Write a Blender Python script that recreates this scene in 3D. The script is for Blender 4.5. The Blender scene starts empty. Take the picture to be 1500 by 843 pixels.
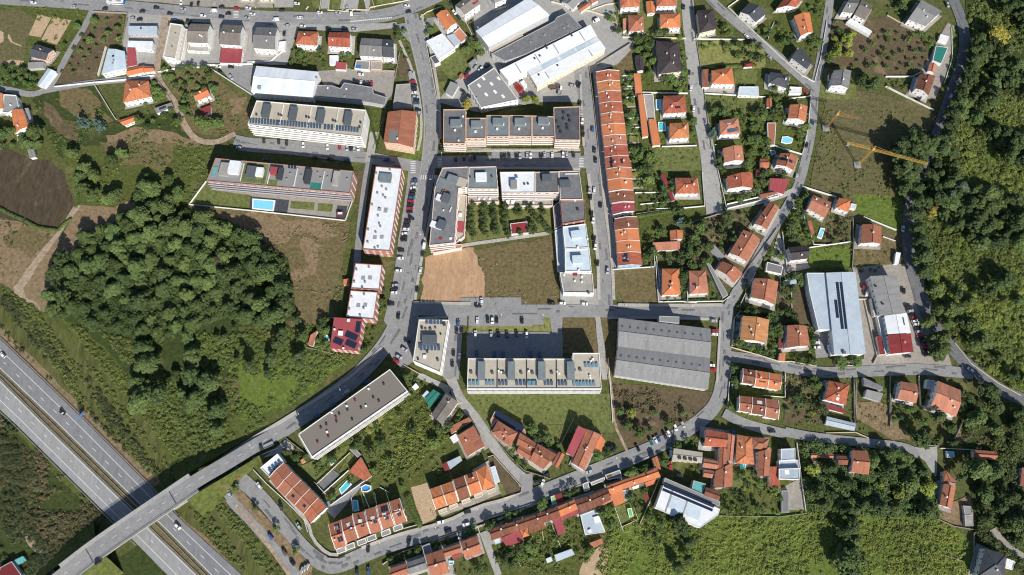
import bpy, math, random
import numpy as np
from mathutils import Vector, noise as mnoise
random.seed(7); RS = np.random.RandomState(7)
scn = bpy.context.scene
COL = scn.collection
# ---------------------------------------------------------------- camera model
F = 1070.0; HC = 455.0; T = math.radians(17.0)
cT, sT = math.cos(T), math.sin(T)
def P(px, py, z=0.0):
    """point of the photograph -> place on the level z of the real ground plan"""
    dx = (px-750)/F; dy = (421.5-py)/F
    wy = dy*cT + sT; wz = dy*sT - cT
    s = (z-HC)/wz
    return (dx*s, wy*s, z)
FR = {}
for i, c in enumerate('abcdef'):
    for r, oy in ((1,0),(2,200),(3,400),(4,623)):
        FR[c+str(r)] = (240*i, oy, 3.8333)
FR['g'] = (860,600,7.025); FR['h'] = (600,560,6.483); FR['i'] = (720,580,6.483); FR['j'] = (700,700,6.483)
FR['k'] = (820,650,6.483); FR['l'] = (540,740,7.5); FR['m'] = (140,0,5.77); FR['n'] = (400,0,5.77)
FR['o'] = (640,0,5.0); FR['p'] = (1180,560,4.6875); FR['q'] = (1300,640,4.155); FR['r'] = (420,600,5.267); FR['0'] = (0,0,1.0)
def fp(fr, x, y):
    o = FR[fr]; return (o[0]+x/o[2], o[1]+y/o[2])
def pts(fr, s):
    return [fp(fr, *map(float, t.split(',')[:2])) for t in s.split()]
def W(p, z=0.0): return P(p[0], p[1], z)

# ---------------------------------------------------------------- materials
MATS = {}
def nt(name):
    m = bpy.data.materials.new(name); m.use_nodes = True
    n = m.node_tree; b = n.nodes['Principled BSDF']; return m, n, b
def mixrgb(n, fac, a, b):
    x = n.nodes.new('ShaderNodeMix'); x.data_type = 'RGBA'
    if isinstance(fac, float): x.inputs[0].default_value = fac
    else: n.links.new(fac, x.inputs[0])
    for i, v in ((6,a),(7,b)):
        if isinstance(v, tuple): x.inputs[i].default_value = (*v,1)
        else: n.links.new(v, x.inputs[i])
    return x.outputs[2]
def ramp(n, src, lo, hi):
    r = n.nodes.new('ShaderNodeMapRange'); n.links.new(src, r.inputs[0])
    r.inputs[1].default_value = lo; r.inputs[2].default_value = hi; return r.outputs[0]
def noise(n, coord, sc, det=4, rough=.6, dist=0):
    t = n.nodes.new('ShaderNodeTexNoise'); n.links.new(coord, t.inputs['Vector'])
    t.inputs['Scale'].default_value = sc; t.inputs['Detail'].default_value = det
    t.inputs['Roughness'].default_value = rough; t.inputs['Distortion'].default_value = dist
    return t.outputs[0]
def tc(n, which='Object'):
    return n.nodes.new('ShaderNodeTexCoord').outputs[which]
def bump(n, b, src, st, dist=.3):
    x = n.nodes.new('ShaderNodeBump'); x.inputs['Strength'].default_value = st; x.inputs['Distance'].default_value = dist
    n.links.new(src, x.inputs['Height']); n.links.new(x.outputs[0], b.inputs['Normal'])
def ground(name, cols, s1=.02, s2=.12, s3=1.2, rough=.95, bst=.5, stretch=None):
    """three albedos mixed by noises of three sizes"""
    m, n, b = nt(name); c = tc(n)
    g = 1.0 if name in ('m_sand','m_orange','m_paving','m_concrete','m_court','m_gravel') else (1.22 if name.startswith(('m_asphalt','m_motor')) else (1.12 if name in ('m_dry','m_soil','m_plough','m_track','m_drygreen') else (1.12 if name in ('m_ground','m_meadow','m_meadowdark','m_bank','m_field') else 1.25)))
    cols = [tuple(v*g*(k if (g>1.01 and g!=1.22) else 1) for v,k in zip(q,((1.04,.98,.92) if name in ('m_dry','m_soil','m_plough','m_track') else ((1.02,1.0,.86) if name in ('m_meadow','m_bank','m_ground','m_field','m_drygreen') else (.94,1.03,.86))))) for q in cols]
    if stretch:
        mp = n.nodes.new('ShaderNodeMapping'); n.links.new(c, mp.inputs[0])
        mp.inputs['Rotation'].default_value = (0,0,stretch[0]); mp.inputs['Scale'].default_value = (1,stretch[1],1); c2 = mp.outputs[0]
    else: c2 = c
    f1 = ramp(n, noise(n, c, s1, 5), .40, .60); f2 = ramp(n, noise(n, c2, s2, 6, .65), .42, .60); f3n = noise(n, c2, s3, 5, .75)
    f3 = ramp(n, f3n, .35, .68)
    x = mixrgb(n, f1, cols[0], cols[1]); x = mixrgb(n, f2, x, cols[2])
    veg = g<1.3 and g>1.01 and not name.startswith(('m_asphalt','m_motor')); d = tuple(v*(.42 if veg else .62) for v in cols[0]); l = tuple(min(1,v*(1.6 if veg else 1.35)) for v in cols[2])
    y = mixrgb(n, f3, d, l); x = mixrgb(n, .5 if veg else .4, x, y)
    if veg:   # tufts and bare spots a couple of metres wide
        f4 = ramp(n, noise(n, c2, .42, 5, .7), .36, .66); dk = mixrgb(n, f4, tuple(v*.50 for v in cols[0]), tuple(v*1.5 for v in cols[2])); x = mixrgb(n, .52, x, dk)
        f5 = ramp(n, noise(n, c, .055, 6, .7, .6), .56, .66); br = tuple((cols[1][i]*1.15+(.16,.125,.075)[i]*.5) for i in range(3))
        m5 = n.nodes.new('ShaderNodeMath'); m5.operation = 'MULTIPLY'; m5.inputs[1].default_value = .22 if name in ('m_lawn','m_bright','m_lawnyellow') else .5; n.links.new(f5, m5.inputs[0]); x = mixrgb(n, m5.outputs[0], x, br)
    else:
        f6 = ramp(n, noise(n, c, .35, 6, .75), .35, .68); x = mixrgb(n, .22, x, mixrgb(n, f6, tuple(v*.6 for v in cols[0]), tuple(min(1,v*1.35) for v in cols[2])))
    n.links.new(x, b.inputs['Base Color']); b.inputs['Roughness'].default_value = rough
    b.inputs['Specular IOR Level'].default_value = .15
    bump(n, b, f3n, bst, .5)
    MATS[name] = m; return m
def surf(name, col, var=.15, sc=.6, rough=.8, spec=.3, metal=0, dirt=None, dsc=.15, rnd=.0, bst=0, uv=False, hue=0):
    """a built surface: base albedo, fine variation, stains"""
    m, n, b = nt(name); c = tc(n, 'UV' if uv else 'Object')
    if uv:
        mp = n.nodes.new('ShaderNodeMapping'); n.links.new(c, mp.inputs[0]); mp.inputs['Scale'].default_value = (1,.22,1); c = mp.outputs[0]
    oi = n.nodes.new('ShaderNodeObjectInfo')
    ad = n.nodes.new('ShaderNodeVectorMath'); ad.operation = 'ADD'; n.links.new(c, ad.inputs[0])
    ml = n.nodes.new('ShaderNodeVectorMath'); ml.operation = 'SCALE'; n.links.new(oi.outputs['Location'], ml.inputs[0]); ml.inputs['Scale'].default_value = .7
    n.links.new(ml.outputs[0], ad.inputs[1]); c = ad.outputs[0]
    f = noise(n, c, sc, 5, .7)
    dk = tuple(v*(1-var*1.6) for v in col); lt = tuple(min(.95, v*(1+var)) for v in col)
    x = mixrgb(n, ramp(n, f, .32, .68), dk, lt)
    if dirt:
        g2 = ramp(n, noise(n, c, dsc*3.3, 6, .75, .4), .55, .70); m2 = n.nodes.new('ShaderNodeMath'); m2.operation = 'MULTIPLY'; m2.inputs[1].default_value = .5; n.links.new(g2, m2.inputs[0]); x = mixrgb(n, m2.outputs[0], x, tuple(v*.72 for v in dirt))
        g = ramp(n, noise(n, c, dsc, 6, .7), .48, .72); x = mixrgb(n, g, x, dirt)
    if rnd:
        hs = n.nodes.new('ShaderNodeHueSaturation'); n.links.new(x, hs.inputs['Color'])
        r = n.nodes.new('ShaderNodeMapRange'); n.links.new(oi.outputs['Random'], r.inputs[0]); r.inputs[3].default_value = 1-rnd; r.inputs[4].default_value = 1+rnd
        n.links.new(r.outputs[0], hs.inputs['Value'])
        if hue:
            r2 = n.nodes.new('ShaderNodeMapRange'); n.links.new(oi.outputs['Random'], r2.inputs[0]); r2.inputs[3].default_value = .5-hue; r2.inputs[4].default_value = .5+hue
            n.links.new(r2.outputs[0], hs.inputs['Hue'])
        x = hs.outputs[0]
    n.links.new(x, b.inputs['Base Color']); b.inputs['Roughness'].default_value = rough
    b.inputs['Specular IOR Level'].default_value = spec; b.inputs['Metallic'].default_value = metal
    if bst: bump(n, b, f, bst, .1)
    MATS[name] = m; return m
# ground covers
ground('m_ground', [(.060,.072,.026),(.105,.092,.048),(.085,.098,.036)])
ground('m_meadow', [(.055,.070,.022),(.100,.090,.042),(.085,.105,.030)], s1=.015, s2=.1, bst=.8)
ground('m_meadowdark', [(.034,.046,.016),(.060,.055,.026),(.050,.064,.022)], s1=.03, s2=.2, bst=.9)
ground('m_bank', [(.060,.072,.026),(.046,.046,.022),(.100,.108,.040)], s1=.02, s2=.09, bst=.9, stretch=(math.radians(45),.22))
ground('m_dry', [(.175,.130,.080),(.110,.095,.050),(.215,.165,.105)], s1=.025, s2=.15, bst=.6)
ground('m_drygreen', [(.118,.092,.052),(.066,.084,.028),(.150,.120,.068)], s1=.02, s2=.13, bst=.6)
ground('m_field', [(.100,.098,.050),(.070,.082,.034),(.120,.105,.060)], s1=.03, s2=.2)
ground('m_plough', [(.062,.046,.036),(.084,.064,.048),(.066,.056,.036)], s1=.018, s2=.08, bst=.5, stretch=(.5,.3))
ground('m_orange', [(.41,.255,.145),(.34,.20,.11),(.47,.31,.19)], s1=.05, s2=.2, s3=.6, bst=.5, stretch=(1.2,.3))
ground('m_sand', [(.44,.31,.19),(.38,.26,.155),(.50,.37,.24)], s1=.05, s2=.3)
ground('m_soil', [(.125,.092,.062),(.17,.125,.085),(.09,.078,.045)], s1=.05, s2=.3)
ground('m_lawn', [(.088,.104,.034),(.085,.092,.034),(.130,.128,.052)], s1=.06, s2=.4, bst=.3)
ground('m_lawnyellow', [(.17,.165,.055),(.13,.14,.045),(.20,.18,.075)], s1=.06, s2=.4, bst=.3)
ground('m_park', [(.150,.140,.055),(.19,.16,.08),(.12,.125,.045)], s1=.06, s2=.3, bst=.3)
ground('m_bright', [(.074,.104,.022),(.062,.082,.022),(.120,.145,.036)], s1=.03, s2=.15, bst=.9)
ground('m_track', [(.27,.22,.165),(.20,.17,.12),(.32,.27,.21)], s1=.05, s2=.5)
ground('m_gravel', [(.30,.27,.235),(.24,.22,.19),(.35,.32,.28)], s1=.05, s2=.3, bst=.2)
ground('m_asphalt', [(.215,.215,.215),(.165,.168,.172),(.235,.232,.225)], s1=.03, s2=.16, s3=.8, rough=.9, bst=.1)
ground('m_asphaltdark', [(.125,.128,.135),(.105,.108,.115),(.145,.145,.148)], s1=.03, s2=.25, s3=.8, rough=.9, bst=.1)
ground('m_motor', [(.170,.172,.178),(.145,.148,.155),(.185,.186,.188)], s1=.02, s2=.12, s3=.8, rough=.9, bst=.1, stretch=(math.radians(45),.12))
ground('m_motorpale', [(.235,.235,.235),(.205,.206,.208),(.255,.254,.25)], s1=.02, s2=.12, s3=.8, rough=.9, bst=.1, stretch=(math.radians(45),.12))
ground('m_concrete', [(.34,.33,.31),(.27,.26,.245),(.38,.37,.345)], s1=.05, s2=.25, bst=.1)
ground('m_paving', [(.40,.37,.33),(.33,.305,.27),(.45,.42,.38)], s1=.08, s2=.5, bst=.1)
ground('m_court', [(.06,.063,.075),(.05,.053,.06),(.075,.078,.09)], s1=.1, s2=.5, bst=.1)
surf('m_mark', (.72,.72,.70), .15, 1.5, .7)
surf('m_kerb', (.45,.43,.40), .12, .5, .85)
# roofs
TD = (.16,.065,.04)
surf('r_orange', (.47,.158,.080), .26, .7, .9, .15, dirt=(.30,.135,.09), dsc=.4, rnd=.2, uv=True, hue=.012)
surf('r_bright', (.58,.20,.085), .12, .5, .85, .2, dirt=(.46,.17,.085), dsc=.25, rnd=.06, uv=True)
surf('r_brown', (.235,.095,.058), .25, .6, .9, .15, dirt=(.13,.075,.055), dsc=.35, rnd=.12, uv=True)
surf('r_redbrown', (.39,.155,.092), .22, .6, .9, .15, dirt=(.25,.115,.08), dsc=.3, rnd=.12, uv=True)
surf('r_tan', (.50,.235,.10), .15, .5, .9, .15, dirt=(.38,.2,.10), dsc=.3, rnd=.05, uv=True)
surf('r_pinkish', (.47,.20,.125), .16, .5, .9, .15, dirt=(.33,.16,.11), dsc=.3, rnd=.1, uv=True)
surf('r_crimson', (.34,.065,.075), .12, .4, .55, .35, dirt=(.27,.08,.08), dsc=.2, rnd=.08, uv=True)
surf('r_dkred', (.22,.035,.035), .15, .5, .6, .3, rnd=.1, uv=True)
surf('r_slate', (.062,.068,.078), .15, .5, .65, .35, dirt=(.09,.09,.095), dsc=.2, rnd=.12, uv=True)
surf('r_darkbrown', (.058,.046,.048), .2, .5, .75, .3, rnd=.08, uv=True)
surf('r_grey', (.22,.215,.21), .16, .5, .9, .2, dirt=(.15,.145,.14), dsc=.2, rnd=.14, uv=True)
surf('r_greybrown', (.215,.190,.165), .14, .5, .9, .2, dirt=(.14,.125,.11), dsc=.2, rnd=.1, uv=True)
surf('r_fibre', (.265,.262,.258), .15, .35, .9, .2, dirt=(.235,.235,.23), dsc=.12, uv=True)
surf('r_white', (.73,.75,.76), .07, .25, .6, .3, dirt=(.62,.64,.66), dsc=.12)
surf('r_whitecool', (.74,.78,.81), .07, .25, .5, .4, dirt=(.60,.66,.70), dsc=.1, uv=True)
surf('r_bluegrey', (.42,.48,.535), .07, .25, .5, .4, dirt=(.35,.41,.47), dsc=.1, rnd=.06)
surf('r_paleblue', (.54,.62,.68), .07, .25, .5, .4, dirt=(.42,.52,.58), dsc=.1)
surf('r_concrete', (.37,.345,.31), .12, .3, .9, .2, dirt=(.25,.235,.215), dsc=.14, rnd=.06)
surf('r_beige', (.46,.415,.335), .1, .3, .9, .2, dirt=(.36,.33,.27), dsc=.15)
surf('r_bitumen', (.155,.158,.165), .12, .4, .9, .2, dirt=(.21,.21,.212), dsc=.15, rnd=.14)
surf('r_bitdark', (.082,.088,.10), .12, .4, .8, .25, dirt=(.12,.125,.135), dsc=.15)
surf('r_greenish', (.17,.205,.215), .1, .4, .8, .25, dirt=(.22,.25,.255), dsc=.15)
surf('r_teal', (.12,.38,.36), .1, .5, .6)
surf('r_green', (.03,.19,.15), .1, .5, .7)
surf('r_limegreen', (.16,.50,.10), .1, .5, .6)
surf('r_paintgreen', (.26,.5,.2), .1, .5, .7)
# walls and details
surf('w_white', (.78,.77,.74), .06, .4, .85, .2, dirt=(.62,.60,.56), dsc=.3, rnd=.05)
surf('w_cream', (.66,.58,.44), .08, .4, .85, .2, dirt=(.55,.48,.36), dsc=.3, rnd=.05)
surf('w_pink', (.62,.42,.33), .08, .4, .85, .2, rnd=.05)
surf('w_peach', (.66,.43,.29), .1, .6, .85, .2)
surf('w_palepink', (.70,.56,.50), .08, .6, .85, .2)
surf('w_brick', (.40,.23,.18), .15, .7, .9, .2)
surf('w_brickbright', (.38,.17,.12), .12, .7, .9, .2)
surf('w_stone', (.34,.31,.27), .18, .8, .95, .2, dirt=(.22,.2,.17), dsc=.5, rnd=.1)
surf('w_grey', (.42,.42,.42), .1, .5, .85, .2)
surf('w_blue', (.22,.36,.55), .1, .5, .8, .2)
surf('d_dark', (.05,.05,.055), .2, .6, .6, .3)
surf('d_grey', (.28,.29,.30), .12, .6, .7, .3)
surf('d_white', (.82,.82,.80), .05, .6, .6, .3)
surf('d_steel', (.55,.57,.60), .1, 1., .35, .5, metal=.6)
surf('d_slategrey', (.10,.115,.13), .1, .6, .6, .3)
surf('d_yellow', (.48,.30,.07), .12, .6, .6, .3)
surf('d_rust', (.30,.17,.075), .2, .8, .8, .2)
surf('d_wood', (.16,.10,.055), .2, .8, .85, .2)
surf('d_deck', (.20,.125,.095), .12, .8, .8, .2)
surf('d_red', (.42,.04,.035), .1, .8, .6)
surf('d_blue', (.04,.17,.45), .1, .8, .6)
surf('d_rubber', (.02,.02,.02), .1, 1, .9)
def shiny(name, col, rough=.15, spec=.5, coat=0):
    m, n, b = nt(name); c = tc(n); f = noise(n, c, 1.5, 3)
    n.links.new(mixrgb(n, f, tuple(v*.85 for v in col), tuple(min(1,v*1.12) for v in col)), b.inputs['Base Color'])
    b.inputs['Roughness'].default_value = rough; b.inputs['Specular IOR Level'].default_value = spec; b.inputs['Coat Weight'].default_value = coat
    MATS[name] = m
shiny('x_glass', (.035,.045,.06), .12, .6); shiny('x_bluglass', (.10,.17,.24), .12, .6)
shiny('x_solar', (.022,.030,.055), .18, .6); shiny('x_blueroof', (.045,.08,.135), .25, .6)
shiny('x_skylight', (.10,.20,.27), .2, .6)
CARCOL = {'w':('white',(.80,.80,.80)),'s':('silver',(.42,.44,.46)),'g':('grey',(.17,.18,.19)),'k':('black',(.022,.024,.028)),'b':('blue',(.045,.11,.24)),
          'r':('red',(.42,.025,.03)),'t':('teal',(.02,.16,.18)),'n':('brown',(.10,.06,.045))}
for k,(nm,c) in CARCOL.items(): shiny('c_'+k, c, .28, .5, .5)
def water(name, col):
    m, n, b = nt(name); c = tc(n); f = noise(n, c, .9, 3, .5, 1)
    n.links.new(mixrgb(n, f, tuple(v*.88 for v in col), tuple(min(1,v*1.1) for v in col)), b.inputs['Base Color'])
    b.inputs['Roughness'].default_value = .08; bump(n, b, f, .15, .05); MATS[name] = m
water('x_pool', (.22,.62,.78)); water('x_poolturq', (.08,.55,.62)); water('x_poolblue', (.06,.28,.62))
def leafmat(name, a, b_, c_, rnd=.25, trans=.12):
    a, b_, c_ = [tuple(v*1.5 for v in q) for q in (a, b_, c_)]
    m, n, b = nt(name); c = tc(n); oi = n.nodes.new('ShaderNodeObjectInfo')
    ls_ = n.nodes.new('ShaderNodeVectorMath'); ls_.operation = 'ADD'; n.links.new(oi.outputs['Location'], ls_.inputs[0]); n.links.new(c, ls_.inputs[1])
    fw = ramp(n, noise(n, ls_.outputs[0], .022, 3, .6), .38, .62)
    f = ramp(n, noise(n, c, .45, 3, .6), .3, .7); f2 = ramp(n, noise(n, c, 2.2, 2, .6), .3, .7)
    x = mixrgb(n, f, a, b_); x = mixrgb(n, f2, x, c_)
    x = mixrgb(n, fw, x, mixrgb(n, .45, x, tuple(v*1.25 for v in b_)))
    hs = n.nodes.new('ShaderNodeHueSaturation'); n.links.new(x, hs.inputs['Color'])
    r = n.nodes.new('ShaderNodeMapRange'); n.links.new(oi.outputs['Random'], r.inputs[0]); r.inputs[3].default_value = 1-rnd; r.inputs[4].default_value = 1+rnd
    n.links.new(r.outputs[0], hs.inputs['Value'])
    wn = n.nodes.new('ShaderNodeTexWhiteNoise'); wn.noise_dimensions = '1D'; n.links.new(oi.outputs['Random'], wn.inputs['W'])
    r2 = n.nodes.new('ShaderNodeMapRange'); n.links.new(wn.outputs['Value'], r2.inputs[0]); r2.inputs[3].default_value = .488; r2.inputs[4].default_value = .510
    n.links.new(r2.outputs[0], hs.inputs['Hue']); n.links.new(hs.outputs[0], b.inputs['Base Color'])
    b.inputs['Roughness'].default_value = .7; b.inputs['Specular IOR Level'].default_value = .2
    MATS[name] = m
leafmat('l_wood', (.026,.047,.016), (.076,.100,.030), (.048,.072,.022), .34)
leafmat('l_garden', (.035,.062,.018), (.075,.105,.028), (.05,.08,.022), .3)
leafmat('l_bright', (.075,.110,.020), (.15,.17,.03), (.10,.13,.026), .25)
leafmat('l_dark', (.022,.040,.015), (.052,.072,.024), (.036,.055,.018), .2)
leafmat('l_pale', (.050,.072,.042), (.088,.112,.066), (.066,.09,.052), .15)
leafmat('l_conifer', (.045,.085,.065), (.09,.14,.11), (.065,.11,.085), .2)
leafmat('l_yellow', (.12,.115,.022), (.21,.17,.035), (.15,.13,.028), .15)
leafmat('l_scrub', (.045,.062,.018), (.095,.120,.030), (.07,.085,.025), 0)
leafmat('l_scrubbright', (.055,.085,.018), (.150,.168,.036), (.095,.12,.025), 0)
leafmat('l_scrubdark', (.026,.038,.014), (.055,.060,.024), (.038,.045,.02), 0)
leafmat('l_scrubdry', (.11,.10,.045), (.18,.15,.08), (.10,.075,.045), 0)
leafmat('l_scrubbrown', (.062,.050,.026), (.105,.078,.045), (.05,.058,.022), 0)
surf('m_bark', (.10,.075,.05), .3, 2, .95)

# ---------------------------------------------------------------- mesh helpers
def link(o, parent=None):
    COL.objects.link(o)
    if parent is not None: o.parent = parent
    return o
class MB:
    def __init__(s): s.v=[]; s.f=[]; s.m=[]; s.uv=[]
    def face(s, co, mi=0, uv=None):
        b=len(s.v); s.v += [tuple(c) for c in co]; s.f.append(tuple(range(b,b+len(co)))); s.m.append(mi)
        s.uv.append(uv or [(0,0)]*len(co))
    def prism(s, poly, z0, z1, mi=0, top=True, bottom=True, mtop=None):
        n=len(poly)
        if top: s.face([(x,y,z1) for x,y in poly], mi if mtop is None else mtop)
        if bottom: s.face([(x,y,z0) for x,y in reversed(poly)], mi)
        for i in range(n):
            a=poly[i]; b=poly[(i+1)%n]
            s.face([(a[0],a[1],z0),(b[0],b[1],z0),(b[0],b[1],z1),(a[0],a[1],z1)], mi)
    def box(s, cx, cy, z0, lx, ly, h, ang=0, mi=0, taper=1.0):
        c,sn=math.cos(ang),math.sin(ang)
        def q(k): return [(cx+c*x*k-sn*y*k, cy+sn*x*k+c*y*k) for x,y in ((-lx/2,-ly/2),(lx/2,-ly/2),(lx/2,ly/2),(-lx/2,ly/2))]
        a=q(1); b=q(taper)
        s.face([(x,y,z0+h) for x,y in b],mi); s.face([(x,y,z0) for x,y in reversed(a)],mi)
        for i in range(4):
            j=(i+1)%4
            s.face([(*a[i],z0),(*a[j],z0),(*b[j],z0+h),(*b[i],z0+h)],mi)
    def bar(s, p, q, w, mi=0):
        p=Vector(p); q=Vector(q); d=(q-p)
        if d.length<1e-6: return
        d.normalize(); u=d.cross(Vector((0,0,1)))
        if u.length<.01: u=Vector((1,0,0))
        u.normalize(); v=d.cross(u); h=w/2
        r=[u*h+v*h, -u*h+v*h, -u*h-v*h, u*h-v*h]
        for i in range(4):
            j=(i+1)%4; s.face([p+r[i],q+r[i],q+r[j],p+r[j]],mi)
        s.face([p+x for x in r],mi); s.face([q+x for x in reversed(r)],mi)
    def cyl(s, cx, cy, z0, r, h, n=10, mi=0, r2=None):
        r2 = r if r2 is None else r2
        a=[(cx+r*math.cos(i*2*math.pi/n), cy+r*math.sin(i*2*math.pi/n)) for i in range(n)]
        b=[(cx+r2*math.cos(i*2*math.pi/n), cy+r2*math.sin(i*2*math.pi/n)) for i in range(n)]
        s.face([(x,y,z0+h) for x,y in b],mi); s.face([(x,y,z0) for x,y in reversed(a)],mi)
        for i in range(n):
            j=(i+1)%n; s.face([(*a[i],z0),(*a[j],z0),(*b[j],z0+h),(*b[i],z0+h)],mi)
    def mesh(s, name, mats):
        me=bpy.data.meshes.new(name); me.from_pydata(s.v,[],s.f)
        for m in (mats if isinstance(mats,(list,tuple)) else [mats]): me.materials.append(MATS[m])
        me.polygons.foreach_set('material_index', s.m)
        u=me.uv_layers.new(name='UVMap'); flat=[c for f in s.uv for t in f for c in t]
        u.data.foreach_set('uv', flat); me.update(); return me
    def build(s, name, mats, parent=None, loc=None):
        o=bpy.data.objects.new(name, s.mesh(name,mats)); link(o,parent)
        if loc: o.location=loc
        return o
def empty(name, loc, rz=0):
    o=bpy.data.objects.new(name,None); o.empty_display_size=1; o.location=loc; o.rotation_euler=(0,0,rz); return link(o)
def tag(o, label=None, cat=None, group=None, kind=None):
    if label: o['label']=label
    if cat: o['category']=cat
    if group: o['group']=group
    if kind: o['kind']=kind
    return o
def area(p): return .5*sum(p[i][0]*p[(i+1)%len(p)][1]-p[(i+1)%len(p)][0]*p[i][1] for i in range(len(p)))
def inpoly(x,y,p):
    c=False; n=len(p); j=n-1
    for i in range(n):
        xi,yi=p[i][0],p[i][1]; xj,yj=p[j][0],p[j][1]
        if (yi>y)!=(yj>y) and x<(xj-xi)*(y-yi)/(yj-yi)+xi: c=not c
        j=i
    return c
def inset(p, d):
    """inset a ccw polygon by d"""
    n=len(p); out=[]
    for i in range(n):
        a=Vector(p[i-1][:2]); b=Vector(p[i][:2]); c=Vector(p[(i+1)%n][:2])
        e1=(b-a).normalized(); e2=(c-b).normalized(); n1=Vector((-e1.y,e1.x)); n2=Vector((-e2.y,e2.x))
        k=n1+n2; L=max(.35, 1+n1.dot(n2)); out.append(tuple(b+k*(d/L)))
    return out
def ordinal(n):
    return {1:'first',2:'second',3:'third',4:'fourth',5:'fifth',6:'sixth',7:'seventh',8:'eighth',9:'ninth',10:'tenth',11:'eleventh',12:'twelfth'}.get(n, '%dth'%n)

# ---------------------------------------------------------------- setting sheets
ZL=[0.0]
BLOCK=[]    # footprints (world polygons) that vegetation keeps clear of
ROADPTS=[]  # (x,y,r)
def nextz(step=.003): ZL[0]+=step; return ZL[0]
def ragged(p, amp, step=4.0):
    out=[]; n=len(p)
    for i in range(n):
        a=Vector(p[i][:2]); b=Vector(p[(i+1)%n][:2]); L=(b-a).length; k=max(1,int(L/step)); d=(b-a)/max(L,1e-6); nn=Vector((-d.y,d.x))
        for j in range(k):
            q=a+(b-a)*(j/k); w=mnoise.noise(Vector((q.x*.09,q.y*.09,3)))*1.3+mnoise.noise(Vector((q.x*.35,q.y*.35,9)))*.7
            out.append(tuple(q+nn*(w*amp)))
    return out
def patch(name, fr, s, mat, amp=1.2, block=False, label=None):
    w=[W(q) for q in pts(fr,s)]; w=[(x[0],x[1]) for x in w]
    if area(w)<0: w=w[::-1]
    if amp: w=ragged(w, amp)
    b=MB(); z=nextz(); b.face([(x,y,z) for x,y in w]); o=b.build(name,mat); tag(o,label,None,None,'structure')
    if block: BLOCK.append(w)
    return o
def densify(line, step):
    out=[line[0]]
    for a,b in zip(line,line[1:]):
        L=math.dist(a[:2],b[:2]); k=max(1,int(L/step))
        for j in range(1,k+1): out.append(tuple(a[i]+(b[i]-a[i])*j/k for i in range(len(a))))
    return out
def smooth(line, it=2):
    for _ in range(it):
        o=[line[0]]
        for a,b in zip(line,line[1:]):
            o.append(tuple(a[i]*.75+b[i]*.25 for i in range(len(a)))); o.append(tuple(a[i]*.25+b[i]*.75 for i in range(len(a))))
        o.append(line[-1]); line=o
    return line
def normals(line):
    out=[]
    for i in range(len(line)):
        a=line[max(0,i-1)]; b=line[min(len(line)-1,i+1)]; d=Vector((b[0]-a[0],b[1]-a[1])).normalized(); out.append((-d.y,d.x))
    return out
def ribbon(line, o1, o2, zadd, mb, mi=0):
    nn=normals(line)
    f=lambda o,i:(o[i] if isinstance(o,(list,tuple)) else o)
    for i in range(len(line)-1):
        a,b=line[i],line[i+1]; na,nb=nn[i],nn[i+1]
        mb.face([(a[0]+na[0]*f(o2,i),a[1]+na[1]*f(o2,i),a[2]+zadd),(a[0]+na[0]*f(o1,i),a[1]+na[1]*f(o1,i),a[2]+zadd),
                 (b[0]+nb[0]*f(o1,i+1),b[1]+nb[1]*f(o1,i+1),b[2]+zadd),(b[0]+nb[0]*f(o2,i+1),b[1]+nb[1]*f(o2,i+1),b[2]+zadd)],mi)
def wline(fr, s):
    out=[]
    o=FR[fr]
    for t in s.split():
        c=list(map(float,t.split(','))); z=c[2] if len(c)>2 else 0.0
        out.append(P(o[0]+c[0]/o[2], o[1]+c[1]/o[2], z))
    return out
def road(name, fr, s, w, mat='m_asphalt', sm=2, marks=None, block=True):
    ln=wline(fr,s)
    if sm: ln=smooth(ln,sm)
    ln=densify(ln,8); b=MB()
    if isinstance(w,(tuple,list)):
        k=len(ln)-1; ws=[(w[0]+(w[1]-w[0])*i/k)/2 for i in range(k+1)]
    else: ws=[w/2]*len(ln)
    ribbon(ln,[-x for x in ws],ws,nextz(),b); o=b.build(name,mat); tag(o,None,None,None,'structure')
    if block:
        for i,p in enumerate(densify(ln,3)): ROADPTS.append((p[0],p[1],max(ws)))
    return ln
def dashes(ln, off, on, gap, w, zadd, mb):
    ln=densify(ln,1.0); acc=0; nn=normals(ln)
    L=0; seg=[]
    for i in range(len(ln)):
        if i: L+=math.dist(ln[i][:2],ln[i-1][:2])
        ph=L%(on+gap)
        if ph<on or gap==0: seg.append((ln[i][0]+nn[i][0]*off, ln[i][1]+nn[i][1]*off, ln[i][2]))
        else:
            if len(seg)>1: ribbon(seg,-w/2,w/2,zadd,mb)
            seg=[]
    if len(seg)>1: ribbon(seg,-w/2,w/2,zadd,mb)
def free(x,y,r):
    for q in BLOCKB:
        if q[0]-r<x<q[1]+r and q[2]-r<y<q[3]+r:
            if inpoly(x,y,q[4]): return False
            for i in range(len(q[4])):
                a=q[4][i-1]; b=q[4][i]; dx,dy=b[0]-a[0],b[1]-a[1]; t=max(0,min(1,((x-a[0])*dx+(y-a[1])*dy)/(dx*dx+dy*dy+1e-9)))
                if math.hypot(x-a[0]-t*dx,y-a[1]-t*dy)<r: return False
    k=(int(x//20),int(y//20))
    for i in (-1,0,1):
        for j in (-1,0,1):
            for p in RG.get((k[0]+i,k[1]+j),()):
                if math.hypot(x-p[0],y-p[1])<p[2]+r*.8: return False
    return True
BLOCKB=[]; RG={}
def index_blocks():
    for p in BLOCK:
        xs=[q[0] for q in p]; ys=[q[1] for q in p]; BLOCKB.append((min(xs),max(xs),min(ys),max(ys),p))
    for p in ROADPTS: RG.setdefault((int(p[0]//20),int(p[1]//20)),[]).append(p)
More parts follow.
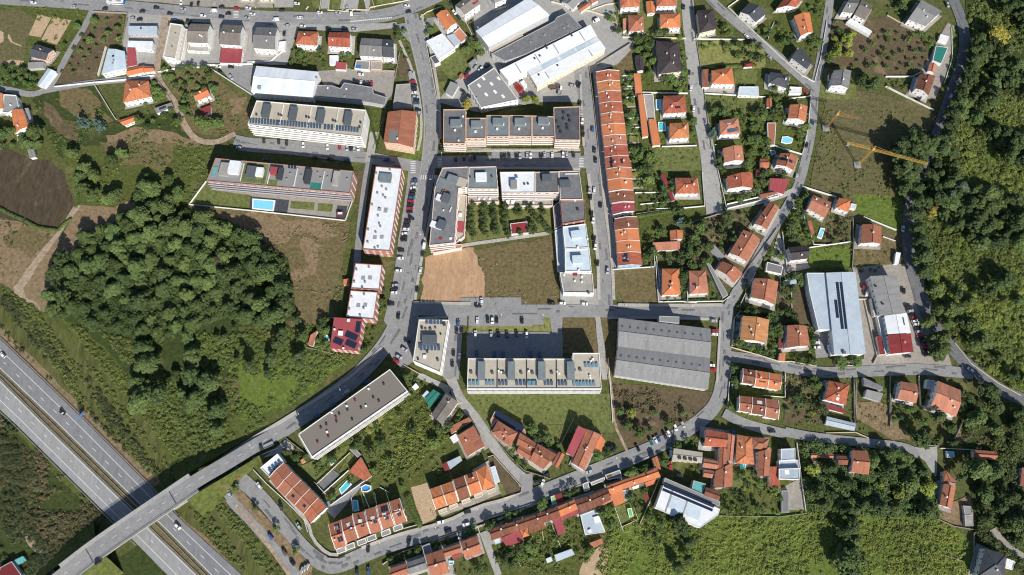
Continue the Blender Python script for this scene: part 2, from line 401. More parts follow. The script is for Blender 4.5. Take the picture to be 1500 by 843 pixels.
# ---------------------------------------------------------------- buildings
rndp=random.Random(5); APZ=[0]
BLD=[]       # (x, y, nick) landmarks for labels
WINM={}
def winmesh(kind, w, h):
    k=(kind,round(w,1),round(h,1))
    if k not in WINM:
        b=MB(); t=.09
        # local: x along wall, y outward, z up; the origin is the centre at the wall face
        fm={'house':'d_white','dark':'d_slategrey','shutter':'d_white'}[kind]
        for x0,x1,z0,z1 in ((-w/2,w/2,h/2-t,h/2),(-w/2,w/2,-h/2,-h/2+t),(-w/2,-w/2+t,-h/2+t,h/2-t),(w/2-t,w/2,-h/2+t,h/2-t),(-.03,.03,-h/2+t,h/2-t)):
            b.prism([(x0,0),(x1,0),(x1,.07),(x0,.07)],z0,z1,0)
        b.prism([(-w/2+t,0),(w/2-t,0),(w/2-t,.03),(-w/2+t,.03)],-h/2+t,h/2-t,1)
        b.prism([(-w/2-.1,0),(w/2+.1,0),(w/2+.1,.18),(-w/2-.1,.18)],-h/2-.08,-h/2,0)
        WINM[k]=b.mesh('window',[fm,'x_glass'])
    return WINM[k]
def put_window(root, a, b, t, z, kind, w, h, name='window'):
    dx,dy=b[0]-a[0],b[1]-a[1]; L=math.hypot(dx,dy); x=a[0]+dx*t; y=a[1]+dy*t
    o=bpy.data.objects.new(name, winmesh(kind,w,h)); link(o,root)
    ang=math.atan2(dy,dx)+math.pi   # outward of a ccw polygon is to the right of the edge
    o.location=(x,y,z); o.rotation_euler=(0,0,ang)
    return o
def roofz(kind, pr, x, y):
    if kind in ('g','h'):
        e,f,half,rise,h=pr
        d=abs((f[1]-e[1])*x-(f[0]-e[0])*y+f[0]*e[1]-f[1]*e[0])/max(.01,math.dist(e,f))
        return h+max(0,rise*(1-d/half))+.2
    if kind=='m':
        a,b,wd,rise,h=pr
        d=abs((b[1]-a[1])*x-(b[0]-a[0])*y+b[0]*a[1]-b[1]*a[0])/max(.01,math.dist(a,b))
        return h+rise*(1-min(1,d/wd))+.2
    return pr
def B(nick, fr, s, h, typ, roof, wall='w_white', cat='house', name=None, pitch=.36, items=(), floors=None, win='house', bal=False,
      chim=0, group=None, ridge=.5, winall=True, parapet=None, cap=True, spacing=3.4, under=True, balmat=None, party=False):
    party = party or (group is not None and any(w in group for w in ('terrace','trio','row houses','five row','five-house')) and typ[0]=='g' and 'bottom' not in group)
    name = name or cat.replace(' ','_')
    if roof=='r_orange' and not group: roof=rndp.choice(['r_orange','r_orange','r_orange','r_pinkish'])
    q=[W(p,h) for p in pts(fr,s)]; q=[(a[0],a[1]) for a in q]
    k=typ[0]; org=(q[0],q[1])
    if k in 'ghm' and typ[1:]=='b': q=q[1:]+q[:1]
    if area(q)<0:
        q = [q[1],q[0],q[3],q[2]] if (len(q)==4 and k in 'ghm') else q[::-1]
    cx=sum(p[0] for p in q)/len(q); cy=sum(p[1] for p in q)/len(q)
    root=empty(name,(cx,cy,0)); tag(root,nick,cat,group)
    lq=[(p[0]-cx,p[1]-cy) for p in q]
    BLOCK.append([tuple(p) for p in q]); BLD.append((cx,cy,nick))
    ov={'g':.35,'h':.4,'m':.2,'f':0}[k]
    foot=inset(lq,ov) if ov else lq
    T_=.2
    wb=MB(); rb=MB(); uvs=lambda a,b,c,d:None
    if k=='f':
        ph=.55 if parapet is None else parapet
        inn=inset(foot,.38)
        zr=h-ph
        n=len(foot)
        for i in range(n):
            j=(i+1)%n
            a,b,c,d=foot[i],foot[j],inn[j],inn[i]
            wb.face([(*a,0),(*b,0),(*b,h),(*a,h)]); wb.face([(*a,h),(*b,h),(*c,h),(*d,h)]); wb.face([(*d,h),(*c,h),(*c,zr-.1),(*d,zr-.1)])
        wo=wb.build('wall',wall,root)
        rb.prism(inn,zr-.25,zr); ro=rb.build('roof',roof,root); pr=zr; kk='f'
    else:
        A,Bq,C,D=[Vector((*p,h)) for p in lq[:4]]
        def uvf(face,e0,e1):   # u along eave, v up the slope
            ax=(e1-e0).normalized(); return [((p-e0).dot(ax), (p-e0-(p-e0).dot(ax)*ax).length) for p in face]
        if k in 'gh':
            E=A.lerp(D,ridge); Fq=Bq.lerp(C,ridge); half=((E-A).length+(Fq-Bq).length)/2; rise=half*pitch if ridge==.5 else half*pitch
            axis=(Fq-E); L=axis.length; axis.normalize()
            if k=='h':
                cut=min(half*.95, L*.47); E=E+axis*cut; Fq=Fq-axis*cut
            E.z=Fq.z=h+rise
            up=Vector((0,0,T_))
            top=[([A,Bq,Fq,E],A,Bq),([C,D,E,Fq],C,D)]
            if k=='h': top+= [([Bq,C,Fq],Bq,C),([D,A,E],D,A)]
            for fc,e0,e1 in top:
                rb.face([p+up for p in fc],0,uvf(fc,e0,e1)); rb.face([p for p in reversed(fc)],0)
            for a,b in ((A,Bq),(C,D)) + (((Bq,C),(D,A)) if k=='h' else ((Bq,Fq),(Fq,C),(D,E),(E,A))):
                rb.face([a,b,b+up,a+up],0)
            ro=rb.build('roof',roof,root)
            if cap:
                cb=MB(); cb.bar(E+up*1.3,Fq+up*1.3,.32)
                if k=='h':
                    for p,r in ((A,E),(D,E),(Bq,Fq),(C,Fq)): cb.bar(p+up*1.15,r+up*1.25,.26)
                cb.build('ridge_cap',roof,ro)
            if party:
                for a_,e_,d_ in ((A,E,D),(Bq,Fq,C)):
                    pm=MB(); pm.bar(a_+up*1.6,e_+up*1.6,.32); pm.bar(e_+up*1.6,d_+up*1.6,.32); pm.build('party_wall','w_white',ro)
            if cat=='house' and h>=5 and not party:
                ap=inset(lq,-rndp.uniform(.8,2.2)); zz=APZ[0]; APZ[0]+=.0015; am=MB(); am.face([(x_+cx,y_+cy,zz) for x_,y_ in ap])
                tag(am.build('house_paving',rndp.choice(['m_paving','m_concrete','m_gravel','m_paving'])),None,None,None,'structure')
            fe=foot; zi=h+ (rise/half)*ov-.03
            n=4
            for i in range(4):
                j=(i+1)%4; wb.face([(*fe[i],0),(*fe[j],0),(*fe[j],zi),(*fe[i],zi)])
            if k=='g':
                e=Vector(fe[0]).lerp(Vector(fe[3]),ridge); f=Vector(fe[1]).lerp(Vector(fe[2]),ridge); zt=h+rise-.03
                wb.face([(*fe[1],zi),(*fe[2],zi),(f.x,f.y,zt)]); wb.face([(*fe[3],zi),(*fe[0],zi),(e.x,e.y,zt)])
            wo=wb.build('wall',wall,root)
            pr=((E.x,E.y),(Fq.x,Fq.y),half,rise,h); kk=k
            if k=='h' and math.dist(pr[0],pr[1])<.5: pr=((E.x,E.y),(E.x+axis.x,E.y+axis.y),half,rise,h)
        else:   # mono pitch: high along A-B, low along C-D
            rise=((D-A).length+(C-Bq).length)/2*pitch; up=Vector((0,0,.15)); hi=Vector((0,0,rise))
            A2,B2=A+hi,Bq+hi; fc=[A2,B2,C,D]
            rb.face([p+up for p in fc],0,uvf([A,Bq,C,D],D,C)); rb.face(list(reversed(fc)),0)
            for a,b in ((A2,B2),(B2,C),(C,D),(D,A2)): rb.face([a,b,b+up,a+up],0)
            ro=rb.build('roof',roof,root)
            fe=foot; zs=[h+rise-.05,h+rise-.05,h-.02,h-.02]
            for i in range(4):
                j=(i+1)%4; wb.face([(*fe[i],0),(*fe[j],0),(*fe[j],zs[j]),(*fe[i],zs[i])])
            wo=wb.build('wall',wall,root)
            pr=((A.x,A.y),(Bq.x,Bq.y),(D-A).length,rise,h); kk='m'
    # window openings
    n=len(foot); fl=floors if floors is not None else max(1,int(round(h/3.1)))
    south=[]
    if fl>0 and cat not in ('shed','canopy'):
        budget=96; edges=[]
        for i in range(n):
            a,b=foot[i],foot[(i+1)%n]; L=math.dist(a,b); ny=-(b[0]-a[0])/max(L,.1)   # outward normal y
            edges.append((ny,i,a,b,L))
        edges.sort()
        for ny,i,a,b,L in edges:
            if L<3: continue
            nw=max(1,int(L/spacing)); 
            if ny>-.5 and not winall: continue
            if nw*fl>budget: nw=budget//fl
            if nw<1: break
            for f_ in range(fl):
                zz=(f_+.55)*(h/fl) if h/fl<4 else f_*3.1+1.7
                for t in range(nw):
                    if budget<=0: break
                    big=(bal and ny<-.5)
                    if f_==0 and t==nw//2 and ny<-.5 and cat=='house':
                        put_window(root,a,b,(t+.5)/nw,1.1,'dark',1.1,2.1,'door'); continue
                    put_window(root,a,b,(t+.5)/nw,zz,win,2.2 if big else 1.3,1.6 if big else 1.25); budget-=1
    if bal:
        for i in range(n):
            a,b=foot[i],foot[(i+1)%n]; L=math.dist(a,b); ny=-(b[0]-a[0])/max(L,.1); nx=(b[1]-a[1])/max(L,.1)
            if L>8 and (ny<-.5 if bal=='S' else abs(ny)>.3 or abs(nx)>.5) and ny<.5:
                for f_ in range(1,fl):
                    z=f_*(h/fl)-.1; m=MB(); o=(nx,ny)
                    dp=1.1
                    m.prism([(a[0]+o[0]*.02,a[1]+o[1]*.02),(a[0]+o[0]*dp,a[1]+o[1]*dp),(b[0]+o[0]*dp,b[1]+o[1]*dp),(b[0]+o[0]*.02,b[1]+o[1]*.02)],z,z+.16)
                    p1=(a[0]+o[0]*dp,a[1]+o[1]*dp); p2=(a[0]+o[0]*(dp+.1),a[1]+o[1]*(dp+.1)); p3=(b[0]+o[0]*(dp+.1),b[1]+o[1]*(dp+.1)); p4=(b[0]+o[0]*dp,b[1]+o[1]*dp)
                    m.prism([p1,p2,p3,p4],z,z+.95); m.build('balcony',balmat or (wall if bal!='S' else 'w_white'),root)
    # things on the roof that belong to it
    rnd=random.Random(int(cx*31+cy*17))
    d0=Vector((lq[1][0]-lq[0][0],lq[1][1]-lq[0][1])); a0=math.atan2(d0.y,d0.x)
    if k=='f': a0=math.atan2(org[1][1]-org[0][1],org[1][0]-org[0][0])
    for _ in range(chim):
        u,v=rnd.uniform(.2,.8),rnd.uniform(.25,.75)
        x=(lq[0][0]*(1-u)+lq[1][0]*u)*(1-v)+(lq[-1][0]*(1-u)+lq[2][0]*u)*v; y=(lq[0][1]*(1-u)+lq[1][1]*u)*(1-v)+(lq[-1][1]*(1-u)+lq[2][1]*u)*v
        z=roofz(kk,pr,x,y); m=MB(); m.box(x,y,z-.5,.75,.6,1.5,a0); m.box(x,y,z+1.0,.95,.8,.14,a0); m.build('chimney',wall if k!='f' else 'd_white',ro)
    for it in items:
        kd,x,y,L,Wd,H,mt=it[:7]; an=a0+(math.radians(it[7]) if len(it)>7 else 0)
        p=W(fp(fr,x,y),h); x,y=p[0]-cx,p[1]-cy
        m=MB()
        if kk=='f' or H>=.5:
            z=roofz(kk,pr,x,y) if kk!='f' else pr
            if kd=='solar_panel':     # a tilted rack of panels facing south
                c,sn=math.cos(an),math.sin(an)
                rows=max(1,int(L/1.9)); tl=min(.8,Wd*.35)
                for r_ in range(rows):
                    xx=-L/2+(r_+.5)*L/rows; w2=L/rows*.36
                    co=[]
                    for (ux,uy,uz) in ((xx-w2,-Wd/2,.2),(xx+w2,-Wd/2,.2),(xx+w2,Wd/2,.2+tl),(xx-w2,Wd/2,.2+tl)):
                        co.append((x+c*ux-sn*uy,y+sn*ux+c*uy,z+uz))
                    dn=[(a,b,e-.06) for a,b,e in co]; m.face(co); m.face(dn[::-1])
                    for q_ in range(4): m.face([dn[q_],dn[(q_+1)%4],co[(q_+1)%4],co[q_]])
            elif kd=='vent':
                m.box(x,y,z-.02,L,Wd,H,an); m.box(x,y,z+H-.03,L*1.15,Wd*1.15,.1,an)
            elif kd=='stair_housing':
                m.box(x,y,z-.02,L,Wd,H,an,0); m.box(x,y,z+H-.021,L+.3,Wd+.3,.12,an,0)
            else: m.box(x,y,z-.02,L,Wd,H,an)
        else:
            c,sn=math.cos(an),math.sin(an)
            nx_=max(1,int(L/1.05)) if kd=='solar_panel' else 1; ny_=max(1,int(Wd/1.7)) if kd=='solar_panel' else 1
            g=.06 if kd=='solar_panel' else 0
            for iu in range(nx_):
                for iv in range(ny_):
                    co=[]
                    for ux,uy in ((iu/nx_+g/L,iv/ny_+g/Wd),((iu+1)/nx_-g/L,iv/ny_+g/Wd),((iu+1)/nx_-g/L,(iv+1)/ny_-g/Wd),(iu/nx_+g/L,(iv+1)/ny_-g/Wd)):
                        X=x+c*(ux-.5)*L-sn*(uy-.5)*Wd; Y=y+sn*(ux-.5)*L+c*(uy-.5)*Wd; co.append((X,Y,roofz(kk,pr,X,Y)+H))
                    dn=[(a,b,e-H-.02) for a,b,e in co]; m.face(co); m.face(dn[::-1])
                    for q_ in range(4): m.face([dn[q_],dn[(q_+1)%4],co[(q_+1)%4],co[q_]])
        m.build(kd,mt,ro)
    return root
# ---------------------------------------------------------------- labels
def near(x,y,skip=0):
    bst=sorted(BLD,key=lambda b:(b[0]-x)**2+(b[1]-y)**2); return bst[skip][2]
PEND=[]   # things waiting for a unique label: (obj, look, place, px, py)
def later(o, look, cat, place, x, y, group): o['category']=cat; o['group']=group; PEND.append((o,look,place,x,y))
def resolve():
    d={}
    for t in PEND: d.setdefault((t[1],t[2]),[]).append(t)
    for (look,place),l in d.items():
        if len(l)==1: l[0][0]['label']=f"{look} {place}"; continue
        xs=[t[3] for t in l]; ys=[t[4] for t in l]
        hor=(max(xs)-min(xs))>=(max(ys)-min(ys))
        l.sort(key=lambda t:(t[3] if hor else -t[4]))
        n=len(l)
        for i,t in enumerate(l):
            pos=('the left' if hor else 'the top')
            o_=('leftmost ' if hor else 'topmost ') if i==0 else (('rightmost ' if hor else 'lowest ') if i==n-1 else '')
            t[0]['label']= (f"{o_}{look} {place}" if o_ else f"{ordinal(i+1)} {look} from {pos} {place}")
# ---------------------------------------------------------------- vehicles
CARM={}
def carmesh(col, typ):
    k=(col,typ)
    if k in CARM: return CARM[k]
    c='c_'+col
    if typ=='van': L,Wd,H,hood,x0,x1,zb=5.0,2.0,2.1,.95,-2.4,1.75,1.05
    else: L,Wd,H,hood,x0,x1,zb=4.35,1.85,1.48,.85,-2.0,1.05,.82
    def prof(): return [(-L/2,.35),(-L/2+.05,zb-.08),(-L/2+.35,zb),(x1+.2,zb),(L/2-.35,zb-.14),(L/2,.55),(L/2-.02,.3)]
    b=MB(); pf=prof(); hw=Wd/2
    secs=[(-hw+.02,.93),(-hw+.14,1.0),(hw-.14,1.0),(hw-.02,.93)]
    def ring(y,sc): return [(x*(.97 if abs(y)>hw-.1 else 1),y,.28+(z-.28)*sc) for x,z in pf]
    rings=[ring(y,sc) for y,sc in secs]; n=len(pf)
    for a,b2 in zip(rings,rings[1:]):
        for i in range(n):
            j=(i+1)%n; b.face([a[i],a[j],b2[j],b2[i]])
    b.face(rings[0][::-1]); b.face(rings[-1])
    # roof panel and pillars
    rx0,rx1=(x0+.35,x1-.75) if typ!='van' else (x0+.1,x1-.6)
    rw=hw-.28
    g=MB()
    base=[(x0,-hw+.1),(x1,-hw+.1),(x1,hw-.1),(x0,hw-.1)]; top=[(rx0,-rw),(rx1,-rw),(rx1,rw),(rx0,rw)]
    for i in range(4):
        j=(i+1)%4; g.face([(*base[i],zb-.01),(*base[j],zb-.01),(*top[j],H-.04),(*top[i],H-.04)])
    b.prism([(rx0-.04,-rw-.04),(rx1+.04,-rw-.04),(rx1+.04,rw+.04),(rx0-.04,rw+.04)],H-.045,H)
    if typ=='van':
        b.prism([(x0+.02,-hw+.08),(x1-1.3,-hw+.08),(x1-1.3,hw-.08),(x0+.02,hw-.08)],zb-.02,H-.02)
    else:
        for s_ in (-1,1): b.bar((x0+1.3,s_*(hw-.09),zb),(x0+1.35,s_*rw,H-.02),.1)
    w=MB()
    r=.32
    for i in range(12):
        a1=i*math.pi/6; a2=(i+1)*math.pi/6
        p=lambda a,y:(r*math.cos(a),y,r*math.sin(a))
        w.face([p(a1,-.1),p(a2,-.1),p(a2,.1),p(a1,.1)])
    w.face([(r*math.cos(i*math.pi/6),-.1,r*math.sin(i*math.pi/6)) for i in range(12)][::-1]); w.face([(r*math.cos(i*math.pi/6),.1,r*math.sin(i*math.pi/6)) for i in range(12)])
    l=MB(); l.box(0,0,-.08,.08,.32,.16)
    if ('w',) not in CARM: CARM[('w',)]=w.mesh('wheel','d_rubber'); CARM[('l',)]=l.mesh('headlight','d_white')
    CARM[k]=(b.mesh('body',c), g.mesh('window_glass','x_glass'), L, Wd); return CARM[k]
def inst(name, me, parent, loc): o=bpy.data.objects.new(name,me); link(o,parent); o.location=loc; return o
CN={'hat':'car','van':'van'}
def car(x,y,z,ang,col,typ,place,group):
    body,glass,L,Wd=carmesh(col,typ)
    nm='parked_car' if 'parked' in place or 'standing' in place else 'moving_car'
    if typ=='van': nm='van'
    r=empty(nm,(x,y,z),ang)
    inst('body',body,r,(0,0,0)); inst('window_glass',glass,r,(0,0,0))
    for sx in (-.31*L,.31*L):
        for sy in (-Wd/2+.1,Wd/2-.1): inst('wheel',CARM[('w',)],r,(sx,sy,.32))
    for sy in (-.6,.6): inst('headlight',CARM[('l',)],r,(L/2-.03,sy,.62))
    later(r, f"{CARCOL[col][0]} {'van' if typ=='van' else 'car'}", 'van' if typ=='van' else 'car', place, x, y, group)
def cars(fr, s, ang, place, group=None, z=.42):
    """'x,y,c' or 'x,y,c,angle' or with trailing V for a van; ang is 'h', 'v' or degrees in the picture"""
    for t in s.split():
        c=t.split(','); x,y=float(c[0]),float(c[1]); typ='van' if 'V' in c[2] else 'hat'; col=c[2][0]
        a=ang
        if len(c)>3: a=c[3]
        a={'h':0,'v':90}.get(a,a); a=float(a)+random.uniform(-2.5,2.5)
        if random.random()<.35: a+=180
        p=fp(fr,x,y); w=W(p,z+.5)
        # direction in the picture -> direction on the ground
        q=W((p[0]+math.cos(math.radians(a))*4,p[1]-math.sin(math.radians(a))*4),z+.5)
        car(w[0],w[1],z,math.atan2(q[1]-w[1],q[0]-w[0]),col,typ,place,group or ('cars '+place))
# ---------------------------------------------------------------- vegetation
def leaves(centers, radii, n, size, flat=.75, up=.35, rs=RS):
    """leaf quads over lumpy blobs -> (N*4,3)"""
    out=[]
    for c,r in zip(centers,radii):
        k=max(6,int(n*r*r))
        d=rs.normal(size=(k,3)); d/=np.linalg.norm(d,axis=1)[:,None]; d[:,2]=np.where(d[:,2]<-.35,-d[:,2],d[:,2])
        rr=r*(.72+.38*rs.rand(k))[:,None]
        p=np.array(c)+d*rr*np.array([1,1,flat])
        nn=d*.7+rs.normal(size=(k,3))*.55+np.array([0,0,up]); nn/=np.linalg.norm(nn,axis=1)[:,None]
        t=np.cross(nn,rs.normal(size=(k,3))); t/=np.linalg.norm(t,axis=1)[:,None]; b=np.cross(nn,t)
        s=(size*(.6+.8*rs.rand(k)))[:,None]/2
        q=np.stack([p-t*s-b*s,p+t*s-b*s*.8,p+t*s*.8+b*s,p-t*s*.9+b*s*.9],axis=1); out.append(q.reshape(-1,3))
    return np.concatenate(out)
def quadmesh(name, v, mat):
    n=len(v)//4; me=bpy.data.meshes.new(name); me.vertices.add(n*4); me.vertices.foreach_set('co',v.astype(np.float32).ravel())
    me.loops.add(n*4); me.loops.foreach_set('vertex_index',np.arange(n*4,dtype=np.int32)); me.polygons.add(n)
    me.polygons.foreach_set('loop_start',np.arange(0,n*4,4,dtype=np.int32)); me.materials.append(MATS[mat]); me.update(calc_edges=True); return me
TREES={}
def treekind(kind):
    if kind in TREES: return TREES[kind]
    spec={ # crown radius, height of crown base, height, blobs, leaf size, material, leaf density
     'wood':(5.0,3.0,10,30,.62,'l_wood',38,8),'tall':(4.3,3.5,11,24,.6,'l_dark',38,4),'pale':(4.5,3,10,24,.62,'l_pale',34,2),
     'yellow':(4.2,2.6,9,15,.7,'l_yellow',28,2),'bright':(3.4,1.6,6.5,12,.6,'l_bright',32,3),'garden':(2.7,1.5,5.5,13,.45,'l_garden',44,5),
     'dark':(2.6,1.8,6,9,.5,'l_dark',36,3),'fruit':(1.9,1.0,3.6,7,.42,'l_garden',44,3),'conifer':(3.0,.8,9,0,.5,'l_conifer',0,2),
     'bush':(1.35,.2,2.0,5,.36,'l_garden',55,4),'bushb':(1.3,.2,1.8,5,.36,'l_bright',55,3),'orchard':(2.6,1.2,5.2,9,.45,'l_dark',40,3),'bare':(3.6,3,9,0,.2,'m_bark',0,1)}[kind]
    R,zb,Ht,nb,ls,mt,dens,var=spec; L=[]
    for v_ in range(var):
        rs=np.random.RandomState(hash(kind)%1000+v_*7 if False else sum(map(ord,kind))+v_*13)
        cs=[];rr=[]
        if kind=='conifer':
            for i in range(9):
                z=zb+i*(Ht-zb)/9; r=R*(1-i/9.5)
                for j in range(max(1,int(7*(1-i/9)))):
                    a=rs.rand()*6.28; cs.append((math.cos(a)*r*.65,math.sin(a)*r*.65,z)); rr.append(max(.45,r*.42))
            v=leaves(cs,rr,26,ls,.45,.1,rs)
        elif kind=='bare':
            m=MB()
            for i in range(26):
                a=rs.rand()*6.28; e=rs.uniform(.3,1.2); d=Vector((math.cos(a)*math.cos(e),math.sin(a)*math.cos(e),math.sin(e))); p=Vector((0,0,3+rs.rand()*2)); q=p+d*rs.uniform(2.5,4.6)
                m.bar(p,q,.16)
                for j in range(5):
                    s=p.lerp(q,.35+.13*j); dd=(d+Vector(rs.normal(size=3))*.6).normalized(); m.bar(s,s+dd*1.5,.09)
            me=m.mesh('crown','m_bark')
        else:
            # an uneven outline: radius by direction, with gaps
            ph=rs.rand(3)*6.28
            for i in range(nb):
                a=i*2.399+rs.rand()*.6; q=math.sqrt((i+.4)/nb); lob=1+.22*math.sin(2*a+ph[0])+.14*math.sin(3*a+ph[1])
                r=R*(((.18+.20*rs.rand()) if nb>20 else (.28+.18*rs.rand()))); d=(R-r*.6)*q*lob
                zc=zb+(Ht-zb)*(.30+.55*(1-q*q)*(.55+.75*rs.rand()))
                cs.append((math.cos(a)*d,math.sin(a)*d,zc)); rr.append(r)
            v=leaves(cs,rr,dens,ls,.75,.75,rs)
        if kind!='bare': me=quadmesh('crown',v,mt)
        t=MB(); tr=max(.1,R*.065)
        t.cyl(0,0,-.2,tr,zb+1.2,7,0,tr*.7)
        if R>1.6:
            for i in range(5):
                a=i*1.26+rs.rand(); t.bar((0,0,zb+.6),(math.cos(a)*R*.55,math.sin(a)*R*.55,zb+(Ht-zb)*.45),tr*.8)
            t.bar((0,0,zb+.6),(0,0,Ht*.8),tr*.9)
        tm=t.mesh('trunk','m_bark'); L.append((me,tm,R))
    TREES[kind]=L; return L
LOOK={'wood':'broad dark green tree','tall':'tall deep green tree','pale':'pale grey green tree','yellow':'yellow leaved tree','bright':'bright yellow green tree',
 'garden':'round green garden tree','dark':'small dark green tree','fruit':'low fruit tree','conifer':'blue green conifer','bush':'small green bush','bushb':'small light green bush','orchard':'clipped round tree','bare':'bare grey leafless tree'}
OBJN={'wood':'woodland_tree','tall':'woodland_tree','pale':'woodland_tree','yellow':'autumn_tree','bright':'leafy_tree','garden':'garden_tree','dark':'garden_tree','fruit':'fruit_tree','conifer':'conifer_tree','bush':'bush','bushb':'bush','orchard':'courtyard_tree','bare':'bare_tree'}
CNT={}
DEFER=[]
FAM={'bush':'bush','bushb':'bush','garden':'gt','dark':'gt'}
def tree(x,y,kind,d=None,label=None,group=None,px=None,now=False):
    me,tm,R=random.choice(treekind(kind)); s=(d/2/R if d else random.uniform(.62,1.38))
    if kind in FAM and not now: DEFER.append((R*s,x,y,kind,d or 2*R*s,label,group)); return
    r=empty(OBJN[kind],(x,y,0),random.uniform(0,6.28)); r.scale=(s*random.uniform(.82,1.2),s*random.uniform(.82,1.2),s**.8*random.uniform(.9,1.1))
    inst('crown',me,r,(0,0,0)); inst('trunk',tm,r,(0,0,0))
    CNT[kind]=CNT.get(kind,0)+1
    cat='bush' if kind.startswith('bush') else 'tree'
    if label: tag(r,label,cat,group or 'trees like '+label)
    else:
        w=TREEPLACE(x,y); tag(r,f"{LOOK[kind]} near the {w}",cat,f"{LOOK[kind]}s near the {w}")
    return r
def TREEPLACE(x,y): return near(x,y)
def zat(p,z): return W(p,z)
def trees(fr,s,kind,d=None,label=None,group=None,z=None):
    for t in s.split():
        c=t.split(','); p=fp(fr,float(c[0]),float(c[1])); dd=float(c[2]) if len(c)>2 else d
        hh={'wood':6,'tall':7,'pale':6,'yellow':5,'bright':4,'conifer':4,'bare':6}.get(kind,2)
        w=W(p,hh); tree(w[0],w[1],kind,dd,label,group)
def scatter(fr,s,kinds,sp,label=None,group=None,keep=1.0,clear=True,prob=None,rmin=1.0,thr=-.12):
    poly=[W(q)[:2] for q in pts(fr,s)]; xs=[q[0] for q in poly]; ys=[q[1] for q in poly]; got=[]
    n=int((max(xs)-min(xs))*(max(ys)-min(ys))/(sp*sp)*14)
    for _ in range(n):
        x=random.uniform(min(xs),max(xs)); y=random.uniform(min(ys),max(ys))
        if not inpoly(x,y,poly): continue
        if any((x-a)**2+(y-b)**2<sp*sp for a,b in got): continue
        if prob and mnoise.noise(Vector((x*.03,y*.03,prob)))<thr: continue
        if random.random()>keep: continue
        if clear and not free(x,y,rmin): continue
        got.append((x,y)); k=random.choice(kinds)
        tree(x,y,k,None,label,group)
    return len(got)
def scrub(name, fr, s, mat, dens, label, r=(.5,1.3), leaf=.5, cover=(.0,1), stretch=None, seed=1, cat='undergrowth', n=16, hgt=.8):
    """ground cover nobody could count: low leafy clumps, one object"""
    poly=[W(q)[:2] for q in pts(fr,s)]; xs=[q[0] for q in poly]; ys=[q[1] for q in poly]; rs=np.random.RandomState(seed)
    m=int((max(xs)-min(xs))*(max(ys)-min(ys))*dens); cs=[];rr=[]
    for _ in range(m):
        x=rs.uniform(min(xs),max(xs)); y=rs.uniform(min(ys),max(ys))
        if not inpoly(x,y,poly): continue
        if stretch:
            a=stretch[0]; u=(x*math.cos(a)+y*math.sin(a))*.012; v=(-x*math.sin(a)+y*math.cos(a))*stretch[1]; w=mnoise.noise(Vector((u,v,seed)))
        else: w=mnoise.noise(Vector((x*.035,y*.035,seed)))+.5*mnoise.noise(Vector((x*.11,y*.11,seed)))
        if w<cover[0]+(rs.rand()-.5)*.25: continue
        if not free(x,y,.6): continue
        k=rs.uniform(*r); cs.append((x,y,k*hgt*.5)); rr.append(k)
    if not cs: return
    v=leaves(cs,rr,n,leaf,.8,1.1,rs); o=bpy.data.objects.new(name,quadmesh(name,v,mat)); link(o); tag(o,label,cat,None,'stuff'); return o
# ---------------------------------------------------------------- walls, pools, lamps
def gwall(fr,s,mat='w_white',h=1.8,w=.28,label=None,cat='wall',name='garden_wall'):
    ln=wline(fr,s)
    ln2=[(p[0],p[1],0) for p in ln]; m=MB(); nn=normals(ln2)
    L=[(p[0]+q[0]*w/2,p[1]+q[1]*w/2) for p,q in zip(ln2,nn)]; R_=[(p[0]-q[0]*w/2,p[1]-q[1]*w/2) for p,q in zip(ln2,nn)]
    for i in range(len(L)-1):
        a,b,c,d=L[i],L[i+1],R_[i+1],R_[i]
        m.face([(*a,h),(*d,h),(*c,h),(*b,h)]); m.face([(*a,0),(*a,h),(*b,h),(*b,0)]); m.face([(*d,0),(*c,0),(*c,h),(*d,h)])
    m.face([(*L[0],0),(*R_[0],0),(*R_[0],h),(*L[0],h)]); m.face([(*L[-1],0),(*L[-1],h),(*R_[-1],h),(*R_[-1],0)])
    o=m.build(name,mat); c=ln[len(ln)//2]
    if label: tag(o,label,cat,'garden and boundary walls')
    else:
        look={'w_white':'white rendered','w_stone':'grey stone','w_grey':'grey concrete','w_cream':'cream'}.get(mat,'dark')
        WALLS.append((o,look,c))
    for p in densify(ln2,1.5): ROADPTS.append((p[0],p[1],.3))
    return o
WALLS=[]
def resolve_walls():
    for o,look,c in WALLS: later(o, f"{look} boundary wall", 'wall', 'by the '+near(c[0],c[1]), c[0],c[1],'garden and boundary walls')
def pool(fr,s,label,mat='x_pool',rim='d_white',h=.15,rimw=.5):
    w=[W(q) for q in pts(fr,s)]; q=[(a[0],a[1]) for a in w]
    if area(q)<0: q=q[::-1]
    cx=sum(p[0] for p in q)/len(q); cy=sum(p[1] for p in q)/len(q); z=APZ[0]+.01
    r=empty('swimming_pool',(cx,cy,0)); tag(r,label,'swimming pool'); lq=[(a-cx,b-cy) for a,b in q]; inn=inset(lq,rimw); m=MB(); n=len(lq)
    for i in range(n):
        j=(i+1)%n; a,b,c,d=lq[i],lq[j],inn[j],inn[i]
        m.face([(*a,z+h),(*b,z+h),(*c,z+h),(*d,z+h)]); m.face([(*a,0),(*b,0),(*b,z+h),(*a,z+h)]); m.face([(*d,z+h),(*c,z+h),(*c,z),(*d,z)])
    m.build('pool_rim',rim,r); m=MB(); m.prism(inset(lq,rimw-.05),z-.1,z+h*.45); m.build('water',mat,r); BLOCK.append(q)
LAMPM=[]
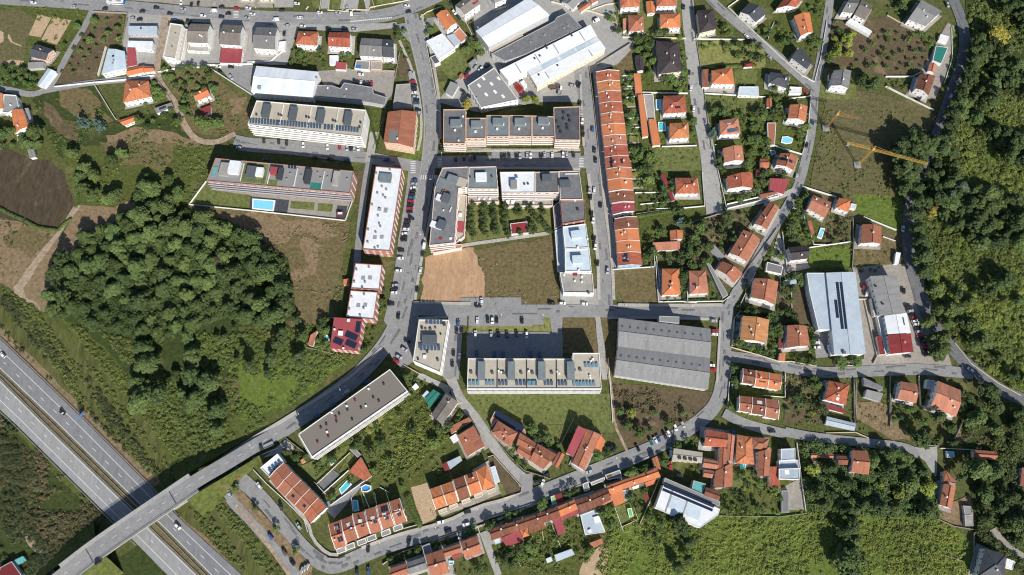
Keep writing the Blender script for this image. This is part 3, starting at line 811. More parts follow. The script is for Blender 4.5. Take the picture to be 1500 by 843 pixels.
def lamp(fr,x,y,ang,place):
    if not LAMPM:
        m=MB(); m.cyl(0,0,0,.11,7.2,7,0,.06); m.bar((0,0,7.15),(1.7,0,7.5),.09); m.cyl(0,0,0,.22,.35,8); LAMPM.append(m.mesh('pole','d_grey'))
        m=MB(); m.box(1.9,0,7.42,.9,.32,.14); LAMPM.append(m.mesh('lamp_head','d_white'))
    w=W(fp(fr,x,y)); r=empty('street_lamp',(w[0],w[1],.1),math.radians(ang)); inst('pole',LAMPM[0],r,(0,0,0)); inst('lamp_head',LAMPM[1],r,(0,0,0))
    later(r,'grey street lamp','street lamp',place,w[0],w[1],'street lamps')

def flush_trees():
    for fam,nm in (('bush','small_bushes'),('gt','small_garden_trees')):
        l=sorted([t for t in DEFER if FAM[t[3]]==fam],key=lambda t:-t[0])
        for t in l[:296]: tree(t[1],t[2],t[3],t[4],t[5],t[6],now=True)
        bym={}
        for t in l[296:]:
            me,tm,R=random.choice(treekind(t[3])); n=len(me.vertices); v=np.empty(n*3,np.float32); me.vertices.foreach_get('co',v); v=v.reshape(-1,3)*(t[0]/R)+np.array([t[1],t[2],0]); bym.setdefault(t[3],[]).append(v)
        allv=[v for q in bym.values() for v in q]
        if allv:
            o=bpy.data.objects.new(nm,quadmesh(nm,np.concatenate(allv),'l_garden')); link(o); tag(o,{'bush':'smallest green bushes scattered through the gardens','gt':'smallest green trees scattered through the gardens'}[fam],'vegetation',None,'stuff')
# ================================================================= THE GROUND
g=MB(); S=2600
for i in range(-4,4):
    for j in range(-4,4):
        a=S/4; g.face([(i*a,j*a,0),((i+1)*a,j*a,0),((i+1)*a,(j+1)*a,0),(i*a,(j+1)*a,0)])
tag(g.build('ground','m_ground'),None,None,None,'structure')
pt=patch
# left side
pt('meadow','0','-60,-60 150,-20 135,20 105,72 75,128 50,140 -60,120','m_meadow')
pt('field','a1','-40,60 110,60 200,110 150,230 130,350 0,370 -60,300','m_field')
pt('bare_plot','a1','215,80 287,102 230,210 160,200','m_sand',.4)
pt('bare_plot','a1','300,95 400,115 320,252 230,225','m_sand',.4)
pt('bare_plot','a1','-20,165 20,180 25,230 -20,260','m_sand',.8)
pt('bare_plot','a1','15,350 60,335 135,345 125,365 40,372','m_sand',.6)
pt('path','a1','45,190 58,205 70,235 120,255 118,262 60,240 42,215','m_sand',.4)
pt('yard','a1','525,72 725,80 690,250 600,262 530,440 330,480 330,420 480,180','m_soil',.8)
pt('lawn','a1','500,90 580,90 590,150 500,170','m_field',2)
pt('meadow','a1','300,490 530,485 660,690 790,650 1000,600 1150,830 1150,950 350,900 200,640 180,560','m_meadowdark',2)
pt('rough_grass','a1','330,500 520,500 620,690 480,690 340,600','m_drygreen',3)
pt('bare_soil','a1','600,760 760,720 960,740 1150,800 1150,850 600,860','m_dry',2.5)
pt('bare_soil','a1','250,570 330,640 420,700 440,790 330,760 250,650','m_soil',2.5)
pt('orchard_ground','b1','0,400 230,395 420,540 520,600 490,700 350,760 300,760 100,740 0,520','m_drygreen',2)
pt('bare_soil','b1','370,560 470,545 440,620 380,660','m_dry',1.5)
pt('meadow','a2','350,60 620,40 1150,60 1150,200 1060,400 760,360 480,400 380,260','m_meadow',2)
pt('rough_grass','a2','560,30 1000,40 900,200 700,150','m_drygreen',4)
pt('ploughed_field','a2','-60,20 70,80 150,120 280,130 350,190 415,380 380,440 320,520 210,520 0,455 -60,450','m_plough',1.5)
pt('dry_field','a2','-60,450 80,475 210,520 320,525 320,560 200,690 110,843 60,880 -60,800','m_dry',1.5)
pt('rough_grass','a2','30,560 130,500 300,560 180,690 40,620','m_drygreen',3)
pt('dry_field','a2','440,385 560,400 640,410 700,365 760,370 740,440 640,520 480,610 330,843 240,1040 90,860 200,700 350,560','m_dry',1.5)
pt('dirt_track','a2','415,395 455,390 330,560 200,740 140,843 75,880 90,843 190,690 320,540','m_track',.8)
pt('dirt_track','a3','75,80 160,0 195,0 130,80 150,140 220,180 240,250 215,250 140,180 80,120','m_track',.8)
pt('dry_meadow','b2','130,385 1060,480 1010,640 1000,720 960,843 900,1000 740,1160 690,1040 715,800 600,640 300,540 180,440','m_drygreen',1.5)
pt('dry_meadow','b2','180,430 560,440 760,470 1000,520 980,570 720,540 640,600 480,560 300,500','m_dry',4)
pt('dry_meadow','b3','720,0 860,-60 880,60 790,250 730,230','m_dry',3)
pt('rough_grass','b2','780,560 900,600 860,760 780,700','m_dry',4)
pt('rough_grass','b3','720,60 850,0 900,120 800,250 730,220','m_drygreen',3)
pt('meadow','0','-60,390 0,415 60,455 80,470 200,500 440,480 500,470 520,530 400,610 290,690 240,700 130,610 -60,440','m_meadow',1.5)
pt('rough_meadow','b3','150,440 700,380 1000,520 700,750 450,843 200,700','m_bright',4)
pt('wood_floor','0','70,460 95,390 140,345 235,300 350,330 420,380 435,470 350,480 330,600 300,660 240,650 200,560 130,490','m_meadowdark',2)
pt('dry_meadow','b3','300,560 380,560 420,700 360,800 320,700','m_drygreen',3)
pt('embankment_meadow','0','-80,370 0,420 110,490 230,640 262,700 225,700 130,605 0,485 -80,425','m_bank',1.5)
pt('verge','0','-80,405 0,478 128,602 235,706 222,716 128,622 0,498 -80,430','m_dry',.8)
pt('embankment_meadow','0','-80,560 0,605 20,622 100,700 156,755 110,830 -80,900','m_meadowdark',1.5)
pt('verge','a4','95,0 330,240 600,500 560,510 280,250 60,0','m_meadow',.6)
pt('dirt_track','a4','125,600 160,585 250,680 300,780 310,843 270,843 240,760 160,670','m_track',1)
pt('embankment_meadow','b4','70,500 350,340 420,460 560,620 760,843 440,860 230,640','m_bank',1.5)
pt('verge','b4','90,510 250,640 440,843 400,843 200,640 80,530','m_dry',.6)
pt('embankment_meadow','a4','540,843 660,740 790,680 950,860','m_meadowdark',1)
# centre
pt('bare_plot','c2','545,680 820,635 850,720 885,760 885,843 895,940 760,1010 520,940 535,740','m_orange',2.6)
pt('wasteland','c2','820,635 1290,560 1300,960 1100,960 1100,940 880,940 885,780','m_drygreen',1.5)
pt('courtyard_garden','c2','770,370 980,400 1255,400 1255,555 1000,590 780,610','m_park',.4)
pt('wasteland','d3','680,-60 920,-90 935,165 760,175 700,140','m_drygreen',.5)
pt('vacant_plot','d1','570,380 800,250 815,410 725,430 700,380','m_drygreen',.8)
pt('lawn','c3','780,250 1150,290 1150,350 780,360','m_lawnyellow',.5)
pt('lawn','d3','-10,290 295,295 300,330 -10,330','m_lawnyellow',.4)
pt('lawn','d3','290,245 330,250 335,350 305,350','m_lawnyellow',.4)
pt('wasteland','d3','400,250 580,245 600,450 400,455','m_drygreen',.8)
pt('wasteland','d3','610,245 700,245 690,600 655,520 630,440','m_drygreen',.8)
pt('lawn','c3','750,650 1150,680 1640,680 1655,843 1600,900 1300,900 1060,1060 760,760','m_lawn',.8)
pt('wasteland','0','897,560 1046,575 1046,605 985,632 935,655 905,650','m_soil',1)
pt('allotment','0','600,560 640,600 668,640 655,700 620,712 560,740 520,690 470,680 500,640 560,600','m_meadow',1.5)
pt('bare_strip','c4','250,130 330,60 345,75 265,160','m_soil',1)
pt('bare_strip','c4','400,150 560,60 600,90 430,200','m_soil',1.5)
pt('rough_grass','0','560,600 640,585 640,660 590,690 540,660','m_meadow',2)
pt('bare_plot','c4','465,350 565,320 615,520 525,560','m_sand',.4)
pt('lawn','b2','240,260 490,340 480,405 150,385','m_lawn',.2)
pt('paving','b2','270,295 1060,365 1025,475 700,440 480,330 260,300','m_gravel',.2)
pt('lawn','b2','715,362 848,372 842,415 706,405','m_lawn',.1)
pt('lawn','b2','868,375 950,380 945,425 862,420','m_lawn',.1)
pt('pool_deck','b2','487,338 705,358 692,440 478,410','m_court',.1)
pt('playground','b2','975,388 1030,392 1022,462 965,456','m_court',.1)
pt('lawn','b2','1050,480 1110,350 1160,190 1200,200 1130,420 1060,720 1020,660','m_meadow',.5)
pt('bare_soil','c2','170,190 222,188 200,330 160,330','m_soil',.3)
pt('lawn','c1','225,610 330,620 270,843 220,843','m_meadow',.5)
pt('lawn','c1','500,650 545,650 540,830 420,1080 300,940 480,840','m_bright',.5)
pt('lawn','c1','530,130 560,60 640,180 560,210','m_lawn',.5)
pt('lawn','c1','620,320 750,280 800,380 690,450 640,400','m_lawn',.8)
pt('lawn','c1','600,470 690,450 640,560 615,560','m_lawn',.5)
pt('yard','c1','390,310 470,310 475,430 400,440','m_soil',.5)
pt('yard','c1','250,380 385,400 360,540 300,600 250,490 150,480 -20,480 -60,400','m_gravel',.5)
# industrial yards
pt('yard','0','690,-20 900,-30 935,60 905,95 860,110 862,150 790,150 700,165 640,150 665,120 700,95','m_concrete',.5)
pt('gravel_yard','d1','560,380 640,200 720,250 740,290','m_concrete',.3)
pt('lawn','0','895,-20 1005,-20 1010,60 935,58 905,40','m_lawn',.8)
pt('garden','0','930,60 1010,60 1045,330 940,380 925,100','m_meadow',.8)
pt('garden','0','1015,-20 1215,-20 1200,80 1190,120 1130,75 1060,20','m_meadow',.8)
pt('garden','0','1020,50 1080,45 1180,130 1185,200 1165,270 1050,300 1025,150','m_meadow',.8)
pt('rough_grass','e1','245,240 400,230 610,270 615,390 250,380','m_lawnyellow',1)
pt('lawn','e1','270,540 620,550 600,640 290,660','m_lawn',1)
pt('lawn','e1','445,395 570,395 570,470 445,470','m_lawn',.3)
pt('driveway','e1','265,470 460,475 470,545 270,520','m_paving',.3)
pt('lawn','e2','0,60 245,60 260,190 0,200','m_lawn',1)
pt('garden','e2','190,480 400,430 600,480 700,420 560,700 440,843 160,843 130,620','m_soil',1.5)
pt('garden','e2','800,300 850,290 840,420 1000,600 900,640 720,560 700,520','m_meadow',1)
pt('lawn','e2','870,640 1090,610 1100,740 860,740','m_bright',1)
pt('driveway','e2','690,540 720,600 740,720 850,700 870,740 760,760 700,800 640,720','m_paving',.3)
pt('garden','e2','970,440 1110,460 1090,600 940,600','m_soil',.6)
pt('hill_meadow','f1','-20,480 650,590 640,900 480,1400 160,1230 -60,1100 30,600','m_field',2)
pt('rough_grass','f2','200,320 470,330 480,470 430,540 250,440 200,420','m_bright',2)
pt('orchard_ground','f1','60,110 130,120 400,100 560,200 620,300 590,400 350,430 180,380 50,370','m_soil',1.5)
pt('lawn','f1','-20,400 30,380 200,400 210,560 0,560','m_lawn',.8)
pt('vacant_plot','f2','180,600 430,540 430,700 420,725 190,730','m_drygreen',.8)
pt('yard','f1','620,310 720,130 760,150 750,340 650,560 480,540 560,420','m_gravel',.5)
pt('lawn','f1','735,120 765,200 785,300 700,480 730,340 750,230','m_bright',.4)
pt('yard','f3','190,-30 580,-60 640,200 750,540 420,545 90,500 250,480','m_gravel',.5)
pt('yard','e3','890,320 1000,330 1000,470 900,480','m_asphalt',.3)
pt('garden','e3','690,40 860,20 870,180 900,290 700,290','m_soil',.8)
pt('garden','e3','430,220 690,240 880,480 880,530 760,500 420,420','m_meadow',.6)
pt('garden','e3','410,520 720,570 720,843 400,843','m_meadow',.6)
pt('garden','e3','720,570 950,580 940,843 720,843','m_soil',1)
pt('yard','p','330,120 560,150 730,400 600,400 350,260','m_dry',1.5)
pt('yard','p','640,440 900,440 900,656 820,540','m_concrete',.8)
pt('dry_slope','p','1080,250 1500,300 1500,450 1240,440 1000,420','m_dry',1.5)
pt('yard','p','1150,540 1400,540 1400,656 1240,656','m_gravel',.8)
pt('dry_slope','q','300,430 450,380 500,350 540,540 400,550 300,500','m_dry',1)
pt('garden','e4','270,20 650,60 830,500 420,500 100,220','m_meadow',1)
pt('lawn','e4','430,250 640,250 640,360 440,360','m_lawn',1)
pt('driveway','e4','700,360 810,300 840,490 710,490','m_gravel',.3)
pt('hill_meadow','0','900,775 955,742 1030,775 1060,745 1230,750 1240,880 850,880 885,820','m_bright',2)
pt('hill_meadow','0','1230,750 1365,755 1425,790 1425,880 1230,880','m_bright',2)
pt('wood_floor','0','1175,640 1345,665 1375,760 1235,752 1180,745','m_meadowdark',2)
pt('wood_floor','0','1420,-30 1560,-30 1560,600 1470,570 1420,520 1355,430 1335,330 1340,220 1390,160','m_meadowdark',2)
pt('wood_clearing','0','1445,190 1560,150 1560,330 1470,300 1440,240','m_bright',3)
pt('wood_clearing','0','1380,380 1560,350 1560,560 1440,520 1390,470','m_bright',3)
pt('wood_floor','0','1400,600 1560,620 1560,870 1430,800 1420,700','m_meadowdark',2)
pt('bare_plot','d4','500,780 620,680 670,700 650,790 640,860 490,860','m_sand',1)
pt('garden','d4','0,660 500,480 560,680 480,843 60,860','m_meadow',1)
pt('lawn','d4','600,460 690,450 720,580 620,590','m_bright',.5)
pt('lawn','d4','690,460 780,430 820,540 720,590','m_lawn',.5)
pt('lawn','d4','240,0 440,0 380,110 300,90','m_lawn',.8)
pt('allotment','a1','-20,380 160,390 200,500 -20,490','m_meadowdark',1)
# gravel strip and small plots north of the avenue
pt('yard','m','0,-60 1500,-60 1500,70 900,60 600,30 100,-10','m_gravel',.4)
pt('lawn','n','320,-30 430,-30 400,75 340,70','m_lawn',.2); pt('lawn','n','490,-30 620,-30 600,85 500,85','m_lawn',.2)
pt('lawn','n','880,-30 1100,-30 1080,20 870,70','m_lawn',.2)
pt('yard','a1','725,85 930,90 905,330 870,400 700,350 690,240','m_concrete',.2)
pt('yard','b1','300,365 520,370 490,530 380,460','m_asphalt',.3)
pt('yard','b1','260,130 760,150 690,370 240,350','m_concrete',.3)
pt('parking','b1','420,770 1120,820 1130,900 420,850','m_asphalt',.3)
pt('parking','c1','450,400 490,400 520,640 490,640','m_concrete',.2)
pt('driveway','r','260,740 560,560 650,510 370,843','m_asphalt',.1)
pt('lawn','r','330,650 530,470 530,540 360,720','m_lawn',.1)
pt('lawn','r','400,490 490,330 545,370 450,470','m_lawn',.1)
pt('lawn','r','90,440 500,270 400,420 240,560','m_lawn',.3)
pt('lawn','r','500,260 760,0 800,20 620,220','m_lawnyellow',.3)
pt('terrace','r','220,570 350,460 410,500 300,640','m_asphaltdark',.1)
pt('lawn','r','560,620 660,560 690,720 590,760','m_lawn',.2)
pt('terrace','b4','535,190 690,80 750,140 660,160','m_paving',.2)
# ================================================================= ROADS
# motorway as two carriageways between traced edges
def carriage(name, e1, e2, mat, fr_lines, dash_f):
    A=densify([P(*p,0)[:3] for p in e1],30); n=len(A); B_=[P(*p,0)[:3] for p in e2]
    # resample both edges to the same count by length
    def rs_(l,n):
        d=[0]
        for a,b in zip(l,l[1:]): d.append(d[-1]+math.dist(a,b))
        out=[]
        for i in range(n):
            t=d[-1]*i/(n-1); k=max(j for j in range(len(d)) if d[j]<=t+1e-6); k=min(k,len(l)-2); u=(t-d[k])/(d[k+1]-d[k]); out.append([l[k][c]*(1-u)+l[k+1][c]*u for c in range(3)])
        return out
    A=rs_(A,60); B_=rs_(B_,60); z=nextz(); m=MB()
    for i in range(59): m.face([(A[i][0],A[i][1],z),(A[i+1][0],A[i+1][1],z),(B_[i+1][0],B_[i+1][1],z),(B_[i][0],B_[i][1],z)])
    tag(m.build(name,mat),None,None,None,'structure')
    m=MB(); z=nextz()
    for f in fr_lines:
        ln=[(a[0]*(1-f)+b[0]*f,a[1]*(1-f)+b[1]*f,z) for a,b in zip(A,B_)]; ribbon(ln,-.13,.13,0,m)
    ln=[(a[0]*(1-dash_f)+b[0]*dash_f,a[1]*(1-dash_f)+b[1]*dash_f,z) for a,b in zip(A,B_)]; dashes(ln,0,4.2,7.8,.26,0,m)
    tag(m.build('lane_markings','m_mark'),None,None,None,'structure')
    for a,b in zip(A,B_): ROADPTS.append(((a[0]+b[0])/2,(a[1]+b[1])/2,7))
NE_o=[(-120,383),(0,496.5),(128,620),(220,713),(259.6,756),(355,843),(420,903)]; NE_i=[(-120,432),(0,541),(81,618),(198,733),(239,772),(300,834),(370,905)]
SW_i=[(-120,450),(0,556.5),(63,620),(201,755),(224,779.6),(289.6,843),(345,898)]; SW_o=[(-120,490),(0,600),(25,623),(156,753),(202,798),(246.5,843),(305,903)]
pt('median_strip','0','-120,430 0,540 82,618 200,733 240,772 371,904 344,899 224,780 200,755 62,620 0,557 -120,451','m_drygreen',0)
carriage('motorway',NE_o,NE_i,'m_motor',(.35,.95),.65); carriage('motorway',SW_i,SW_o,'m_motorpale',(.06,.68),.37)
def guard(p,label):
    ln=densify([P(*q,0) for q in p],6); m=MB(); r=empty('guard_rail',(ln[0][0],ln[0][1],0)); tag(r,label,'guard rail')
    l2=[(a[0]-ln[0][0],a[1]-ln[0][1],.85) for a in ln]
    for a,b in zip(l2,l2[1:]): m.bar(a,b,.28)
    m.build('rail','d_steel',r); m=MB()
    for a in l2[::2]: m.box(a[0],a[1],0,.12,.12,.8)
    o=m.build('post','d_steel',r); o['kind']='stuff'
def shift(p,d): return [(x+d,y-d) for x,y in p]
guard(shift(NE_i,-3),'long steel guard rail on the upper side of the motorway median')
guard(shift(SW_i,2),'long steel guard rail on the lower side of the motorway median')
guard(shift(NE_o,1.5)[1:5],'steel guard rail along the upper motorway edge'); guard(shift(SW_o,-1.5)[1:5],'steel guard rail along the lower motorway edge')
# town streets
R1=road('avenue','0','-60,-12 0,-2 60,1 110,4 200,13 300,22 400,27 500,29 560,25 605,11 655,-12 720,-50',11.5)
patch('layby','m','280,118 700,140 1000,160 1500,215 1500,240 1000,200 560,175 270,150','m_concrete',.2)
patch('layby','n','0,190 420,215 960,200 1040,190 1060,240 740,270 700,275 0,240','m_concrete',.2)
R2=road('main_street','0','602,22 608,50 622,104 631,156 632,200 628,240 620,290 611,340 603,388 597,426 588,462 569,500 545,530 515,560 480,585 412,631',10.5)
patch('parking','0','600,238 618,248 600,392 588,470 572,485 562,470 575,420 584,350 592,300','m_asphalt',.2)
patch('parking','c3','345,440 395,330 455,200 512,240 505,300 478,500 425,540 372,500','m_asphalt',.2)
patch('pavement','c3','640,575 682,262 722,258 700,640','m_concrete',.1)
patch('yard','b1','-10,330 5,150 130,140 490,280 690,295 690,352 500,358 240,372 60,392','m_concrete',.2)
patch('turning_lane','0','575,38 640,25 620,70 608,70','m_asphalt',.2)
R3=road('side_street','0','851,100 860,160 865,220 874,290 881,345 886,390 887,452',(10,9.6))
R4=road('cross_street','0','590,452 640,454 720,456 876,456 1020,457 1070,455',8.6,sm=1)
patch('parking','c3','748,140 1085,138 1088,185 750,190','m_asphalt',.2)
patch('parking','c3','680,230 800,240 1150,246 1150,300 820,300 700,290','m_asphalt',.2)
patch('parking','d3','-20,240 290,240 295,292 -20,292','m_asphalt',.2)
patch('parking','c3','780,330 1150,332 1150,480 780,480','m_asphalt',.2)
patch('parking','d3','-20,330 330,335 400,350 400,480 -20,480','m_asphalt',.2)
patch('parking','d3','325,245 400,250 395,350 340,350','m_asphalt',.2)
patch('pavement','d3','580,245 610,245 640,450 650,600 620,600 600,450','m_concrete',.2)
patch('pavement','d3','385,90 600,90 600,180 385,175','m_concrete',.2)
R5=road('side_street','0','668,455 665,510 661,556',9.5,sm=1)
R5b=road('lane','0','661,556 672,583 686,600 702,620 730,665 752,690 775,708',(6,6.5),mat='m_concrete')
patch('yard','c3','520,560 690,640 680,700 640,650 500,590','m_concrete',.2)
patch('junction','c4','1080,280 1150,270 1150,400 1060,420','m_asphalt',.4)
R6=road('lower_street','0','340,690 352,701 386,732 423,779 452,812 480,830 500,828 532,813 584,793 650,777 702,753 780,727 837,704 903,678 955,657 990,640 1028,616 1052,590 1060,550 1060,520 1063,491 1065,452',8.6)
R7=road('service_lane','0','332,718 340,735 365,759 396,795 433,839 448,862',6.0)
patch('planted_strip','b4','335,330 400,325 560,500 700,650 835,790 830,843 780,843 650,680 460,470 370,370','m_dry',.3)
R8=road('lane','0','1066,452 1080,425 1096,405 1127,346 1153,304 1171,270 1182,226 1189,190 1193,130 1203,83 1213,21 1218,-20',6.2)
R9=road('street','0','1006,-20 1008,26 1016,104 1023,157 1034,209 1040,250 1047,315',(8.5,11.5),mat='m_concrete')
R10=road('street','0','1030,-12 1040,0 1077,34 1127,73 1169,110 1190,128',7.2)
R11=road('lane','0','1064,306 1095,300 1140,290 1165,278',3.6,mat='m_concrete')
R12=road('lower_lane','0','1064,522 1095,526 1127,532 1169,543 1215,547 1300,543 1346,541 1395,545 1424,548',7)
R13=road('hill_road','0','1385,-30 1396,0 1409,31 1414,62 1409,92 1396,130 1382,170 1366,215 1345,260 1332,304 1329,357 1333,388 1343,420 1352,455 1383,499 1416,535 1461,570 1495,585 1570,615',8,mat='m_asphaltdark')
R14=road('lane','0','137,14 122,45 104,73 90,100 74,130 47,141 20,133 -40,124',4.6)
R14b=road('lane','0','60,135 100,127 141,121 190,117 228,112',4.8)
R14c=road('lane','0','243,22 238,60 231,90 230,112 242,132 258,152 272,188 290,208 320,210 345,196',(5,4),mat='m_track')
R15=road('street','0','344,206 372,212 440,221 500,228 545,232 560,236 620,246',(8,9))
R16=road('alley','0','541,238 535,270 528,330 523,385 519,440',4.6)
R17=road('parking_street','0','630,238 720,238 800,238 860,238',9.5,sm=1)
patch('pavement','c2','780,90 1290,90 1290,80 780,75','m_paving',.1)
patch('parking','d2','0,90 500,95 500,125 0,125','m_asphalt',.1)
R18=road('alley','0','548,194 545,215 540,238',5.5,mat='m_concrete')
R19=road('path','c2','580,650 780,610 960,585 1240,545',2.4,mat='m_paving',sm=1)
R20=road('dirt_track','0','345,740 380,780 425,843',2.2,mat='m_track')
R21=road('track','c4','870,600 900,680 960,843',4.0,mat='m_concrete')
R22=road('track','e4','850,100 890,200 930,290',2.6,mat='m_track')
R23=road('lane','0','1150,633 1190,641 1260,648 1330,655 1345,668',(6,5))
R24=road('track','q','640,560 690,640 780,710 840,745',5,mat='m_gravel')
R25=road('lane','0','1060,605 1090,622 1150,636',6)
R26=road('path','d3','640,480 665,600 680,720 685,843 760,1000',1.6,mat='m_track',sm=1)
R27=road('path','d1','150,150 330,-40',9,mat='m_concrete',sm=0)
# small plots beside the long terrace, worn road repairs
for y in range(13):
    x0=913+y*1.15; y0=108+y*13.2
    patch('back_lawn','0',f'{x0},{y0} {x0+14},{y0-1} {x0+14.5},{y0+7.5} {x0+.5},{y0+8.5}',('m_lawn','m_bright','m_lawn','m_lawnyellow')[y%4],.1)
    patch('back_path','0',f'{x0-1},{y0+9} {x0+15},{y0+8} {x0+15},{y0+10.2} {x0-1},{y0+11.2}','m_paving',.1)
patch('front_yards','0','868,106 873,106 884,216 897,315 905,392 900,393 890,318 877,216','m_concrete',.2)
rr_=random.Random(4); rz=nextz()
for ln,w_ in ((R1,4),(R2,4),(R3,3.4),(R4,3),(R5,3),(R6,3),(R8,2),(R9,3.5),(R10,2.5),(R12,2.4),(R15,3),(R17,3),(R13,2.6)):
    nn_=normals(ln); m=MB()
    for i in range(1,len(ln)-1):
        if rr_.random()<.55:
            o_=rr_.uniform(-w_,w_); x_=ln[i][0]+nn_[i][0]*o_; y_=ln[i][1]+nn_[i][1]*o_; a_=math.atan2(-nn_[i][0],nn_[i][1]); L_=rr_.uniform(2,9); b_=rr_.uniform(.35,1.6); c_,s_=math.cos(a_),math.sin(a_)
            m.face([(x_+c_*u*L_/2-s_*v*b_/2,y_+s_*u*L_/2+c_*v*b_/2,rz) for u,v in ((-1,-1),(1,-1),(1,1),(-1,1))])
            rz+=.00015
    if m.f: tag(m.build('road_repairs','m_asphaltdark'),None,None,None,'structure')
ZL[0]=rz+.003
# painted lines
mk=MB(); z=.004
for ln,off,on,gap,w in ((R1,0,3,4,.18),(R2,0,3,4,.18),(R2,-4.6,6,0,.12),(R6[10:],0,0.1,20,.12)):
    if on>.5: dashes(ln,off,on,gap,w,z+ZL[0]-ln[0][2],mk)
tag(mk.build('road_markings','m_mark'),None,None,None,'structure'); ZM=ZL[0]+.008
def zebra(fr,x,y,n,dx,dy,L,Wd,ang):
    m=MB()
    for i in range(n):
        w=W(fp(fr,x+dx*i,y+dy*i)); m.box(w[0],w[1],ZM-.02,L,Wd,.03,math.radians(ang))
    tag(m.build('crosswalk','m_mark'),None,None,None,'structure')
zebra('c2',480,145,7,0,10,3.4,.55,0); zebra('c2',525,232,7,12.5,0,.55,3.2,-5); zebra('d2',503,128,6,0,9,3.2,.5,0); zebra('c2',630,125,6,0,9,3.0,.5,0)
zebra('m',1190,75,0,0,0,1,1,0); zebra('m',1190,105,5,0,12,3.6,.55,0); zebra('n',660,188,21,17,-1.6,.9,1.2,35)
# ----------------------------------------------------------------- viaduct over the motorway
dk=densify(smooth(wline('0','60,868,5 98,838,8.6 150,798,9.6 252,729,9.6 288,704,8.8 330,680,5 372,654,2.0 415,630,0.35'),2),6)
nn=normals(dk)
em=MB()   # the earth ramps below the road
for i in range(len(dk)-1):
    x=dk[i][0]
    inside = P(148,800,8)[0] < x < P(262,722,8)[0]
    if inside: continue
    for sgn in (1,-1):
        a,b=dk[i],dk[i+1]; na,nb=nn[i],nn[i+1]
        t=[(a[0]+na[0]*6.6*sgn,a[1]+na[1]*6.6*sgn,a[2]-.3),(b[0]+nb[0]*6.6*sgn,b[1]+nb[1]*6.6*sgn,b[2]-.3),
           (b[0]+nb[0]*(6.6+b[2]*1.3)*sgn,b[1]+nb[1]*(6.6+b[2]*1.3)*sgn,0.02),(a[0]+na[0]*(6.6+a[2]*1.3)*sgn,a[1]+na[1]*(6.6+a[2]*1.3)*sgn,0.02)]
        em.face(t if sgn<0 else t[::-1])
tag(em.build('road_embankment','m_meadow'),None,None,None,'structure')
r0=P(200,765,8); vd=empty('viaduct',(r0[0],r0[1],0)); tag(vd,'grey concrete road viaduct crossing over the motorway','bridge')
loc=[(p[0]-r0[0],p[1]-r0[1],p[2]) for p in dk]
kk=[i for i,p in enumerate(dk) if P(96,838,6)[0]<=p[0]<=P(290,703,7)[0]]
seg=loc[kk[0]:kk[-1]+1]
m=MB(); ribbon(seg,-6.3,6.3,-.02,m)
for s_ in (1,-1):
    n2=normals(seg)
    for i in range(len(seg)-1):
        a,b=seg[i],seg[i+1]; e=6.3*s_; pa=(a[0]+n2[i][0]*e,a[1]+n2[i][1]*e); pb=(b[0]+n2[i+1][0]*e,b[1]+n2[i+1][1]*e)
        m.face([(*pa,a[2]-1.3),(*pb,b[2]-1.3),(*pb,b[2]-.02),(*pa,a[2]-.02)])
ribbon([(p[0],p[1],p[2]) for p in seg],6.3,-6.3,-1.3,m); m.build('deck','m_concrete',vd)
for s_ in (1,-1):
    m=MB(); ribbon(seg,5.0*s_-.75,5.0*s_+.75+.5*s_,.16,m)
    n2=normals(seg)
    for i in range(len(seg)-1):
        e=4.25*s_; a,b=seg[i],seg[i+1]; m.face([(a[0]+n2[i][0]*e,a[1]+n2[i][1]*e,a[2]),(b[0]+n2[i+1][0]*e,b[1]+n2[i+1][1]*e,b[2]),(b[0]+n2[i+1][0]*e,b[1]+n2[i+1][1]*e,b[2]+.16),(a[0]+n2[i][0]*e,a[1]+n2[i][1]*e,a[2]+.16)])
    m.build('walkway','m_concrete',vd)
    m=MB()
    for a,b,na,nb in zip(seg,seg[1:],n2,n2[1:]):
        e=6.15*s_
        for hz in (.5,1.0): m.bar((a[0]+na[0]*e,a[1]+na[1]*e,a[2]+hz),(b[0]+nb[0]*e,b[1]+nb[1]*e,b[2]+hz),.14)
        m.box(a[0]+na[0]*e,a[1]+na[1]*e,a[2],.12,.12,1.0)
    m.build('railing','d_steel',vd)
for ii in (3,len(seg)-4):
    m=MB(); a=seg[ii]; n_=normals(seg)[ii]; m.box(a[0],a[1],a[2]+.012,.5,12.4,.06,math.atan2(n_[1],n_[0])-math.pi/2)
    m.build('expansion_joint','d_dark',vd)
for q in ((150,797),(205,762),(262,722)):
    w=P(*q,4)
    for e in (-3.5,3.5):
        m=MB(); m.cyl(w[0]-r0[0]+.55*e*-1,w[1]-r0[1]+.83*e,0,.6,8.4,12); m.build('pier','m_concrete',vd)
rm=MB(); b_=MB(); ribbon([(p[0],p[1],p[2]) for p in dk],-4.25,4.25,.008,b_)
tag(b_.build('bridge_road','m_asphalt'),None,None,None,'structure')
dashes([(p[0],p[1],p[2]) for p in dk],0,3.6,4.4,.2,.03,rm); tag(rm.build('bridge_markings','m_mark'),None,None,None,'structure')
for i,p in enumerate(densify(dk,3)): ROADPTS.append((p[0],p[1],8))
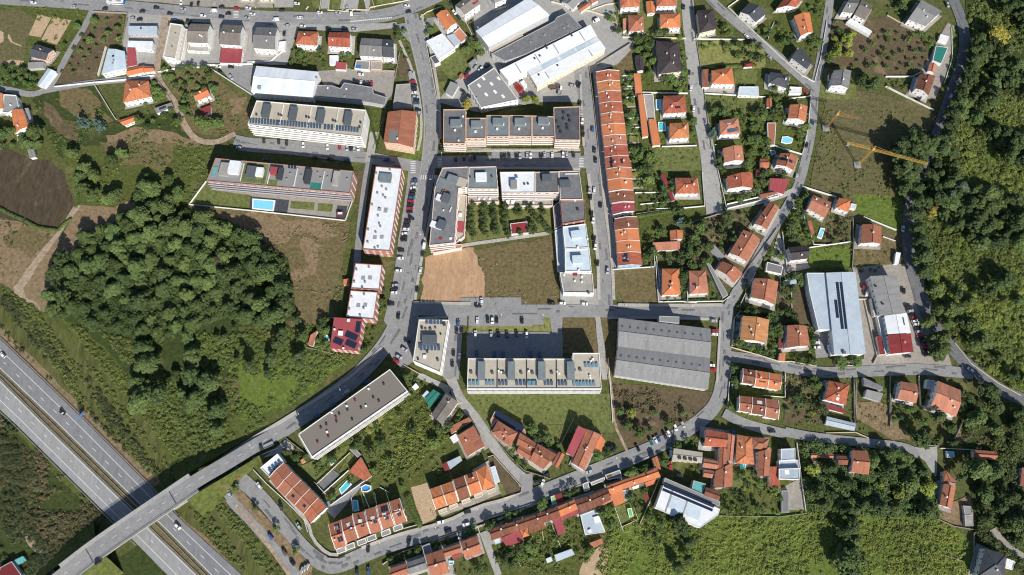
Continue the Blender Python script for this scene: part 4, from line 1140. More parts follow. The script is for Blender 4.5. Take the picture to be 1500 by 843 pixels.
# pavements with kerbs
def pave(fr,s,w=1.8,mat='m_paving'):
    ln=densify(smooth(wline(fr,s),1),6); m=MB(); z=ZM+.11
    l2=[(a[0],a[1],0) for a in ln]; ribbon(l2,-w/2,w/2,z,m)
    n2=normals(l2)
    for s_ in (1,-1):
        for i in range(len(l2)-1):
            e=w/2*s_; a,b=l2[i],l2[i+1]; f=[(a[0]+n2[i][0]*e,a[1]+n2[i][1]*e,0),(b[0]+n2[i+1][0]*e,b[1]+n2[i+1][1]*e,0),(b[0]+n2[i+1][0]*e,b[1]+n2[i+1][1]*e,z),(a[0]+n2[i][0]*e,a[1]+n2[i][1]*e,z)]
            m.face(f if s_<0 else f[::-1],1)
    tag(m.build('pavement',[mat,'m_kerb']),None,None,None,'structure')
for fr,s,w in (('0','585,60 605,104 616,150 618,195 612,222',1.8),('0','618,22 628,60 637,104 644,150 645,205',2.0),
  ('0','872,110 876,200 884,290 892,345 897,390 899,440',2.0),('0','850,110 851,150 855,215',1.6),('0','862,255 869,320 876,380 877,440',2.2),
  ('0','606,444 690,445',1.6),('0','905,447 980,448 1058,447',1.8),('0','612,467 655,465',1.6),('0','890,466 960,466 1050,468',1.6),
  ('0','621,360 614,400 608,440',1.8),('0','405,622 460,588 500,563 540,530 560,510',2.0),('0','290,697 350,655 405,622',2.0),('0','255,746 300,716 318,706',1.8),
  ('0','396,703 420,728 452,765 458,790 480,812 496,813',1.8),('0','530,803 580,784 650,766 700,742 740,732 754,724',1.8),
  ('0','620,800 700,773 775,742 850,712 905,690 962,665',1.2),('0','1055,470 1052,520 1050,560',1.4),('0','1075,470 1072,510',1.4),
  ('0','640,258 634,300 625,345 620,362',2.0),('0','652,218 760,220 850,220',1.6),('0','650,247 740,247 850,248',1.6)):
    pave(fr,s,w)
# ================================================================= BUILDINGS
APZ[0]=ZL[0]+.003
def V(x,y,s=.9,h=.9,m='d_grey'): return ('vent',x,y,s,s,h,m)
def SH(x,y,L,Wd,H=2.2,m='r_greenish'): return ('stair_housing',x,y,L,Wd,H,m)
def SP(x,y,L,Wd,H=.12,m='x_solar',a=0): return ('solar_panel',x,y,L,Wd,H,m,a)
def SR(x,y,L,Wd=1.8,m='x_blueroof',a=0): return ('solar_panel',x,y,L,Wd,.9,m,a)
def SK(x,y,L=1.2,Wd=1.0,m='d_white',a=0): return ('skylight',x,y,L,Wd,.12,m,a)
AP='apartment building'; WH='warehouse'; SD_='shed'; GA='garage'
# --- top left
B('dark slate house by the tan ploughed plots','a1','205,250 302,280 258,340 165,318',5,'ga','r_slate','w_pink',chim=1)
B('pale blue curved shed roof by the lane','a1','270,385 318,405 248,495 205,480',3,'gb','r_paleblue','w_white',SD_,floors=0,pitch=.2)
B('small pale shed behind the slate house','a1','160,355 250,350 245,382 158,388',2.8,'ma','r_fibre','w_grey',SD_,pitch=.1)
B('flat-roofed white house at the left edge','a1','20,530 90,535 105,600 45,635 10,630',5.5,'f','r_fibre','w_white',chim=1)
B('orange-roofed house cut by the left edge','a1','-60,520 15,525 18,612 -60,625',6,'gb','r_orange','w_white')
B('steep orange house near the left edge','a1','65,627 130,615 162,712 82,757',6,'gb','r_bright','w_white',chim=1)
B('grey lean-to beside the steep orange house','a1','142,615 165,612 178,672 155,675',2.6,'ma','r_fibre','w_grey',SD_,pitch=.12)
B('tiny grey hut on the ploughed field edge','a2','153,75 190,70 203,118 168,125',2.6,'gb','r_fibre','w_white',SD_,pitch=.2)
B('pale blue twin workshop by the cross lane','a1','608,275 700,290 712,390 570,420',5.5,'gb','r_paleblue','w_white',WH,pitch=.14,items=[SK(640,320,1.6,1.6,'x_glass'),V(645,350),V(640,365)])
B('long blue-grey roof in the concrete yard','a1','725,150 885,150 882,195 720,190',4,'ma','r_bluegrey','w_grey',WH,pitch=.08,items=[V(795,165,.8,1,'d_dark')])
B('plain white flat roof in the concrete yard','a1','720,232 860,235 856,282 716,272',4,'ma','r_white','w_white',WH,pitch=.05)
B('dark red metal roof by the small garden','a1','720,275 765,277 770,368 715,378',3.6,'ma','r_crimson','w_white',GA,pitch=.08)
B('long orange roof along the cross lane','a1','712,388 810,368 808,408 716,430',4,'ga','r_bright','w_white',GA)
B('short orange roof by the lane corner','a1','812,372 862,376 868,402 810,410',3.4,'ga','r_bright','w_white',GA)
B('big orange villa with white verandas','a1','705,455 835,455 850,545 690,580',6.5,'ha','r_orange','w_white',chim=2,pitch=.4,floors=2)
B('small hut beside the big orange villa','a1','868,612 965,578 972,600 880,640',2.6,'ma','r_grey','w_white',SD_,pitch=.1,items=[SP(915,608,5,1.8)])
B('long orange garage below the villa lawn','a1','660,680 778,643 785,672 700,708',3,'ga','r_bright','w_white',GA)
B('long beige flat-roofed block by the avenue','a1','955,130 1025,140 985,330 915,318',8,'f','r_beige','w_white',AP,floors=2,items=[V(985,190),V(965,265)])
B('narrow white annex beside the beige block','a1','1030,160 1052,165 1018,345 992,338',4,'f','r_beige','w_white',SD_,parapet=.3)
B('first grey-brown gabled house on the avenue','b1','150,135 262,137 245,245 130,240',8,'ga','r_greybrown','w_white',chim=2,floors=2,pitch=.3)
B('white flat garage below the first grey-brown house','b1','140,247 255,252 250,292 130,285',3.4,'f','r_concrete','w_white',GA,parapet=.25)
B('second grey-brown gabled house on the avenue','b1','335,140 445,145 430,258 310,250',8,'ga','r_greybrown','w_white',chim=2,floors=2,pitch=.3)
B('crimson metal roof below the second gabled house','b1','325,275 445,280 432,358 312,354',3.4,'ma','r_crimson','w_white',GA,pitch=.06)
B('dark grey gabled house with pink terrace','b1','520,155 640,157 625,280 500,272',8,'ga','r_grey','w_white',chim=2,floors=2,pitch=.3)
B('small white annex beside the dark grey gabled house','b1','648,235 685,232 680,280 640,278',3,'f','r_white','w_white',SD_,parapet=.2)
B('pyramid orange house on the avenue','b1','755,177 868,180 860,258 738,250',7,'ha','r_orange','w_white',chim=1,floors=2)
B('rust-orange gabled house on the avenue','b1','930,183 1050,184 1045,268 922,262',7,'ga','r_orange','w_white',chim=1,floors=2)
B('small white shed roof among kitchen gardens','b1','930,312 980,312 980,362 930,360',2.6,'f','r_white','w_white',SD_,parapet=.1)
B('small crimson shed roof among kitchen gardens','b1','970,352 1028,355 1022,393 962,390',2.6,'ma','r_crimson','w_white',SD_,pitch=.1)
B('wide white warehouse with pale blue north slope','b1','520,372 870,405 835,543 490,520',8.5,'ga','r_whitecool','w_white',WH,pitch=.16,ridge=.45,floors=1,items=[V(540,500,2,1.4),V(860,445,1,.7)])
B('long low grey roof beside the white warehouse','b1','860,478 950,482 990,497 1012,465 1170,490 1178,525 1250,548 1240,592 1150,575 840,545',4.5,'f','r_bitumen','w_grey',WH,parapet=.3,items=[V(1015,540,1.2,.6),V(1025,500,1,.5,'d_white'),V(920,495,1,.5,'d_white')])
B('white apartment slab with rows of dark windows','b1','520,565 1135,618 1110,770 470,700',15.5,'f','r_beige','w_white',AP,floors=5,bal='S',spacing=4.3,
  items=[SH(578,630,4.4,10,2.6,'d_slategrey'),SH(728,645,4.4,10,2.6,'d_slategrey'),SH(883,660,4.4,10,2.6,'d_slategrey'),SH(1036,672,4.4,10,2.6,'d_slategrey'),
   SR(560,685,20,3,),SR(720,698,20,3),SR(845,708,10,3),SR(925,716,7,3),SR(1030,726,16,3)]+[V(x,y,1,1,'d_dark') for x,y in ((645,645),(660,650),(800,658),(815,662),(950,678),(965,684),(520,645),(1105,690),(1100,715))]
   +[('roof_divider',x,y,.4,15,.7,'w_white',0) for x,y in ((662,640),(818,655),(970,670))])
B('long terraced apartment block above the pool','b2','290,122 1065,195 1045,320 240,250',13.5,'f','r_fibre','w_brick',AP,floors=4,bal='S',spacing=4.5,balmat='r_bluegrey',
  items=[SH(400,180,7,9,2.6,'r_white'),SH(345,190,6,9,2.4,'r_concrete'),SH(495,205,6,8,2.6,'d_slategrey'),SH(540,205,5,6,2.4,'r_white'),SH(625,200,5,5,2.6,'r_crimson'),SH(655,215,3.5,8,2.6,'r_slate'),
   SH(812,230,3.5,10,2.6,'r_slate'),SH(970,240,4,10,2.4,'r_concrete'),('roof_lawn',505,205,17,14,.1,'m_lawn',0),('roof_lawn',605,258,7,4,.1,'m_lawn',0),('roof_lawn',855,280,8,5,.12,'r_green',0),
   ('roof_divider',440,200,.4,13,.8,'w_white',0),('roof_divider',592,215,.4,13,.8,'w_white',0),('roof_divider',740,230,.4,13,.8,'w_white',0),('roof_divider',893,245,.4,13,.8,'w_white',0),('roof_pool',283,197,2.2,7,.5,'r_teal',0),SR(720,172,6,2,'x_solar'),V(770,220),V(690,240),V(710,210),V(920,230),V(1030,240),V(560,195,1.6,1),V(865,205),V(880,235)])
B('brick-red gabled apartment house by main street','c1','338,630 500,628 482,830 313,800',10.5,'gb','r_redbrown','w_peach',AP,floors=3,pitch=.2,items=[('roof_patch',370,770,9,6,.08,'r_grey',0),V(395,790,.8,1.1,'d_white')])
B('bare concrete slab roof behind the parked cars','c1','385,475 462,470 472,600 365,602',3.5,'f','r_concrete','w_grey',GA,parapet=.2,floors=0)
B('wide charcoal house by the avenue bend','c1','190,215 308,222 305,322 178,316',7,'ga','r_grey','w_white',chim=1,floors=2,pitch=.28)
B('black-roofed half of the charcoal house','c1','310,222 372,226 374,326 308,322',6.6,'ga','r_slate','w_white',chim=1,floors=2,pitch=.28)
B('flat grey terrace annex of the charcoal house','c1','160,338 238,342 232,392 150,386',3,'f','r_fibre','w_white',SD_,parapet=.3,items=[('tarpaulin',172,376,3.4,2.6,.3,'d_blue')])
B('flat pink annex of the charcoal house','c1','242,342 305,345 303,390 240,388',3,'f','r_concrete','w_pink',SD_,parapet=.3)
B('bright orange house at the avenue junction','c1','608,85 668,55 725,130 668,175',7,'gb','r_bright','w_white',chim=1,floors=2)
B('low white flat roof facing main street','c1','552,232 643,188 715,270 625,332',4.5,'f','r_white','w_white',WH,parapet=.2,items=[V(590,215),V(630,250,.6,.5,'d_white')])
B('small dark annex of the low white roof','c1','575,322 605,308 632,350 600,362',3.6,'f','r_bitdark','w_white',SD_,parapet=.15)
B('grey lean-to behind the bright orange house','c1','668,205 712,192 745,245 715,262',3.2,'ma','r_bluegrey','w_white',SD_,pitch=.05)
B('pink-tiled terrace behind the bright orange house','c1','702,190 740,155 790,210 748,243',2.8,'f','r_pinkish','w_white',SD_,parapet=.15)
B('grey gabled house with small red roof corner','o','130,45 230,-30 320,30 205,110',8,'ga','r_greybrown','w_white',chim=1,floors=2,items=[('roof_patch',275,18,5,4,.1,'r_dkred')])
B('white house cut by the top edge','o','395,-30 480,-50 510,-5 425,25',7,'ga','r_fibre','w_white')
B('huge pale blue industrial hall','o','283,230 668,-15 825,112 378,345',10,'ga','r_whitecool','w_grey',WH,pitch=.13,ridge=.5,floors=1,items=[V(300,205,1,.6)])
B('beige lean-to along the pale blue hall','o','378,348 625,240 632,262 400,385',5,'f','r_beige','w_cream',WH,parapet=.2,floors=0)
B('long dark grey industrial roof','o','400,395 860,155 880,125 960,92 1062,200 645,400 500,450',6.5,'f','r_bitumen','w_grey',WH,parapet=.25,items=[V(790,255,1.2,.5),V(685,310,1.2,.5),V(545,375,1.2,.5),V(930,205,1.2,.5),V(960,190,1.2,.5),V(720,355,1,.5)])
B('upper white ribbed factory roof','d1','45,400 555,145 592,205 95,455',7,'ma','r_white','w_white',WH,pitch=.10,floors=1,items=[('gutter',150,388,.7,8,.15,'d_grey'),('gutter',258,333,.7,8,.15,'d_grey'),('gutter',363,280,.7,8,.15,'d_grey'),('gutter',508,208,.7,8,.15,'d_grey'),V(242,335,1,.8,'d_dark'),V(270,320,1,.8,'d_dark'),V(310,278,1,.8,'d_dark'),V(450,208,1,.8,'d_dark')])
B('lower white ribbed factory roof','d1','200,402 592,208 642,275 255,490',7,'gb' if 0 else 'ga','r_white','w_cream',WH,pitch=.08,ridge=.35,floors=1,items=[('valley_sheet',330,360,13,4,.1,'r_paleblue'),('valley_sheet',430,310,12,4,.1,'r_paleblue'),('valley_sheet',520,262,12,4,.1,'r_paleblue'),V(310,265,1,.8,'d_dark'),V(265,425,1,.8,'d_dark'),V(370,372,1,.8,'d_dark'),('gutter',312,425,.7,6,.15,'d_grey'),('gutter',555,300,.7,6,.15,'d_grey')])
B('tapering grey concrete factory roof','c1','785,480 935,380 1070,560 860,605',7.5,'f','r_fibre','w_white',WH,parapet=.4,items=[SK(x,y,1.6,3,'d_white') for x,y in ((850,480),(875,440),(920,470),(940,515),(985,540),(890,530),(960,440))]+[V(840,550,1,.6)])
B('dark red container by the factory yard','d1','128,482 150,465 178,498 155,518',2.8,'f','r_dkred','d_red',SD_,parapet=.05)
B('small white kiosk by the factory yard','d1','160,462 180,450 200,480 182,495',2.6,'f','r_white','w_white',SD_,parapet=.1)
B('small plain grey shed on the lawn','c1','660,522 690,460 738,478 700,545',3,'ma','r_fibre','w_white',SD_,pitch=.08)
B('narrow grey garage roof by the lawn path','c1','788,360 825,330 842,345 806,378',2.6,'ma','r_fibre','w_grey',SD_,pitch=.06)
B('tiny brown hut by the lawn path','c1','735,430 752,412 768,428 750,448',2.2,'ma','r_redbrown','w_grey',SD_,pitch=.1)
# --- peach fronted block
for i,(s,hh,mt,st,lb) in enumerate((('c1|650,615 777,615 772,808 648,805',12,'r_bitumen',(720,697),'left end section'),('c1|777,663 890,663 888,778 775,778',12,'r_bitumen',(835,705),'second section'),
  ('c1|892,648 1018,650 1018,768 892,768',12.4,'r_greenish',(957,690),'third section'),('d1|100,648 226,650 225,768 98,765',12.4,'r_bitumen',(160,690),'fourth section'),
  ('d1|228,650 350,655 355,768 228,768',12,'r_bitumen',(292,685),'fifth section'),('d1|348,603 495,598 498,788 356,786',12.4,'r_bitdark',(0,0),'dark right end section'))):
    fr,q=s.split('|'); its=[V(x,y,.9,.9,'d_white') for x,y in ((760,655),(735,790))] if i==0 else []
    if st[0]: its+= [SH(st[0],st[1],7,5,2.4,'r_greenish'),V(st[0]-5,st[1]+35,1.2,.9,'d_white'),V(st[0]+30,st[1]+10,.8,1.2,'d_white')]
    else: its+= [V(x,y,1.3,1.1,'d_dark') for x,y in ((405,635),(435,655),(405,670),(365,685),(380,720),(425,705),(390,745),(440,680),(428,725))]
    B(f'peach-fronted apartment building, {lb}',fr,q,hh,'f',mt,'w_peach',AP,floors=4,bal='S',spacing=3.6,items=its,group='peach-fronted apartment row',win='shutter')
# --- middle quad of blocks
B('L-shaped grey apartment wing on main street','c2','620,235 645,176 790,170 788,285 735,292 713,598 570,613 588,430 600,295',13,'f','r_bitumen','w_palepink',AP,floors=4,bal='S',spacing=4,
  items=[SH(702,245,5,7,2.4,'r_greenish'),SH(640,262,7,5.5,.6,'r_greenish'),SH(755,258,6,6,.6,'r_beige'),SH(665,350,6,5,2.4,'d_slategrey'),SH(650,318,4,2,1,'r_redbrown'),SH(628,345,4,4,1.2,'r_white'),SH(640,500,6,5,2.4,'d_slategrey'),SH(612,500,4,8,1.0,'r_white'),
  SH(690,410,3.5,.4,.6,'w_white'),V(635,575,1.6,.5,'d_red'),V(690,573,1.5,.4,'d_white'),V(650,415,.8,.8,'d_white')])
B('low pink terrace wing behind the grey wing','c2','742,325 782,330 768,560 700,615 718,480',4.5,'f','r_beige','w_palepink',AP,floors=1,parapet=.8,items=[('awning',745,508,4.5,7.5,.5,'r_crimson'),V(740,580,1,.8,'d_white'),V(745,440,2,1.2,'d_white')])
B('low pink plinth building at the orange plot','c2','570,616 755,604 752,625 592,655',5,'f','r_pinkish','w_palepink',AP,floors=1,parapet=.3)
B('square green-grey apartment roof with white housing','c2','795,172 946,168 957,296 785,295',13,'f','r_greenish','w_palepink',AP,floors=4,bal='S',spacing=4,items=[SH(862,232,7,5.5,2.4,'r_white'),V(922,226,.9,1,'d_dark'),V(800,228,.9,1,'d_dark')])
B('low pink wing facing the courtyard trees','c2','785,335 952,338 962,368 790,372',4.2,'f','r_concrete','w_palepink',AP,floors=1,parapet=.8,items=[V(x,350,1.2,.9,'d_white') for x in (850,910,880)])
B('white-roofed apartment section above the courtyard','d2','47,200 245,198 243,317 58,318',13,'f','r_white','w_palepink',AP,floors=4,bal='S',spacing=4,items=[SH(125,275,4,6,2.4,'r_fibre'),V(140,228,1.4,1.2,'d_blue'),V(185,268,1,.8,'d_dark'),V(205,266,1,.8,'d_dark')])
B('grey-roofed apartment section with black stair housing','d2','246,200 377,197 380,315 245,317',13,'f','r_bitumen','w_palepink',AP,floors=4,bal='S',spacing=4,items=[SH(310,238,6,5,2.4,'d_slategrey')])
B('low white terrace wing above the courtyard lawn','d2','65,350 345,352 345,390 68,392',4.2,'f','r_concrete','w_palepink',AP,floors=1,parapet=.8,items=[V(90,368,2,1.2,'d_white'),V(120,368,2,1.2,'d_white'),V(190,376,3,.6,'d_dark'),V(235,372,1,1,'d_white')])
B('corner grey apartment roof on the side street','d2','378,195 493,193 515,355 386,355',13,'f','r_bitumen','w_palepink',AP,floors=4,spacing=4,items=[SH(412,270,7,5,2.2,'d_slategrey'),('roof_divider',450,210,9,.4,.7,'w_white')])
B('plain grey apartment roof south of the corner','d2','388,360 525,360 528,470 400,492',12,'f','r_bitumen','w_brickbright',AP,floors=4,spacing=4,items=[V(484,410,1.4,.9,'d_dark'),V(470,360,1,.8,'d_white')])
B('upper pale blue apartment roof','d2','400,507 530,490 548,625 412,632',11,'f','r_paleblue','w_white',AP,floors=3,spacing=4,items=[SH(475,555,6.5,5,2.4,'r_paleblue'),V(485,625,1.2,1,'d_white'),V(540,575,.8,.8,'d_white')])
B('lower pale blue apartment roof','d2','412,635 550,628 562,758 414,758',11,'f','r_paleblue','w_white',AP,floors=3,spacing=4,items=[SH(482,695,6.5,5,2.4,'r_paleblue'),V(490,752,1,1,'d_white')])
B('grey flat roof above white shopfront','d3','383,-3 566,2 576,113 404,110',8.5,'f','r_concrete','w_white',AP,floors=2,spacing=4,items=[V(x,y,.9,1.1,'d_white') for x,y in ((408,10),(468,45),(507,50),(508,22))]+[V(470,5,2.4,.7,'r_dkred'),V(545,112,1.2,1,'d_slategrey')])
B('low pale blue terraces behind the blue roofs','d2','355,530 400,512 412,758 372,752',4,'f','r_bluegrey','w_white',AP,floors=1,parapet=.5)
B('narrow grey terrace behind the grey corner roofs','d2','345,395 386,360 398,500 355,522',4,'f','r_bitumen','w_palepink',AP,floors=1,parapet=.5)
B('flat dark red pavilion in the courtyard','d2','105,490 200,478 208,543 112,550',2.8,'f','r_dkred','w_white',GA,parapet=.1,floors=0)
# --- long white roofs and red roof left of main street
B('long white-roofed brick apartment block','c2','270,168 420,180 350,645 197,635',11.5,'f','r_white','w_brickbright',AP,floors=4,spacing=4.2,
  items=[SH(325,237,8,6,1.6,'r_greenish')]+[V(x,y,1,.9,'d_grey') for x,y in ((350,188),(273,208),(305,283),(330,300),(280,320),(312,333),(325,347),(250,385),(290,408),(283,447),(290,492),(297,508),(270,540),(228,525),(283,622),(265,630),(225,595))]+[SK(325,413,2.5,3.5,'d_grey'),SK(290,407,2.5,2.5,'d_grey'),SK(264,565,2.4,2.6,'d_grey'),SK(303,563,2.4,2.6,'d_grey')])
B('upper short white-roofed apartment block','c2','155,712 308,722 290,863 130,855',10.5,'f','r_white','w_brickbright',AP,floors=4,spacing=4.2,items=[SK(198,793,2.4,2.6,'d_grey'),SK(237,792,2.4,2.6,'d_grey')]+[V(x,y,1,.9,'d_grey') for x,y in ((232,736),(162,750),(150,818),(210,820),(195,850))])
B('lower short white-roofed apartment block','c3','128,98 282,108 260,262 104,248',10.5,'f','r_white','w_brickbright',AP,floors=4,spacing=4.2,items=[SK(171,180,2.4,2.6,'d_grey'),SK(210,178,2.4,2.6,'d_grey')]+[V(x,y,1,.9,'d_grey') for x,y in ((205,122),(135,137),(122,205),(182,240),(202,200),(196,88))])
B('crimson-roofed apartment house with solar arrays','c3','38,252 197,262 170,440 12,425',10.5,'ma','r_crimson','w_brickbright',AP,floors=3,pitch=.04,items=[SP(135,355,8,4,.25,'x_solar',-20),SP(60,385,6,4,.25,'x_solar',-20),SP(132,400,7,4,.25,'x_solar',-20),SP(172,307,3,7,.25,'x_solar'),V(75,342,2.6,1,'d_white'),V(42,320,.9,1.2,'d_white'),V(120,270,1.6,.8,'d_white'),V(90,425,1,1,'d_white')])
B('curved brown roof garage by the red-roofed house','b3','825,350 862,325 838,412 808,405',3,'ma','r_redbrown','w_white',GA,pitch=.05)
B('small orange porch roofs left of the white roof','b2','1008,805 1040,800 1042,835 1010,838',2.5,'ma','r_bright','w_white',SD_,pitch=.1)
# --- flat blocks at centre
B('tan flat-roofed corner block with solar racks','c3','512,262 680,264 632,560 478,495',12,'f','r_beige','w_white',AP,floors=4,spacing=3.8,
  items=[SH(573,380,9,6,2.6,'d_slategrey'),SR(565,272,4,3),SR(610,274,8,3),SR(520,410,3,3,'x_blueroof'),SR(575,420,13,3.2),V(530,310,1.2,1,'d_dark'),V(577,318,1.4,1,'d_slategrey'),V(550,315,1,.7,'d_wood'),V(605,308,1,.7,'d_wood'),V(655,290,1.6,1,'d_dark'),V(545,470,1.8,.9,'d_white'),V(508,485,1,1,'d_dark'),V(618,490,1.2,1.1,'d_slategrey'),V(560,445,1,1,'d_dark'),V(635,345,.8,.8,'d_dark')])
B('long tan flat-roofed block above the green field','c3','788,480 1375,482 1376,450 1526,450 1538,652 782,652',15,'f','r_beige','w_white',AP,floors=5,bal='S',spacing=4.4,
  items=[SH(x,553,4.2,11,2.8,'r_greenish') for x in (865,1032,1032+170,1202+162,)][:4]+[SH(1364,560,.1,.1,.5)][:0]+
  [SR(x,y,L,2.6,c) for x,y,L,c in ((822,618,7,'x_skylight'),(912,618,6,'x_skylight'),(985,618,6,'x_blueroof'),(1085,618,7,'x_blueroof'),(1145,618,5,'x_skylight'),(1150,618,6,'x_blueroof'),(1240,618,6,'x_blueroof'),(1320,620,6,'x_blueroof'),(1402-0,622,0.0+6,'x_skylight'),(1450,622,12,'x_skylight'),(1480,518,9,'x_skylight'))]
  +[V(x,y,1.4,1,'d_slategrey') for x,y in ((806,560),(925,562),(988,562),(1087,562),(1150,562),(1259,562),(1385,545),(1418,545))]+[V(x,y,.9,1,'d_white') for x,y in ((960,550),(975,558),(1130,552),(1290,555),(1300,565),(1480,495),(1490,485),(1472,578),(1475,590))]
  +[('roof_divider',x,565,.4,17,.7,'d_dark') for x in (953,1118,1286)])
B('long weathered grey diagonal block','0','437,636 571,541 597,573 457,670',13,'f','r_greybrown','w_white',AP,floors=4,spacing=4,bal='S',
  items=[V(x,y,1.0,.9,m) for x,y,m in ((470,627,'d_dark'),(478,622,'d_dark'),(479,633,'d_white'),(493,618,'d_dark'),(486,605,'d_white'),(492,612,'r_dkred'),(497,607,'d_dark'),(509,601,'d_dark'),(508,595,'d_white'),(516,615,'d_dark'),(529,598,'d_dark'),(536,595,'d_white'),(547,583,'d_dark'),(555,588,'d_dark'),(562,563,'d_dark'),(540,570,'d_white'),(465,648,'r_dkred'),(481,640,'r_dkred'),(520,587,'r_dkred'))])
# --- hangar
B('upper half of the long grey double hangar','0','906,466 1041,482 1040,525 905,508',8,'ga','r_fibre','w_grey',WH,pitch=.22,floors=1,items=[SK(911+i*11.5,479+i*1.25,1.3,1.3,'d_slategrey') for i in range(11)]+[SK(911+i*11.5,494+i*1.25,1.3,1.3,'d_grey') for i in range(11)])
B('lower half of the long grey double hangar','0','905,508 1040,525 1037,571 900,550',8,'ga','r_fibre','w_grey',WH,pitch=.22,floors=1,items=[SK(909+i*11.5,522+i*1.35,1.3,1.3,'d_slategrey') for i in range(11)]+[SK(920+i*11.2,541+i*1.3,1.3,1.3,'d_grey') for i in range(10)])
B('grey loading porch on top of the hangar','0','966,463 995,464 995,474 966,471',9,'f','r_fibre','w_grey',WH,floors=0,parapet=.1)
# --- terrace of orange row houses
row=[('873,106 907,104 908,119 874,121','r_orange'),('874,121 908,119 909.6,134 876,136','r_orange'),('876,136 909.6,134 911,150 878,152','r_orange'),('878,152 911,150 913,165 880,168','r_orange'),
('880,168 913,165 915.6,182 881,184','r_orange'),('881,184 915.6,182 917,198 883,200','r_bright'),('883,200 917,198 919,213 885,216','r_pinkish'),('885,216 919,213 921,229 886,231','r_orange'),('886,231 921,229 925,246 888,248','r_orange'),
('888,248 925,246 926,262 890,264','r_orange'),('890,264 926,262 928,279 892,281','r_bright'),('892,282 928,279 929,296 896,298','r_brown'),('896,299 929,297 929,310 898,315','r_crimson')]
for i,(s,mt) in enumerate(row):
    x0,y0=map(float,s.split()[0].split(',')); its=[SP(x0+9,y0+4,6,1.7),SP(x0+9,y0+11,5,1.7),SP(x0+24,y0+7,3.5,1.7)] if i==8 else []
    B(f'{ordinal(i+1)} row house from the top of the street terrace','0',s,6.6,'gb',mt,'w_white',chim=2,floors=2,pitch=.24,items=its,group='long terrace of orange row houses',spacing=4,cap=False)
    p=pts('0',s); b0,b1=[W(q,7.2) for q in (p[0],p[1])]; 
for i,(s,mt) in enumerate((('900,321 933,318 935,335 901,338','r_brown'),('901,338 935,335 937,353 903,354','r_bright'),('903,354 937,353 939,370 904,371','r_bright'),('904,371 939,370 940,389 905,390','r_orange'))):
    B(f'{["brown-roofed top","upper orange","lower orange","solar-panelled bottom"][i]} house of the short terrace','0',s,6.6,'gb',mt,'w_white' if i<3 else 'w_blue',chim=2,floors=2,pitch=.24,items=[SP(916,375,2.4,2.4),SP(916,383,2,4)] if i==3 else [],group='short terrace of orange row houses',cap=False)
B('narrow orange garage strip, upper','0','928,109 938,109 941,138 931,139',3,'ma','r_bright','w_white',GA,pitch=.05,floors=0)
B('narrow orange garage strip, middle','0','934,141 942,141 950,200 941,201',3,'ma','r_bright','w_white',GA,pitch=.05,floors=0)
B('narrow orange garage strip, lower','0','950,176 960,176 968,213 956,214',3,'ma','r_bright','w_white',GA,pitch=.05,floors=0)
B('plain white slab roof by the pools','0','942,138 957,138 960,175 948,175',2.8,'f','r_concrete','w_white',GA,parapet=.1,floors=0)
# --- villas right of the terrace
B('orange villa with round turret','0','972,141 1003,140 1006,165 972,167',6.5,'ha','r_orange','w_white',chim=1,floors=2,items=[SP(992,159,4,1.7)])
B('pyramid-roofed orange villa by the turquoise pool','0','981,181 1008,180 1010,202 981,204',6.5,'ha','r_orange','w_white',chim=1,floors=2)
B('large dark brown villa roof','0','961,60 994,63 999,105 965,109',7,'hb','r_darkbrown','w_cream',chim=3,floors=2)
B('small dark brown outbuilding','0','930,82 942,83 943,104 933,105',3,'gb','r_darkbrown','w_white',GA)
B('hipped orange house by the factory lane','0','920,23 942,23 944,45 921,47',6,'ha','r_redbrown','w_white',chim=1,floors=2)
B('small orange annex by the factory lane','0','912,29 919,28 919,44 913,46',3.2,'ma','r_orange','w_white',SD_,pitch=.1)
B('bright orange house with white porch at the top','0','967,21 996,20 997,41 967,41',6.5,'ha','r_bright','w_white',chim=1,floors=2)
B('orange house on the top edge, left','0','908,-8 938,-8 937,10 909,12',6.5,'ha','r_orange','w_white',chim=1,floors=2)
B('small orange garage on the top edge','0','946,3 959,3 960,20 948,21',3.2,'gb','r_bright','w_white',GA)
B('orange house on the top edge, right','0','961,-10 991,-10 991,9 962,10',6.5,'ha','r_orange','w_white',chim=1,floors=2)
B('red-orange shed by the curved factory lane','0','847,12 861,3 866,8 851,18',3,'ga','r_orange','w_white',SD_)
B('white cottage by the curved factory lane','0','822,3 838,-8 850,2 840,14',4,'ga','r_fibre','w_white')
B('small reddish shed on the top edge','0','862,-2 872,-6 877,1 867,6',3,'ga','r_redbrown','w_white',SD_)
B('brown-black house between two streets','0','1021,16 1045,14 1050,43 1025,49',7,'hb','r_darkbrown','w_cream',chim=1,floors=2)
B('slate house above the diagonal street','0','1084,18 1098,4 1123,20 1107,33',6.5,'ga','r_slate','w_white',chim=1,floors=2)
B('bent orange house on the top right lawn','0','1163,24 1186,19 1191,48 1173,53',6.5,'gb','r_bright','w_white',chim=1,floors=2,items=[SK(1175,32,1.5,1.2,'d_dark')])
B('orange roof cut by the top edge','0','1137,13 1150,-3 1177,-3 1166,11',5,'ga','r_orange','w_white',chim=1)
B('slate house near the street corner','0','1159,85 1173,69 1190,90 1182,102',6.5,'gb','r_slate','w_white',chim=1,floors=2)
B('slate house with pink front yard','0','1128,106 1157,110 1153,130 1127,122',6,'ha','r_slate','w_white',chim=1,floors=2)
B('white annex at the street corner','0','1157,127 1175,128 1174,137 1156,137',3,'f','r_white','w_white',SD_,parapet=.2)
B('orange house beside the pale garage','0','1042,104 1072,99 1076,124 1043,123',6.5,'ha','r_bright','w_white',chim=1,floors=2)
B('brown shed beside the orange house','0','1028,104 1037,103 1039,128 1029,128',3,'ma','r_brown','w_white',SD_,pitch=.1)
